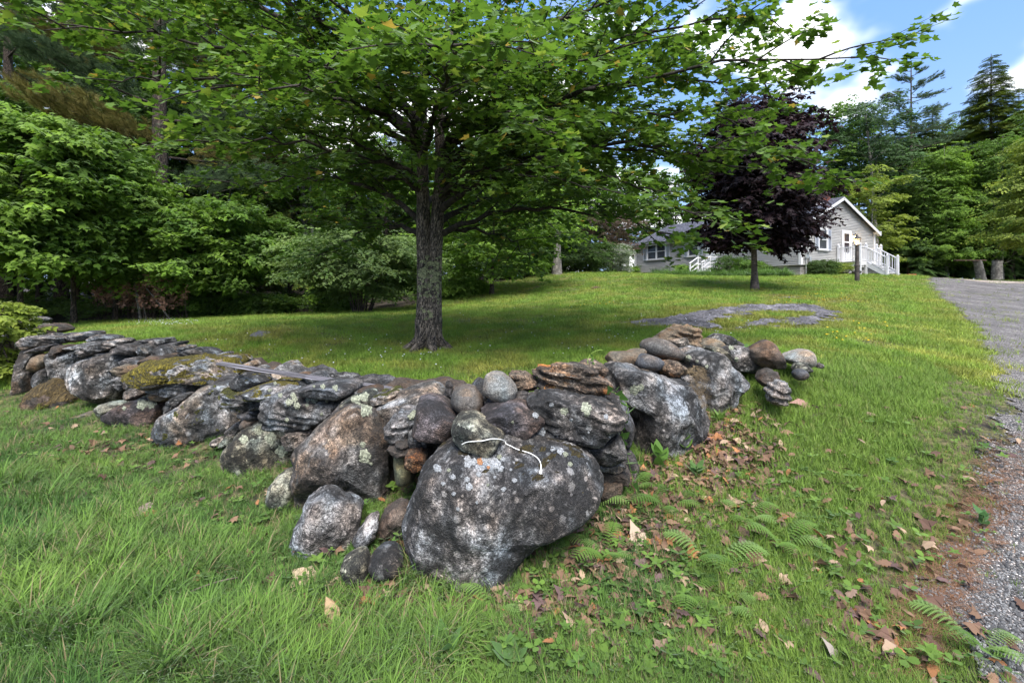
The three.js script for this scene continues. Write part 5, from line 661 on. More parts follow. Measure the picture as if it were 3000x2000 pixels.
{ // low growth on the floor of the woods
  const r = rngOf(313), l = SPRAY.oval.map(() => []); let n = 0;
  for (let k = 0; k < 6000 && n < 2400; k++) { const d = 15 + 17 * r(), px = -200 + 1950 * r(), b = onGround(px, d), w = signed(WOODS, b.x, b.z); if (w < -0.1 || w > 6 || fbm2(b.x * 0.4, b.z * 0.4, 3) < -0.15) continue; n++; l[k % 3].push([mat(b.add(V(0, 0.12 + 0.35 * r(), 0)), quat(0, r() * 6.28, 0.2 + 0.5 * r()), 0.7 + 0.7 * r()), tint(r, rgb(0.07, 0.14, 0.018), rgb(0.13, 0.22, 0.03))]); }
  const o = thing('undergrowth', 'low green undergrowth along the floor of the left woods', 'undergrowth'); o.userData.kind = 'stuff'; l.forEach((x, i) => many('foliage', SPRAY.oval[i], M_leaf, x, o));
}
// ---------------------------------------------------------------- trees behind the house and the driveway
pine('white_pine', 'tall slender pine with bare lower trunk right of the house', 2672, 44, { h: 20.5, r: 0.19, base: 11, R: 4.4, n: 26, gold: 0.05, tufts: 20, dead: 40, deadLow: 4 });
broad('maple_tree', 'tall forked grey tree just right of the house gable', 'tree', 2575, 41, { seed: 81, h: 16.5, R: 3.0, r: 0.24, base: 8.5, limbs: 18, per: 34, bark: 'grey', colors: GR.blue, scale: 1.4, lean: [-1.2, 0] });
broad('maple_tree', 'tall feathery tree above the house gable', 'tree', 2520, 47, { seed: 82, h: 18.5, R: 3.0, r: 0.2, base: 8, limbs: 22, per: 34, bark: 'grey', colors: GR.blue, scale: 1.4, shape: 'cone' });
broad('maple_tree', 'leafy tree above the roof behind the purple maple', 'tree', 2380, 46, { seed: 83, h: 18, R: 4.6, r: 0.22, base: 5, limbs: 24, per: 44, bark: 'grey', colors: GR.mid, scale: 1.6 });
broad('maple_tree', 'bright young maple between the gable and the slender pine', 'tree', 2560, 37, { seed: 84, h: 9.2, R: 2.0, r: 0.1, base: 1.5, limbs: 20, per: 26, bark: 'grey', colors: GR.yel, scale: 1.2, flat: 0.3 });
conifer('hemlock', 'tallest pointed hemlock at the right of the sky', 2905, 43, { h: 21, r: 0.28, base: 3, R: 5.0, n: 300, kind: 'hem', pow: 0.75, dense: 4, size: 1.25 });
for (const [nm, l, px, d, h, R, c, seed, base] of [['beech_tree', 'layered light green tree left of the tallest hemlock', 2775, 40.5, 12.5, 3.0, 'lit', 91, 1.5], ['beech_tree', 'layered green tree beside the slender pine', 2705, 41.5, 11.5, 2.6, 'mid', 92, 1.6], ['beech_tree', 'bright layered tree leaning in at the right frame edge', 3060, 31, 10.5, 3.0, 'yel', 93, 3.0], ['beech_tree', 'tall layered tree behind the cut stumps', 2935, 39.5, 13, 3.2, 'mid', 94, 2.4], ['beech_tree', 'deep green layered tree at the right frame edge behind the bright one', 3040, 40, 16, 3.4, 'mid', 95, 2.6], ['beech_tree', 'low leafy tree over the red planter', 2660, 43, 8, 2.4, 'lit', 96, 1.2]])
  broad(nm, l, 'tree', px, d, { seed, h, R, r: 0.14, base, limbs: 46, per: 34, bark: 'grey', spray: 'oval', colors: GR[c], scale: 1.35, flat: 0.16, tilt: -0.25, rise: -0.02, shape: 'cone', low: base * 0.8 });
conifer('hemlock', 'dim hemlock between the tallest one and its left neighbour', 2840, 46, { h: 16.5, r: 0.22, base: 3, R: 4.2, n: 250, kind: 'hem', pow: 0.7, dense: 4, size: 1.25 });
conifer('hemlock', 'dim hemlock behind the slender pine', 2640, 50, { h: 15, r: 0.22, base: 2, R: 4.2, n: 230, kind: 'hem', pow: 0.7, dense: 4, size: 1.25 });
conifer('hemlock', 'pointed hemlock right of the tallest one at the frame edge', 2985, 45, { h: 18.5, r: 0.24, base: 3, R: 4.4, n: 260, kind: 'hem', pow: 0.75, dense: 4, size: 1.25 });
conifer('hemlock', 'pointed hemlock between the slender pine and the airy tree', 2735, 46, { h: 17, r: 0.22, base: 3, R: 4.0, n: 250, kind: 'hem', pow: 0.75, dense: 4, size: 1.25 });
broad('maple_tree', 'airy tree filling the gap above the pale tipped hemlocks', 'tree', 2790, 49, { seed: 86, h: 18.5, R: 4.0, r: 0.22, base: 6, limbs: 22, per: 34, bark: 'grey', colors: GR.mid, scale: 1.5 });
for (const [l, px, d, r] of [['dark trunk standing behind the red planter', 2702, 41.2, 0.27], ['slim dark trunk right of the trunk by the planter', 2733, 41.0, 0.12], ['grey trunk right of the cut stumps', 2965, 39.8, 0.2]]) { const b = onGround(px, d), q = rngOf(px), o = thing('bare_trunk', l, 'tree', b.toArray()); part('trunk', tube(wander(q, V(0, -0.2, 0), V(0.1, 8, 0), 8, 0.2), taper(r, r * 0.5, 8).map((x, i) => x * (i ? 1 : 1.4)), 12, 0.12, px), BARK.pine, o); }

// ---------------------------------------------------------------- the deep woods, one mass
{
  const r = rngOf(888), lists = SPRAY.big.map(() => []), trunks = [], need = [[], []];
  const tree = (px, d, h, R, c, con) => { const b = onGround(px, d); trunks.push([mat(b.clone().add(V(0, h * 0.4, 0)), quat((r() - 0.5) * 0.06, r() * 6, (r() - 0.5) * 0.06), V(0.08 + 0.1 * r(), h * 0.85, 0.12)), tint(r, rgb(0.6, 0.6, 0.6), rgb(1.4, 1.3, 1.2))]);
    if (con) { for (let k = 0; k < 90; k++) { const t = k / 90, a = k * 2.4 + r(), L = R * Math.pow(1 - t, 0.7) * (0.7 + 0.5 * r()) + 0.3; for (let j = 0; j < 4; j++) { const e = L * (0.1 + 0.6 * r()); need[j % 2].push([mat(b.clone().add(V(Math.cos(a) * e, lerp(0.8, h, t) - 0.1 * e, -Math.sin(a) * e)), quat(0, a + (r() - 0.5) * 1.6, lerp(-0.25, 0.3, t) + (r() - 0.5) * 0.4), 0.9 + 0.6 * r()), tint(r, rgb(0.8, 0.8, 0.8), rgb(1.1, 1.1, 1))]); } } return; }
    for (let k = 0; k < 150; k++) { const t = Math.pow(r(), 0.85), a = r() * 6.283, y = lerp(0.5, h, t), e = R * Math.sqrt(Math.max(0.05, 1 - (2 * t - 0.85) ** 2 / 1.4)) * (0.45 + 0.6 * r()), p = b.clone().add(V(Math.cos(a) * e, y, Math.sin(a) * e)); lists[k % 3].push([mat(p, quat(0, -a + (r() - 0.5), -0.1 + (r() - 0.5) * 0.8).multiply(quat((r() - 0.5), 0, 0)), 1 + 0.7 * r()), tint(r, c[0], c[1])]); } };
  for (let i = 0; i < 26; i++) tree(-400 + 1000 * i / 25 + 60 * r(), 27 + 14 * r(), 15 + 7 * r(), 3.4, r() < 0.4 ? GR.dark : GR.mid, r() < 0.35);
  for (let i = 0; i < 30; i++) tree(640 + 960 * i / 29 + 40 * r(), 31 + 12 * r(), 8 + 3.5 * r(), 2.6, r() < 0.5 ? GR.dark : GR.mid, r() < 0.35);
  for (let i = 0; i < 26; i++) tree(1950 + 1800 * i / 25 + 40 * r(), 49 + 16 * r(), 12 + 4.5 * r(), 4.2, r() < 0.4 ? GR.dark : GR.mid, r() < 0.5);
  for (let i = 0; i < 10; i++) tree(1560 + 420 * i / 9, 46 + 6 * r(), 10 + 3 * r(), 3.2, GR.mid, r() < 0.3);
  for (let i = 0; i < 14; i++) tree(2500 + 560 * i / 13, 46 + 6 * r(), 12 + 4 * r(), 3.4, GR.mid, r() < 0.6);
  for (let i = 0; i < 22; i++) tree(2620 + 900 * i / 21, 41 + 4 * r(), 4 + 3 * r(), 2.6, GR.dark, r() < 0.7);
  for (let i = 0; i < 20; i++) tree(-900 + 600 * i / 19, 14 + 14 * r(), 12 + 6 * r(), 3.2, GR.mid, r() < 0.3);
  const o = thing('woods', 'dense mixed woods filling the space behind the lawn and house', 'woods'); o.userData.kind = 'stuff';
  lists.forEach((l, i) => many('foliage', SPRAY.big[i], M_leaf, l, o)); need.forEach((l, i) => many('foliage', BOUGH.dark[i], M_needle, l, o)); many('trunks', new THREE.CylinderGeometry(0.7, 1.3, 1, 8), BARK.pine, trunks, o);
}
// ---------------------------------------------------------------- house: local x runs out of the gable, local z out of the front, origin at their corner
const HY = 2.42, HROT = -Math.atan2(0.891, 0.454);
const hp = (x, y, z) => V(HOUSE_C.x + HX.x * x + HZ.x * z, HY + y, HOUSE_C.z + HX.z * x + HZ.z * z);
const hGround = (x, z) => { const p = hp(x, 0, z); return H(p.x, p.z) - HY; };
const T_paint = texture(256, (u, v) => { const s = 0.9 + 0.2 * (tf(u, v, 6, 5, 401) - 0.5); return [s, s, s]; });
const paint = (r, g, b, rough = 0.55) => new THREE.MeshStandardMaterial({ map: T_paint, color: rgb(r, g, b), roughness: rough });
const M_siding = [0, 1, 2].map((i) => paint(0.44 - 0.016 * i, 0.43 - 0.016 * i, 0.41 - 0.016 * i, 0.7)), M_white = paint(0.74, 0.74, 0.75), M_shut = paint(0.5, 0.53, 0.6), M_conc = new THREE.MeshStandardMaterial({ map: T_noise, bumpMap: T_noise, bumpScale: 0.01, color: rgb(1.0, 0.95, 0.87), roughness: 0.95 }), M_dark = new THREE.MeshStandardMaterial({ color: rgb(0.02, 0.022, 0.028), roughness: 0.8 }), M_glass = new THREE.MeshPhysicalMaterial({ color: 0xffffff, transmission: 1, thickness: 0, roughness: 0.02, ior: 1.33 }), M_metal = new THREE.MeshStandardMaterial({ color: rgb(0.45, 0.46, 0.46), roughness: 0.45, metalness: 0.6 }), M_iron = new THREE.MeshStandardMaterial({ color: rgb(0.03, 0.028, 0.027), roughness: 0.5, metalness: 0.4 });
{
  const house = thing('house', 'grey clapboard house with white trim and a dark low roof', 'house', [HOUSE_C.x, HY, HOUSE_C.z], HROT), A = 0.64, E = 3.08, PK = 5.02, LEN = 14.45, W = 8.3;
  part('wall', mergeGeometries([box(LEN - 0.04, E - A, W - 0.04, -LEN / 2, (A + E) / 2, -W / 2).toNonIndexed(), (() => { const s = new THREE.Shape([[0.02, 0], [W - 0.02, 0], [W / 2, PK - E - 0.05]].map((p) => new THREE.Vector2(...p))); const g = new THREE.ExtrudeGeometry(s, { depth: LEN - 0.04, bevelEnabled: false }); g.rotateY(Math.PI / 2).translate(-LEN + 0.02, E - 0.01, 0); return g.toNonIndexed(); })()].map((g) => { g.deleteAttribute('uv'); return g; })), M_siding[0], house);
  part('foundation', box(LEN - 0.16, 1.4, W - 0.16, -LEN / 2, A - 0.7, -W / 2), M_conc, house, 'pale concrete foundation');
  // clapboards, each a board lapped over the one below
  const clap = (b0, b1, t0, t1, y, h) => { const p = [b0, y, 0.046, b1, y, 0.046, t1, y + h, 0.006, t0, y + h, 0.006, b0, y, -0.03, b1, y, -0.03], g = new THREE.BufferGeometry(); g.setAttribute('position', new THREE.Float32BufferAttribute(p, 3)); g.setAttribute('uv', new THREE.Float32BufferAttribute([b0, y, b1, y, t1, y + h, t0, y + h, b0, y, b1, y].map((x) => x * 0.3 + hash(Math.round(y * 100), 1, 3)), 2)); g.setIndex([0, 1, 2, 0, 2, 3, 4, 5, 1, 4, 1, 0]); return g.toNonIndexed(); };
  const cr = rngOf(55); let n = 0;
  for (let y = A; y < E - 0.02; y += 0.1016, n++) { const g = clap(-LEN, 0, -LEN, 0, y, 0.1); g.computeVertexNormals(); part('clapboard', g, M_siding[n % 3], house); }
  for (let y = A; y < PK - 0.12; y += 0.1016, n++) { const hw = (q) => (q < E ? W / 2 : Math.max(0.02, (PK - q) / (PK - E) * W / 2)), b = hw(y), t = hw(y + 0.1), g = clap(W / 2 - b, W / 2 + b, W / 2 - t, W / 2 + t, y, 0.1); g.computeVertexNormals(); const m = part('clapboard', g, M_siding[Math.floor(cr() * 3)], house); m.rotation.y = Math.PI / 2; m.position.set(0, 0, 0); }
  // trim
  for (const [x, z] of [[0.005, 0.005], [-LEN, 0.005], [0.005, -W]]) part('corner_board', box(0.16, E - A + 0.02, 0.16, x - 0.02 * Math.sign(x + 1), (E + A) / 2, z - 0.02), M_white, house);
  const T_sh = texture(512, (u, v) => { const s = 0.5 + 0.5 * (tf(u, v, 80, 2, 411) - 0.5) + 0.3 * (hash(Math.floor(u * 24 + (Math.floor(v * 12) % 2) * 0.5), Math.floor(v * 12), 3) - 0.5); return [s, s, s * 1.06]; }), M_roof = new THREE.MeshStandardMaterial({ map: T_sh, bumpMap: T_sh, bumpScale: 0.01, color: rgb(0.26, 0.27, 0.31), roughness: 0.9 });
  const slope = Math.atan2(PK - E, W / 2), run = W / 2 / Math.cos(slope) + 0.42;
  for (const s of [1, -1]) {
    const roof = new THREE.Group(); roof.name = 'roof'; house.add(roof); roof.position.set(-LEN / 2, PK + 0.07, -W / 2); roof.rotation.x = s > 0 ? slope : -slope; const strips = [];
    for (let k = 0, q = 0; q < run; k++, q += 0.14) strips.push(bar(V(-LEN / 2 - 0.3, 0.005 + 0.0, s * (q + 0.07)), V(LEN / 2 + 0.3, 0.005, s * (q + 0.07)), 0.15, 0.02).rotateX(0).translate(0, 0, 0));
    const g = mergeGeometries(strips), p = g.attributes.position, uv = g.attributes.uv; for (let i = 0; i < p.count; i++) { const z = Math.abs(p.getZ(i)) , f = (z % 0.14) / 0.14; p.setY(i, p.getY(i) + 0.012 * (Math.floor(z / 0.14) % 2 ? 0.2 : 0.6)); uv.setXY(i, p.getX(i) / 2, p.getZ(i) / 1.68); } g.computeVertexNormals();
    const m = part('shingles', g, M_roof, roof); m.userData.kind = 'stuff'; part('deck', box(LEN + 0.56, 0.05, run, 0, -0.035, s * run / 2), M_dark, roof);
    part('rake_board', box(0.035, 0.17, run, LEN / 2 + 0.29, -0.1, s * run / 2), M_white, roof); part('rake_board', box(0.035, 0.17, run, -LEN / 2 - 0.29, -0.1, s * run / 2), M_white, roof); part('fascia', box(LEN + 0.5, 0.15, 0.03, 0, -0.1, s * (run - 0.02)), M_white, roof);
  }
  part('soffit', box(LEN + 0.5, 0.02, 0.34, -LEN / 2, E - 0.02, 0.19), M_white, house); part('soffit', box(LEN + 0.5, 0.02, 0.34, -LEN / 2, E - 0.02, -W - 0.19), M_white, house);
  for (const z of [0.2, -W - 0.2]) part('eave_return', box(0.3, 0.2, 0.38, 0.14, E - 0.06, z), M_white, house);
  { // chimney of separate bricks
    const c = new THREE.Group(); c.name = 'chimney'; house.add(c); c.position.set(-0.95, 4.62, -3.75); const bricks = [], mort = box(0.86, 1.72, 0.6, 0, 0.86, 0);
    for (let k = 0; k < 23; k++) { const y = 0.04 + k * 0.074, o = k % 2 ? 0.1 : 0; for (const z of [-0.3, 0.3]) for (let x = -0.43 + o; x < 0.42; x += 0.21) bricks.push(box(Math.min(0.195, 0.44 - x), 0.062, 0.06, x + Math.min(0.195, 0.44 - x) / 2, y, z)); for (const x of [-0.43, 0.43]) for (let z = -0.27 + o * 0.5; z < 0.25; z += 0.21) bricks.push(box(0.06, 0.062, 0.195, x, y, z + 0.1)); }
    part('bricks', mergeGeometries(bricks), new THREE.MeshStandardMaterial({ map: T_noise, color: rgb(0.62, 0.2, 0.13), roughness: 0.9 }), c, 'red brick chimney').userData.kind = 'stuff'; part('mortar', mort, paint(0.5, 0.42, 0.37, 0.95), c); part('cap', box(1.0, 0.06, 0.75, 0, 1.76, 0), M_conc, c); part('flashing', box(1.1, 0.02, 0.5, 0.02, 0.33, 0.5).rotateX(0.42), new THREE.MeshStandardMaterial({ color: rgb(0.62, 0.62, 0.63), roughness: 0.45, metalness: 0.3 }), c);
  }
  // windows on the front (x along the wall) and on the gable (turned a quarter)
  const win = (w, h, cx, y, face, lights = 1, shut = 0.36) => {
    const o = new THREE.Group(); o.name = 'window'; house.add(o); if (face) { o.rotation.y = Math.PI / 2; o.position.set(0.045, y, -cx); } else o.position.set(-cx, y, 0.045);
    const wl = w / lights;
    for (let k = 0; k < lights; k++) { const x = -w / 2 + wl * (k + 0.5), iw = wl - 0.1; part('interior', box(iw, h - 0.1, 0.01, x, h / 2, 0.006), new THREE.MeshStandardMaterial({ color: rgb(0.025, 0.03, 0.04), roughness: 0.9 }), o); part('pane', new THREE.PlaneGeometry(iw - 0.04, h / 2 - 0.07).translate(x, h * 0.75 - 0.02, 0.034), M_glass, o); part('pane', new THREE.PlaneGeometry(iw - 0.04, h / 2 - 0.07).translate(x, h * 0.25 + 0.02, 0.026), M_glass, o); part('sash', mergeGeometries([box(iw, 0.045, 0.03, x, h / 2, 0.03), box(0.03, h - 0.1, 0.026, x - iw / 2 + 0.016, h / 2, 0.024), box(0.03, h - 0.1, 0.026, x + iw / 2 - 0.016, h / 2, 0.024), box(iw, 0.04, 0.026, x, h - 0.07, 0.024), box(iw, 0.05, 0.026, x, 0.075, 0.024)]), M_white, o); }
    for (let k = 0; k <= lights; k++) part('casing', box(k > 0 && k < lights ? 0.1 : 0.09, h, 0.06, -w / 2 + wl * k, h / 2, 0.03), M_white, o); part('casing', box(w + 0.09, 0.09, 0.062, 0, h + 0.01, 0.03), M_white, o); part('sill', box(w + 0.16, 0.06, 0.11, 0, -0.005, 0.05), M_white, o);
    if (shut) for (const s of [-1, 1]) { const x = s * (w / 2 + 0.06 + shut / 2), g = [box(0.05, h, 0.035, x - shut / 2 + 0.025, h / 2, 0.04), box(0.05, h, 0.035, x + shut / 2 - 0.025, h / 2, 0.04), box(shut, 0.07, 0.033, x, 0.035, 0.04), box(shut, 0.07, 0.033, x, h - 0.035, 0.04), box(shut, 0.07, 0.033, x, h * 0.62, 0.04), box(shut - 0.06, h - 0.05, 0.012, x, h / 2, 0.02)]; for (let y = 0.1; y < h - 0.08; y += 0.055) g.push(box(shut - 0.08, 0.045, 0.01).rotateX(0.5).translate(x, y, 0.036)); part('shutter', mergeGeometries(g), M_shut, o, 'pale louvred shutter').userData.kind = 'stuff'; }
    return o;
  };
  win(2.1, 1.36, 11.91, 1.64, 0, 2, 0.4); win(0.98, 1.36, 8.06, 1.66, 0); win(0.66, 1.2, 1.32, 1.8, 0); win(0.92, 1.32, 2.2, 1.6, 1, 1, 0.34);
  { const o = new THREE.Group(); o.name = 'basement_window'; house.add(o); o.position.set(-0.06, 0.2, -2.5); part('pane', box(0.02, 0.3, 0.75, 0, 0.15, 0), M_dark, o); part('frame', mergeGeometries([box(0.05, 0.04, 0.84, 0.01, 0.32, 0), box(0.05, 0.04, 0.84, 0.01, -0.02, 0), box(0.05, 0.36, 0.04, 0.012, 0.15, -0.4), box(0.05, 0.36, 0.04, 0.012, 0.15, 0.4)]), M_dark, o); }
  { // door with storm door, facing the deck
    const o = new THREE.Group(); o.name = 'door'; house.add(o); o.rotation.y = Math.PI / 2; o.position.set(0.045, 0.9, -4.82); const w = 0.86, h = 2.0;
    part('casing', mergeGeometries([box(0.1, h + 0.1, 0.06, -w / 2 - 0.05, h / 2 + 0.05, 0.03), box(0.1, h + 0.1, 0.06, w / 2 + 0.05, h / 2 + 0.05, 0.03), box(w, 0.1, 0.055, 0, h + 0.05, 0.03)]), M_white, o); part('storm_door', mergeGeometries([box(0.12, h, 0.04, -w / 2 + 0.06, h / 2, 0.04), box(0.12, h, 0.04, w / 2 - 0.06, h / 2, 0.04), box(w, 0.12, 0.038, 0, h - 0.06, 0.04), box(w, 0.08, 0.038, 0, 1.32, 0.04), box(w, 0.62, 0.038, 0, 0.31, 0.04)]), M_white, o); part('inner_door', mergeGeometries([box(w - 0.2, 1.2, 0.01, 0, 1.3, 0.005)]), new THREE.MeshStandardMaterial({ color: rgb(0.035, 0.02, 0.02), roughness: 0.7 }), o, 'dark red inner door'); part('pane', new THREE.PlaneGeometry(w - 0.22, 0.55).translate(0, 1.62, 0.035), M_glass, o); part('pane', new THREE.PlaneGeometry(w - 0.22, 0.6).translate(0, 0.95, 0.035), M_glass, o); part('handle', box(0.03, 0.12, 0.04, w / 2 - 0.06, 1.0, 0.08), M_iron, o);
  }
  { // electric meter, conduit, and the white vent pipe on the front
    const o = new THREE.Group(); o.name = 'electric_meter'; house.add(o); o.position.set(0.1, 1.3, -0.42); part('box', box(0.14, 0.5, 0.28), M_metal, o); part('dial', new THREE.CylinderGeometry(0.09, 0.09, 0.12, 20).rotateZ(Math.PI / 2).translate(0.12, 0.08, 0), M_metal, o); part('conduit', tube([V(-0.03, 0.25, 0.0), V(-0.03, 1.9, 0)], [0.025, 0.025], 8), M_metal, o); part('conduit', tube([V(-0.03, -0.25, 0), V(-0.03, -1.2, 0)], [0.03, 0.03], 8), M_metal, o); part('junction_box', box(0.12, 0.34, 0.2, 0.0, -0.32, -0.32), M_metal, o);
    part('vent_pipe', tube([V(-13.6, 0.1, 0.1), V(-13.6, 0.6, 0.1), V(-13.58, 0.68, 0.14), V(-13.55, 0.7, 0.2)], [0.045, 0.045, 0.045, 0.045], 8), M_white, house, 'white plastic vent pipe');
    for (const x of [-9.3, -10.6]) part('spigot', mergeGeometries([tube([V(x, 1.02, 0.02), V(x, 1.02, 0.14)], [0.02, 0.02], 6), tube([V(x, 1.08, 0.12), V(x, 0.94, 0.12)], [0.03, 0.02], 6)]), M_iron, house);
    part('downspout', tube([V(-LEN - 0.02, E - 0.05, 0.12), V(-LEN - 0.02, 0.1, 0.12)], [0.05, 0.05], 8), M_white, house);
    part('service_wire', tube(bez(V(0.06, 4.45, -3.6), V(0.5, 4.2, -3.2), V(0.06, 4.4, -3.0), 8), Array(9).fill(0.012), 5), M_iron, house);
  }
}
{ // side deck with rails, lattice and stairs
  const g0 = Math.min(hGround(1.4, -4), hGround(2.4, -5)), F0 = 0.88, o = thing('side_deck', 'white wooden deck with railings and lattice skirt at the gable door', 'deck', [HOUSE_C.x, HY, HOUSE_C.z], HROT), X0 = 0.06, X1 = 1.38, Z0 = -3.75, Z1 = -6.2, ZA = -4.43, ZB = -5.68, XS = 2.5, T = 0.9;
  const post = (x, z, y0, y1) => { part('post', mergeGeometries([box(0.11, y1 - y0, 0.11, x, (y0 + y1) / 2, z), box(0.14, 0.03, 0.14, x, y1 + 0.015, z), new THREE.SphereGeometry(0.062, 12, 8).translate(x, y1 + 0.07, z)].map((q) => q.toNonIndexed())), M_white, o); };
  const rail = (a, b, step = 0.125) => { part('handrail', bar(a.clone().add(V(0, T, 0)), b.clone().add(V(0, T, 0)), 0.09, 0.045), M_white, o); part('bottom_rail', bar(a.clone().add(V(0, 0.1, 0)), b.clone().add(V(0, 0.1, 0)), 0.05, 0.05), M_white, o); const L = Math.hypot(b.x - a.x, b.z - a.z), n = Math.floor(L / step); for (let k = 1; k < n; k++) { const p = a.clone().lerp(b, k / n); part('baluster', box(0.035, T - 0.12, 0.035, p.x, p.y + 0.08 + T / 2, p.z), M_white, o); } };
  for (let z = Z0 + 0.06, k = 0; z > Z1 - 0.05; z -= 0.142, k++) part('deck_board', box(X1 - X0 + 0.06, 0.03, 0.136, (X0 + X1) / 2, F0, z), M_white, o);
  part('rim_joist', box(X1 - X0, 0.2, 0.04, (X0 + X1) / 2, F0 - 0.12, Z0 + 0.02), M_white, o); part('rim_joist', box(0.04, 0.2, Z0 - Z1, X1 + 0.02, F0 - 0.12, (Z0 + Z1) / 2), M_white, o);
  for (const [x, z] of [[X0 + 0.08, Z0], [X1, Z0], [X1, ZA], [X1, ZB], [X1, Z1], [X0 + 0.08, Z1]]) post(x, z, hGround(x, z) - 0.2, F0 + T + 0.12);
  rail(V(X0 + 0.1, F0, Z0), V(X1, F0, Z0)); rail(V(X1, F0, Z0), V(X1, F0, ZA)); rail(V(X1, F0, ZB), V(X1, F0, Z1)); rail(V(X0 + 0.1, F0, Z1), V(X1, F0, Z1));
  const gs = hGround(XS, (ZA + ZB) / 2);
  for (const z of [ZA, ZB]) { post(XS, z, gs - 0.2, gs + T + 0.25); rail(V(X1, F0, z), V(XS, gs + 0.16, z)); part('stringer', bar(V(X1, F0 - 0.16, z - 0.03), V(XS + 0.05, gs + 0.0, z - 0.03), 0.04, 0.26), M_white, o); }
  for (let k = 0; k < 4; k++) { const t = (k + 1) / 5, x = lerp(X1, XS, t) - 0.08, y = lerp(F0, gs, t); part('tread', box(0.3, 0.035, ZA - ZB - 0.1, x + 0.05, y, (ZA + ZB) / 2), M_white, o); part('riser', box(0.02, 0.17, ZA - ZB - 0.12, x - 0.08, y - 0.1, (ZA + ZB) / 2), M_white, o); }
  const latt = (a, b, yb, yt) => { const L = a.distanceTo(b), d = b.clone().sub(a).normalize(), h = yt - yb, clip = [], n = d.clone().cross(V(0, 1, 0)); for (let s = -h; s < L; s += 0.105) for (const k of [0, 1]) { let u0 = s, u1 = s + h, v0 = 0, v1 = h; if (u0 < 0) { v0 = -u0; u0 = 0; } if (u1 > L) { v1 -= u1 - L; u1 = L; } if (v1 - v0 < 0.03) continue; const y0 = k ? yt - v0 : yb + v0, y1 = k ? yt - v1 : yb + v1; clip.push(bar(V(a.x + d.x * u0, y0, a.z + d.z * u0).addScaledVector(n, k * 0.009), V(a.x + d.x * u1, y1, a.z + d.z * u1).addScaledVector(n, k * 0.009), 0.008, 0.04)); } part('lattice', mergeGeometries(clip), M_white, o, 'white diagonal lattice skirt').userData.kind = 'stuff'; part('skirt_frame', bar(V(a.x, yt, a.z), V(b.x, yt, b.z), 0.03, 0.07), M_white, o); part('skirt_frame', bar(V(a.x, yb, a.z), V(b.x, yb, b.z), 0.03, 0.07), M_white, o); };
  latt(V(X0 + 0.15, 0, Z0 + 0.02), V(X1 - 0.06, 0, Z0 + 0.02), Math.max(hGround(0.7, Z0), -0.2) + 0.12, F0 - 0.25); latt(V(X1 - 0.1, 0, ZA), V(X1 - 0.1, 0, ZB), hGround(X1, ZA) + 0.08, F0 - 0.25);
}
{ // front steps
  const o = thing('front_steps', 'white wooden front steps with plain sloping handrails', 'steps', [HOUSE_C.x, HY, HOUSE_C.z], HROT), xa = -7.0, xb = -5.85, g = hGround(-6.4, 1.9), F0 = 0.62;
  for (const [z, y, d] of [[0.45, F0, 0.9], [1.05, lerp(g, F0, 0.66), 0.32], [1.35, lerp(g, F0, 0.33), 0.32]]) { part('tread', box(xb - xa, 0.04, d, (xa + xb) / 2, y, z), M_white, o); part('riser', box(xb - xa - 0.04, 0.18, 0.02, (xa + xb) / 2, y - 0.11, z + d / 2 - 0.03), M_white, o); }
  for (const x of [xa + 0.05, xb - 0.05]) { for (const [z, y0, y1] of [[0.15, 0, F0 + 0.92], [0.85, g - 0.1, F0 + 0.9], [1.65, g - 0.1, g + 0.95]]) part('post', box(0.09, y1 - y0, 0.09, x, (y0 + y1) / 2, z), M_white, o); for (const q of [0.9, 0.5, 0.2]) part(q === 0.9 ? 'handrail' : 'rail', bar(V(x, F0 + q, 0.8), V(x, g + q + 0.08, 1.72), q === 0.9 ? 0.1 : 0.04, q === 0.9 ? 0.05 : 0.09), M_white, o); for (const q of [0.85, 0.4]) part('rail', bar(V(x, F0 + q, 0.1), V(x, F0 + q, 0.85), 0.04, 0.08), M_white, o); }
  part('front_door', box(0.95, 2.05, 0.06, (xa + xb) / 2, F0 + 1.05, 0.06), M_white, o);
}
function lantern(o, y, s, warm) {                                     // glass lantern on a post or bracket, bulb lit
  part('lantern_base', new THREE.CylinderGeometry(0.09 * s, 0.05 * s, 0.05 * s, 12).translate(0, y, 0), M_iron, o);
  const fr = []; for (let k = 0; k < 6; k++) { const a = k / 6 * 6.283; fr.push(bar(V(Math.cos(a) * 0.085 * s, y + 0.02, Math.sin(a) * 0.085 * s), V(Math.cos(a) * 0.12 * s, y + 0.27 * s, Math.sin(a) * 0.12 * s), 0.012, 0.012)); } fr.push(new THREE.TorusGeometry(0.12 * s, 0.008, 6, 20).rotateX(Math.PI / 2).translate(0, y + 0.27 * s, 0).toNonIndexed()); part('lantern_frame', mergeGeometries(fr.map((g) => (g.index ? g.toNonIndexed() : g))), M_iron, o); part('lantern_cap', new THREE.LatheGeometry([[0.001, 0.46], [0.02, 0.44], [0.03, 0.4], [0.05, 0.36], [0.15, 0.29], [0.15, 0.275], [0.001, 0.275]].map(([a, b]) => new THREE.Vector2(a * s, b * s)), 16).translate(0, y, 0), M_iron, o);
  part('lantern_glass', new THREE.CylinderGeometry(0.112 * s, 0.08 * s, 0.25 * s, 16, 1, true).translate(0, y + 0.145 * s, 0), M_glass, o);
  part('bulb', new THREE.SphereGeometry(0.05 * s, 14, 10).scale(1, 1.3, 1).translate(0, y + 0.14 * s, 0), new THREE.MeshStandardMaterial({ color: rgb(1, 0.8, 0.5), emissive: warm, emissiveIntensity: 9, roughness: 0.4 }), o);
  const l = new THREE.PointLight(new THREE.Color(1, 0.7, 0.35), 3.5, 0, 2); l.name = 'lamp_light'; l.position.set(0, y + 0.14 * s, 0); l.castShadow = true; l.shadow.radius = 2.5; o.add(l);
}
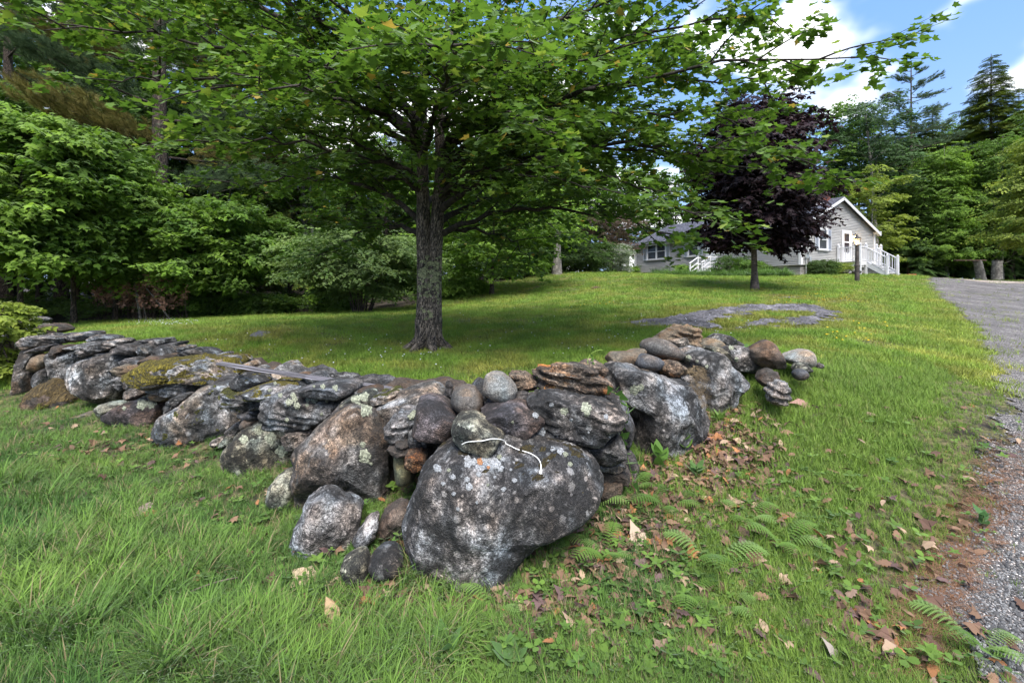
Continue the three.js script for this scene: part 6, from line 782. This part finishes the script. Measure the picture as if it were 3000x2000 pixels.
{
  const b = onGround(2512, 22), o = thing('lamp_post', 'dark wooden lamp post with a lit glass lantern on the lawn', 'lamp post', b.toArray()), hgt = 1.72; part('post', tube([V(0, -0.2, 0), V(0, 0.72, 0), V(0, 0.74, 0), V(0, 0.8, 0), V(0, 0.82, 0), V(0, hgt, 0)], [0.105, 0.1, 0.115, 0.115, 0.085, 0.075], 14, 0.04), new THREE.MeshStandardMaterial({ map: T_smooth, color: rgb(0.14, 0.115, 0.1), roughness: 0.85 }), o); lantern(o, hgt, 1.2, new THREE.Color(1, 0.62, 0.22));
  const p = hp(0.16, 2.42, -5.72), w = thing('porch_lantern', 'small lit lantern on the wall right of the gable door', 'wall lamp', p.toArray()); lantern(w, 0, 0.95, new THREE.Color(1, 0.55, 0.18)); part('bracket', bar(V(0, 0.0, 0), V(-HX.x * 0.15, -0.02, -HX.z * 0.15), 0.03, 0.03), M_iron, w);
}
{ // planting along the house
  const r = rngOf(606), lil = [], g = bladeTuft(rngOf(3), 60, 0.62, 0.2, 0.022, 2.0, 5), g2 = bladeTuft(rngOf(4), 34, 0.75, 0.14, 0.022, 0.5, 4), iris = [];
  for (let k = 0; k < 330; k++) { const x = -9.6 + 10.4 * r(), z = 1.75 + 1.15 * r(), p = hp(x, 0, z); lil.push([mat(V(p.x, H(p.x, p.z), p.z), quat(0, r() * 6.28, 0), 0.8 + 0.4 * r()), tint(r, rgb(0.07, 0.16, 0.02), rgb(0.12, 0.23, 0.03))]); }
  for (let k = 0; k < 26; k++) { const x = -11.6 + 2.2 * r(), p = hp(x, 0, 0.7 + 0.6 * r()); iris.push([mat(V(p.x, H(p.x, p.z), p.z), quat(0, r() * 6.28, 0), 0.8 + 0.4 * r()), tint(r, rgb(0.05, 0.11, 0.035), rgb(0.09, 0.16, 0.05))]); }
  tag(many('daylilies', g, M_grass, lil, scene), 'long bed of bright green daylily leaves along the house front', 'plants'); tag(many('irises', g2, M_grass, iris, scene), 'upright iris leaves against the foundation by the double window', 'plants');
  for (const [nm, l, x, z, h, R, c, sp] of [['rhododendron', 'dark round shrub behind the purple maple trunk', -4.0, 0.95, 1.45, 1.05, 'dark', 'oval'], ['foundation_shrub', 'low leafy shrub left of the front steps', -7.9, 0.9, 0.9, 0.6, 'lit', 'oval'], ['foundation_shrub', 'small green shrub at the left house corner', -14.6, 1.0, 1.1, 0.9, 'lit', 'oval'], ['foundation_shrub', 'light green tuft beside the lattice skirt', 0.45, -3.2, 0.75, 0.35, 'yel', 'fine'], ['foundation_shrub', 'thin dark twiggy shrub below the gable window', 0.5, -1.3, 0.95, 0.4, 'dark', 'fine'], ['rhododendron', 'dark shrub close behind the daylilies', -2.9, 0.8, 1.0, 0.7, 'mid', 'oval']]) { const p = hp(x, 0, z); broad(nm, l, 'shrub', 0, 0, { seed: Math.round(x * 31 + 900), at: V(p.x, H(p.x, p.z), p.z), h, R, r: 0.015, base: 0.1, limbs: 16, per: 20, stems: 5, bark: 'dark', spray: sp, colors: GR[c], scale: 0.75, low: 0.08 }); }
  const st = [0, 1, 2, 3].map((k) => { const p = hp(0.75 + 0.28 * k, 0, -3.05 + 0.12 * (k % 2)); return V(p.x, H(p.x, p.z) + 0.08 + 0.12 * (k % 2), p.z); }); st.forEach((p, k) => { const q = new THREE.IcosahedronGeometry(0.2, 3), a = q.attributes.position; for (let i = 0; i < a.count; i++) { const s = 1 + 0.25 * N3(a.getX(i) * 6 + k, a.getY(i) * 6, a.getZ(i) * 6); a.setXYZ(i, a.getX(i) * s * 1.3, a.getY(i) * s * 0.6, a.getZ(i) * s); } q.computeVertexNormals(); const m = part('edging_stone', q, SM.dark, scene); m.position.copy(p); tag(m, ['flat dark stone nearest the daylilies at the deck skirt', 'dark stone second from the daylilies at the deck skirt', 'dark stone third from the daylilies at the deck skirt', 'dark stone nearest the lamp post at the deck skirt'][k], 'stone'); });
}
{ // neighbour's pale house glimpsed through the woods
  const b = onGround(925, 40), o = thing('neighbour_house', 'pale house glimpsed through the trees left of the maple', 'house', [b.x, b.y, b.z], 0.15); part('wall', box(8, 3.2, 6, 0, 2.6, 0), paint(0.62, 0.64, 0.7), o); part('foundation', box(7.9, 2, 5.9, 0, 0.2, 0), M_conc, o); const s = new THREE.Shape([[-3.4, 0], [3.4, 0], [0, 2.1]].map((p) => new THREE.Vector2(...p))); part('roof', new THREE.ExtrudeGeometry(s, { depth: 8.6, bevelEnabled: false }).rotateY(Math.PI / 2).translate(-4.3, 4.2, 0), paint(0.35, 0.37, 0.42, 0.9), o); for (const x of [-2.6, -0.2, 2.2]) { part('window', box(0.95, 1.3, 0.05, x, 2.8, 3.02), M_dark, o); part('window_frame', mergeGeometries([box(0.08, 1.4, 0.06, x - 0.5, 2.8, 3.03), box(0.08, 1.4, 0.06, x + 0.5, 2.8, 3.03), box(1.0, 0.08, 0.055, x, 3.48, 3.03), box(1.0, 0.06, 0.055, x, 2.8, 3.035), box(1.1, 0.08, 0.07, x, 2.12, 3.03)]), M_white, o); }
}
// ---------------------------------------------------------------- stumps, planter, brush
function stump(label, px, d, r, h, lean, bark = 'grey') { const b = onGround(px, d), o = thing('tree_stump', label, 'stump', b.toArray()), q = rngOf(px); part('trunk', tube(wander(q, V(0, -0.15, 0), V(lean, h, 0), 8, 0.05), taper(r, r * 0.85, 8).map((x, i) => x * (i < 2 ? 1.2 - 0.1 * i : 1)), 18, 0.12, px), BARK[bark], o); part('cut_top', new THREE.CircleGeometry(r * 0.87, 18).rotateX(-Math.PI / 2).translate(lean, h - 0.003, 0), new THREE.MeshStandardMaterial({ map: T_smooth, color: rgb(0.5, 0.4, 0.28), roughness: 0.9 }), o); return o; }
stump('leaning cut stump left of the pair across the gravel', 2878, 36.5, 0.31, 1.62, -0.42); stump('upright cut stump right of the pair across the gravel', 2922, 36.3, 0.35, 1.62, 0.05);
stump('cut stump at the wood edge nearest the maple trunk', 1325, 22.4, 0.24, 0.72, 0.02, 'pine'); stump('reddish cut log standing left of the pale bare trunk', 1408, 24.2, 0.15, 0.75, 0.03, 'pine');
{ const b = onGround(2845, 36.2); const o = thing('plank', 'rusty brown plank resting on the cut stumps', 'plank', [b.x, b.y + 1.56, b.z]); part('board', box(2.4, 0.07, 0.22, 0.1, 0.06, -0.15), new THREE.MeshStandardMaterial({ map: T_smooth, color: rgb(0.42, 0.25, 0.18), roughness: 0.85 }), o); }
{ const b = onGround(1382, 22.8), o = thing('wooden_crate', 'weathered wooden box with two upright stakes at the wood edge', 'box', b.toArray(), 0.1), m = new THREE.MeshStandardMaterial({ map: T_smooth, color: rgb(0.42, 0.3, 0.27), roughness: 0.9 }), m2 = new THREE.MeshStandardMaterial({ map: T_smooth, color: rgb(0.3, 0.29, 0.28), roughness: 0.9 }); for (let k = 0; k < 5; k++) part('side_board', box(0.085, 0.38, 0.4, -0.04 + k * 0.095, 0.24, 0), m, o); part('side_board', box(0.2, 0.3, 0.38, -0.22, 0.2, -0.02), m2, o); part('lid', box(0.74, 0.04, 0.46, 0.06, 0.46, 0), m2, o); for (const x of [-0.1, 0.24]) part('stake', mergeGeometries([box(0.05, 0.26, 0.05, x, 0.6, 0), box(0.07, 0.05, 0.07, x, 0.72, 0)]), m2, o); }
{ const b = onGround(2668, 35), o = thing('planter', 'low terracotta red planter at the edge of the gravel', 'planter', b.toArray()); const g = new THREE.CylinderGeometry(0.27, 0.2, 0.3, 4, 1).rotateY(Math.PI / 4).scale(1.5, 1, 0.8).translate(0, 0.15, 0), m = new THREE.MeshStandardMaterial({ color: rgb(0.5, 0.11, 0.06), roughness: 0.8 }); part('pot', g, m, o); part('rim', box(0.62, 0.06, 0.36, 0, 0.3, 0), m, o); part('soil', box(0.54, 0.02, 0.28, 0, 0.335, 0), M_dark, o); }
{ const b = G(2137, 843), o = part('mole_hill', (() => { const g = new THREE.SphereGeometry(0.16, 16, 10), p = g.attributes.position; for (let i = 0; i < p.count; i++) p.setXYZ(i, p.getX(i) * (1.4 + 0.4 * N3(p.getX(i) * 9, p.getY(i) * 9, 3)), p.getY(i) * 0.55, p.getZ(i) * 1.2); g.computeVertexNormals(); return g; })(), new THREE.MeshStandardMaterial({ map: T_dirt, color: rgb(0.2, 0.13, 0.08), roughness: 1 }), scene), p = G(1747, 845); o.position.copy(p); tag(o, 'small dark mound of earth on the lawn below the house', 'mound'); }
{ // dried brown brush at the foot of the golden pine
  const r = rngOf(42), list = [], stems = [], seedG = (() => { const q = rngOf(8), ps = []; for (let i = 0; i < 22; i++) ps.push(leafGeo(OVAL, 0.4, 0.2).applyMatrix4(mat(V((q() - 0.5) * 0.1, q() * 0.34, (q() - 0.5) * 0.1), quat(q() * 3, q() * 6, q() * 3), 0.06 + 0.05 * q()))); return mergeGeometries(ps); })();
  for (let k = 0; k < 150; k++) { const px = 270 + 280 * r(), d = 15.2 + 1.6 * r(), b = onGround(px, d), h = 0.3 + 0.9 * r(); list.push([mat(b.clone().add(V((r() - 0.5) * 0.3, h, 0)), quat((r() - 0.5), r() * 6, (r() - 0.5)), 0.8 + 0.7 * r()), tint(r, rgb(0.3, 0.17, 0.12), rgb(0.45, 0.26, 0.19))]); stems.push(tube([b.clone().add(V(0, -0.05, 0)), b.clone().add(V((r() - 0.5) * 0.4, h + 0.2, (r() - 0.5) * 0.3))], [0.008, 0.004], 4)); }
  const o = thing('dried_brush', 'dry reddish brown brush at the foot of the golden pine', 'brush'); o.userData.kind = 'stuff'; many('seed_heads', seedG, leafMat({ transmission: 0.2 }), list, o); part('stems', mergeGeometries(stems), BARK.dark, o).userData.kind = 'stuff';
  const br = onGround(420, 15.6), t = thing('dead_branch', 'bare forked dead branch propped among the saplings', 'branch', br.toArray()); part('branch', mergeGeometries([tube(bez(V(-0.1, 0, 0), V(-0.3, 1.5, 0), V(-0.5, 2.3, 0.1), 8), taper(0.05, 0.025, 8), 8, 0.1), tube(bez(V(1.0, -0.05, 0.1), V(0.3, 1.0, 0), V(-0.33, 1.5, 0.05), 8), taper(0.03, 0.02, 8), 7), tube(bez(V(0.1, 0.0, 0), V(0.1, 0.5, 0.1), V(-0.22, 1.0, 0.05), 6), taper(0.02, 0.012, 6), 6)]), BARK.grey, t);
}
// ---------------------------------------------------------------- fallen leaves
const DRY = [leafGeo(MAPLE, 0.55, 0.75, 0.35), leafGeo(MAPLE, -0.35, 0.9, 0.3), leafGeo([[0, 0], [0.12, 0.1], [0.1, 0.2], [0.24, 0.28], [0.16, 0.4], [0.3, 0.52], [0.2, 0.62], [0.24, 0.78], [0.1, 0.84], [0, 1]], 0.4, 0.8, 0.15), leafGeo(OVAL, 0.6, 1.6, 0.1)];
const dryC = [rgb(0.2, 0.12, 0.075), rgb(0.12, 0.07, 0.05), rgb(0.12, 0.075, 0.07), rgb(0.34, 0.24, 0.16), rgb(0.33, 0.15, 0.065), rgb(0.22, 0.15, 0.11), rgb(0.1, 0.06, 0.055)];
{
  const r = rngOf(515), lists = DRY.map(() => []), M_dry = leafMat({ transmission: 0.15, clearcoat: 0.12, clearcoatRoughness: 0.6 });
  const drop = (px, py, s, up) => { if (py > 2050 || py < 960) return; const p = G(px, py); if (-p.z > 12 || driveIn(p.x, p.z) > 0.3) return; const k = Math.floor(r() * 4); lists[k].push([mat(p.add(V(0, 0.012 + 0.045 * r() * up, 0)), quat(-Math.PI / 2 + (r() - 0.5) * 1.5 * up, 0, (r() - 0.5) * 6.28, 'XYZ').premultiply(quat((r() - 0.5) * 0.7, r() * 6.28, (r() - 0.5) * 0.7)), s * (0.6 + 0.6 * r())), dryC[Math.floor(r() * r() * 7)].clone().multiplyScalar(0.75 + 0.5 * r())]); };
  for (const [px, py, sx, sy, n] of [[2090, 1330, 150, 110, 950], [2010, 1450, 160, 90, 650], [1990, 1225, 60, 45, 260], [1130, 1740, 110, 50, 110], [990, 1870, 120, 60, 120], [1560, 1790, 130, 60, 300], [1760, 1640, 160, 90, 420], [1880, 1540, 160, 80, 300], [1860, 1880, 260, 70, 160], [2260, 1740, 220, 110, 130], [2480, 1880, 170, 80, 150], [520, 1650, 380, 200, 110], [350, 1330, 280, 60, 150], [1230, 1620, 40, 60, 50], [1160, 1430, 60, 30, 20], [2250, 1560, 200, 120, 160], [2600, 1450, 200, 200, 60]]) for (let k = 0; k < n; k++) drop(px + sx * (r() + r() + r() - 1.5) * 1.3, py + sy * (r() + r() + r() - 1.5) * 1.3, 0.064, 1);
  for (let k = 0; k < 700; k++) drop(3000 * r(), 1180 + 850 * r(), 0.06, 1);
  lists.forEach((l, i) => tag(many('leaf_litter', DRY[i], M_dry, l, scene), ['curled brown maple leaves littering the verge', 'cupped brown maple leaves littering the verge', 'dry oak leaves littering the verge', 'dry narrow leaves littering the verge'][i], 'leaves'));
  for (const [l, px, py, k, s, c, rx, ry, rz] of [['large pale tan leaf standing in the grass below the loose stones', 985, 1850, 3, 0.12, rgb(0.4, 0.28, 0.16), -0.5, 0.5, 0.25], ['pale curled maple leaf in the litter left of the corner boulder', 905, 1715, 0, 0.14, rgb(0.5, 0.38, 0.25), -1.0, 0.5, 0.6], ['grey brown oak leaf lying on the grass left of the wall', 405, 1530, 2, 0.16, rgb(0.3, 0.22, 0.19), -1.0, 0.2, 0.1], ['orange leaf leaning against the dark boulder in the right arm', 2122, 1165, 3, 0.14, rgb(0.45, 0.14, 0.04), -0.2, 0.4, 1.1], ['big rusty maple leaf where the right arm meets the litter', 2150, 1215, 0, 0.16, rgb(0.36, 0.18, 0.1), -0.7, 0.2, 0.1], ['pale grey leaf lying near the driveway edge at the bottom', 2490, 1975, 1, 0.12, rgb(0.34, 0.29, 0.25), -1.1, 0.6, 0.4], ['dry tan maple leaf standing in the far verge grass', 2370, 1195, 0, 0.15, rgb(0.34, 0.2, 0.16), -0.8, 0.9, 0.8], ['cream folded leaf among the ferns right of the corner boulder', 1885, 1620, 1, 0.14, rgb(0.5, 0.38, 0.28), -0.9, 0.2, 0.3], ['pale leaf lit up in the litter left of the flat grey stones', 1120, 1700, 0, 0.14, rgb(0.48, 0.36, 0.24), -1.2, 1.2, 0.2]]) { const m = part('fallen_leaf', DRY[k], leafMat({ color: c, transmission: 0.2, clearcoat: 0.1 }), scene), p = G(px, py); m.position.copy(p).add(V(0, 0.03, 0)); m.rotation.set(rx, ry, rz, 'YXZ'); m.scale.setScalar(s); tag(m, l, 'leaf'); }
}
// ---------------------------------------------------------------- ferns, seedlings, weeds
function frondGeo(seed) {                                             // length 1 along +x, arching
  const r = rngOf(seed), pos = [], Y = (t) => 0.42 * Math.sin(t * 2.3) , tri = (a, b, c) => pos.push(...a, ...b, ...c);
  for (let i = 0; i < 26; i++) { const t = 0.14 + 0.86 * i / 26, side = i % 2 ? 1 : -1, L = 0.26 * Math.sin(Math.PI * Math.pow(1 - t, 0.75) * 0.92 + 0.12) * (0.9 + 0.2 * r()) + 0.015, fx = 0.35, y = Y(t), n = 7, dx = fx * L, dz = side * L; for (let k = 0; k < n; k++) { const u = k / n, v = (k + 1) / n, w = 0.06 * (1 - 0.8 * u) * (0.4 + L * 3), ax = t + dx * u, az = dz * u, ay = y - 0.25 * L * u * u, bx = t + dx * v, bz = dz * v, by = y - 0.25 * L * v * v; tri([ax, ay, az], [bx, by, bz], [ax + w * 0.9, ay + 0.004, az + dz * 0.02 + side * w * 0.5]); tri([ax, ay, az], [ax - w * 0.55, ay + 0.004, az + side * w * 0.75], [bx, by, bz]); } }
  for (let k = 0; k < 12; k++) { const a = k / 12, b = (k + 1) / 12, w = 0.007 * (1 - a) + 0.002; tri([a, Y(a), -w], [a, Y(a), w], [b, Y(b), 0]); }
  const g = new THREE.BufferGeometry(); g.setAttribute('position', new THREE.Float32BufferAttribute(pos, 3)); g.computeVertexNormals(); return g;
}
{
  const fr = [1, 2, 3].map(frondGeo), r = rngOf(31), mats = [rgb(0.1, 0.2, 0.03), rgb(0.14, 0.26, 0.04), rgb(0.2, 0.33, 0.08)].map((c) => leafMat({ color: c, clearcoat: 0.1 }));
  for (const [l, px, py, s, n, m] of [['dark fern tight against the right side of the corner boulder', 1640, 1590, 0.3, 6, 0], ['fern under the brown blocks right of the corner boulder', 1740, 1490, 0.3, 6, 1], ['small fern below the last brown block', 1850, 1445, 0.26, 5, 1], ['feathery fern amid the litter right of the corner boulder', 1780, 1640, 0.32, 6, 1], ['low fern in front of the corner boulder', 1455, 1790, 0.26, 6, 1], ['dark fern left of the pale bent fern', 1960, 1490, 0.34, 6, 0], ['pale fern with one long bent frond on the verge', 2080, 1660, 0.44, 3, 2], ['leafy fern above the pale bent fern', 2190, 1530, 0.28, 6, 1], ['wide fern clump in the middle of the verge', 2290, 1600, 0.32, 6, 1], ['fern in the grass at the lower verge', 2010, 1760, 0.26, 5, 1], ['cut fern frond lying on the gravel in the bottom right corner', 2870, 1900, 0.36, 4, 2], ['bright fern at the left of the lower verge', 2130, 1790, 0.24, 4, 2]]) { const p = G(px, py), o = thing('fern', l, 'fern', p.toArray(), 0, 'ferns along the wall foot'); for (let k = 0; k < n; k++) { const f = part('frond', fr[k % 3], mats[(m + (k % 3 === 2 ? 1 : 0)) % 3], o); f.rotation.set(0, k / n * 6.283 + r() * 0.7, -0.1 + 0.3 * r(), 'YXZ'); f.scale.setScalar(s * 0.68 * (0.55 + 0.6 * r())); } }
}
function seedling(name, label, px, py, h, leaves, size, c, onWall) { // upright stem with pairs of leaves
  const r = rngOf(px), p = onWall ?? G(px, py), o = thing(name, label, 'plant', p.toArray()), top = V((r() - 0.5) * h * 0.5, h, (r() - 0.5) * h * 0.3), path = bez(V(0, -0.02, 0), V(0, h * 0.6, 0), top, 6), g = leafGeo([[0, 0], [0.24, 0.12], [0.33, 0.4], [0.2, 0.75], [0, 1]], 0.35, 0.25), m = leafMat({ color: c }); part('stem', tube(path, taper(0.005, 0.002, 6), 5), leafMat({ color: rgb(0.12, 0.17, 0.05), transmission: 0 }), o);
  for (let k = 0; k < leaves; k++) { const q = path[Math.min(6, 1 + Math.round(k / leaves * 5))], l = part('leaf', g, m, o); l.position.copy(q); l.rotation.set(0.9 + 0.5 * r(), k * 2.5 + r(), 0, 'YXZ'); l.scale.setScalar(size * (0.7 + 0.5 * r())); }
}
seedling('seedling', 'bright green seedling beside the large boulder of the right arm', 2010, 1345, 0.24, 14, 0.075, rgb(0.13, 0.26, 0.035)); seedling('seedling', 'broad leaved seedling at the foot of the right arm boulder', 1930, 1385, 0.16, 8, 0.1, rgb(0.1, 0.21, 0.03)); seedling('seedling', 'seedling with narrow pale leaves in the litter', 2110, 1240, 0.08, 6, 0.075, rgb(0.16, 0.28, 0.05)); seedling('seedling', 'low seedling with compound leaves below the bright one', 2040, 1410, 0.1, 9, 0.09, rgb(0.1, 0.2, 0.05)); seedling('seedling', 'broad leaved plant at the edge of the gravel', 2880, 1545, 0.08, 8, 0.06, rgb(0.09, 0.2, 0.06)); seedling('seedling', 'leafy weed growing by the little brown stones past the wall end', 2190, 1080, 0.22, 12, 0.09, rgb(0.1, 0.19, 0.05)); seedling('seedling', 'round leaved weed at the very bottom of the verge', 1500, 1960, 0.06, 5, 0.1, rgb(0.1, 0.2, 0.05)); seedling('seedling', 'toothed dandelion leaves at the bottom below the corner boulder', 1290, 1950, 0.06, 6, 0.12, rgb(0.11, 0.22, 0.05));
{ // bindweed climbing at the right of the corner
  const pts = [[1868, 1450, 2.75], [1850, 1385, 2.78], [1832, 1310, 2.8], [1822, 1250, 2.78], [1838, 1190, 2.82], [1800, 1150, 2.95], [1775, 1145, 2.98]].map((p) => P(...p)), o = thing('bindweed', 'thin green vine climbing the right side of the corner stones', 'vine', pts[0].toArray()), cur = new THREE.CatmullRomCurve3(pts.map((p) => p.clone().sub(pts[0]))), g = leafGeo([[0, 0], [0.26, -0.12], [0.36, 0.12], [0.26, 0.5], [0, 1]], 0.25, 0.2), m = leafMat({ color: rgb(0.08, 0.17, 0.03) }), r = rngOf(66); part('stem', new THREE.TubeGeometry(cur, 40, 0.0028, 5), leafMat({ color: rgb(0.14, 0.22, 0.05), transmission: 0 }), o); for (let k = 0; k < 15; k++) { const l = part('leaf', g, m, o); l.position.copy(cur.getPoint(0.05 + 0.93 * k / 15)).add(V(0, 0, 0.012)); l.rotation.set(0.4 + r() * 1.1, (r() - 0.5) * 2.5, (r() - 0.5) * 2, 'YXZ'); l.scale.setScalar(0.05 + 0.035 * r()); }
  const q = [[1735, 1085, 3.25], [1722, 1062, 3.25], [1730, 1038, 3.27], [1752, 1026, 3.27], [1765, 1026, 3.3]].map((p) => P(...p)), t = thing('bindweed', 'curling green tendril above the orange rounded stone', 'vine', q[0].toArray()); part('stem', new THREE.TubeGeometry(new THREE.CatmullRomCurve3(q.map((p) => p.clone().sub(q[0]))), 30, 0.0025, 5), leafMat({ color: rgb(0.2, 0.3, 0.06), transmission: 0 }), t); for (let k = 0; k < 4; k++) { const l = part('leaf', g, m, t); l.position.set((r() - 0.5) * 0.04, 0.01 + 0.03 * k, 0.02); l.rotation.set(1, r() * 6, 0, 'YXZ'); l.scale.setScalar(0.035); }
}
{ // small weeds, clover, flowers, pine needles, gravel that has rolled out
  const r = rngOf(717), trefoil = mergeGeometries([0, 1, 2].map((k) => leafGeo([[0, 0], [0.3, 0.35], [0.35, 0.7], [0.15, 0.95], [0, 0.88]], 0.1, 0.1).rotateX(-1.25).rotateY(k * 2.094))), oval = mergeGeometries([0, 1, 2, 3, 4].map((k) => leafGeo(OVAL, 0.5, 0.3).rotateX(-1.0 + 0.3 * (k % 2)).rotateY(k * 1.3))), clover = [], weeds = [], flowers = [], gold = [], needles = [], stones = [];
  const spot = (px, py) => { const p = G(px, py); return -p.z > 9 || driveIn(p.x, p.z) > 0.1 ? null : p; };
  for (let k = 0; k < 2000; k++) { const p = spot(3000 * r(), 1190 + 830 * Math.pow(r(), 0.8)); if (!p || lawnSide(p.x, p.z) || (p.x > 1 && r() < 0.6)) continue; const s = 0.012 + 0.016 * r(), c = tint(r, rgb(0.08, 0.17, 0.03), rgb(0.17, 0.29, 0.045)); (r() < 0.55 ? clover : weeds).push([mat(p.clone().add(V(0, 0.02 + 0.05 * r(), 0)), quat((r() - 0.5) * 0.6, r() * 6.28, (r() - 0.5) * 0.6), s * (r() < 0.4 ? 1 : 1.7)), c]); }
  for (let k = 0; k < 260; k++) { const p = spot(1550 + 900 * r(), 1380 + 420 * r()); if (!p || lawnSide(p.x, p.z)) continue; weeds.push([mat(p.clone().add(V(0, 0.03, 0)), quat(0, r() * 6, 0), 0.026 + 0.022 * r()), tint(r, rgb(0.08, 0.17, 0.03), rgb(0.14, 0.25, 0.05))]); }
  tag(many('clover', trefoil, M_leaf, clover, scene), 'small three leaved clover among the verge grass', 'clover'); tag(many('weeds', oval, M_leaf, weeds, scene), 'small broad leaved weeds among the verge grass', 'weeds');
  const dot = new THREE.IcosahedronGeometry(1, 0), M_fl = (c) => new THREE.MeshStandardMaterial({ color: c, roughness: 0.9 });
  for (let k = 0; k < 300; k++) { const z = r(), p = z < 0.45 ? G(480 + 110 * (r() + r() - 1), 935 + 22 * r()) : z < 0.7 ? G(600 + 700 * r(), 985 + 110 * r()) : G(1300 + 900 * r(), 880 + 170 * r()); if (!lawnSide(p.x, p.z)) continue; flowers.push([mat(p.add(V(0, 0.07, 0)), quat(0, r(), 0), V(0.009, 0.005, 0.009).multiplyScalar(0.8 + 0.6 * r()))]); }
  for (let k = 0; k < 80; k++) { const z = r(), p = z < 0.4 ? G(2420 + 160 * (r() + r() - 1), 862 + 30 * r()) : z < 0.6 ? G(2510 + 180 * (r() - 0.5), 940 + 70 * r()) : z < 0.8 ? G(2080 + 300 * (r() - 0.5), 830 + 30 * r()) : G(1640 + 160 * r(), 880 + 25 * r()); gold.push([mat(p.add(V(0, 0.07, 0)), quat(0, r(), 0), V(0.014, 0.007, 0.014).multiplyScalar(0.8 + 0.6 * r()))]); }
  tag(many('wildflowers', dot, M_fl(rgb(0.72, 0.74, 0.82)), flowers, scene), 'tiny white flowers sprinkled over the lawn', 'flowers'); tag(many('dandelions', dot, M_fl(rgb(0.75, 0.5, 0.02)), gold, scene), 'small yellow flowers sprinkled over the far lawn', 'flowers');
  const ng = bladeTuft(rngOf(12), 10, 0.09, 0.06, 0.0016, 2.6, 2);
  for (let k = 0; k < 1700; k++) { const e = r(), px = lerp(2600, 2960, e) + 120 * (r() + r() - 1), py = lerp(1980, 1350, e) + 130 * (r() + r() - 1), p = py < 2040 && G(px, py); if (!p) continue; needles.push([mat(p.clone().add(V(0, 0.012, 0)), quat((r() - 0.5) * 0.3, r() * 6.28, (r() - 0.5) * 0.3), V(1, 0.25, 1)), tint(r, rgb(0.2, 0.095, 0.045), rgb(0.3, 0.16, 0.08))]); }
  for (let k = 0; k < 160; k++) { const p = P(2045 + 50 * (r() - 0.5), 1130 + 110 * (r() - 0.5), 3.42); needles.push([mat(p, quat(0.9, r() * 6.28, r()), V(0.8, 0.4, 0.8)), tint(r, rgb(0.22, 0.16, 0.09), rgb(0.3, 0.22, 0.12))]); }
  tag(many('pine_needles', ng, M_grass, needles, scene), 'rusty fallen pine needles along the driveway edge', 'needles');
  const pg = (() => { const g = new THREE.IcosahedronGeometry(1, 1), p = g.attributes.position; for (let i = 0; i < p.count; i++) { const s = 1 + 0.3 * N3(p.getX(i) * 1.4, p.getY(i) * 1.4, p.getZ(i) * 1.4); p.setXYZ(i, p.getX(i) * s, p.getY(i) * s * 0.7, p.getZ(i) * s); } g.computeVertexNormals(); return g; })();
  for (let k = 0; k < 9000; k++) { const py = 1150 + 870 * Math.pow(r(), 0.7), px = 2680 + 330 * r(), p = G(px, py); if (driveIn(p.x, p.z) < -0.05) continue; const v = r(); stones.push([mat(p.clone().add(V(0, 0.014, 0)), quat(r() * 6, r() * 6, r() * 6), (0.003 + 0.006 * r() * r()) * (v < 0.02 ? 2 : 1)), rgb(0.06 + 0.2 * v * v, 0.06 + 0.2 * v * v, 0.06 + 0.195 * v * v)]); }
  tag(many('gravel', pg, new THREE.MeshStandardMaterial({ color: 0xffffff, roughness: 0.9 }), stones, scene), 'loose grey gravel on the driveway edge', 'gravel');
  const a = G(520, 1782), b = G(695, 1733), m = a.clone().lerp(b, 0.5).add(V(0, 0.06, 0)), o = thing('fallen_twig', 'thin dark twig lying in the long grass', 'twig', a.toArray()); part('stick', tube(bez(V(0, 0.05, 0), m.sub(a).add(V(0, 0.03, 0)), b.clone().sub(a).add(V(0, 0.07, 0)), 10), taper(0.003, 0.0045, 10), 6), BARK.young, o);
}
camera.updateProjectionMatrix();
renderer.render(scene, camera);
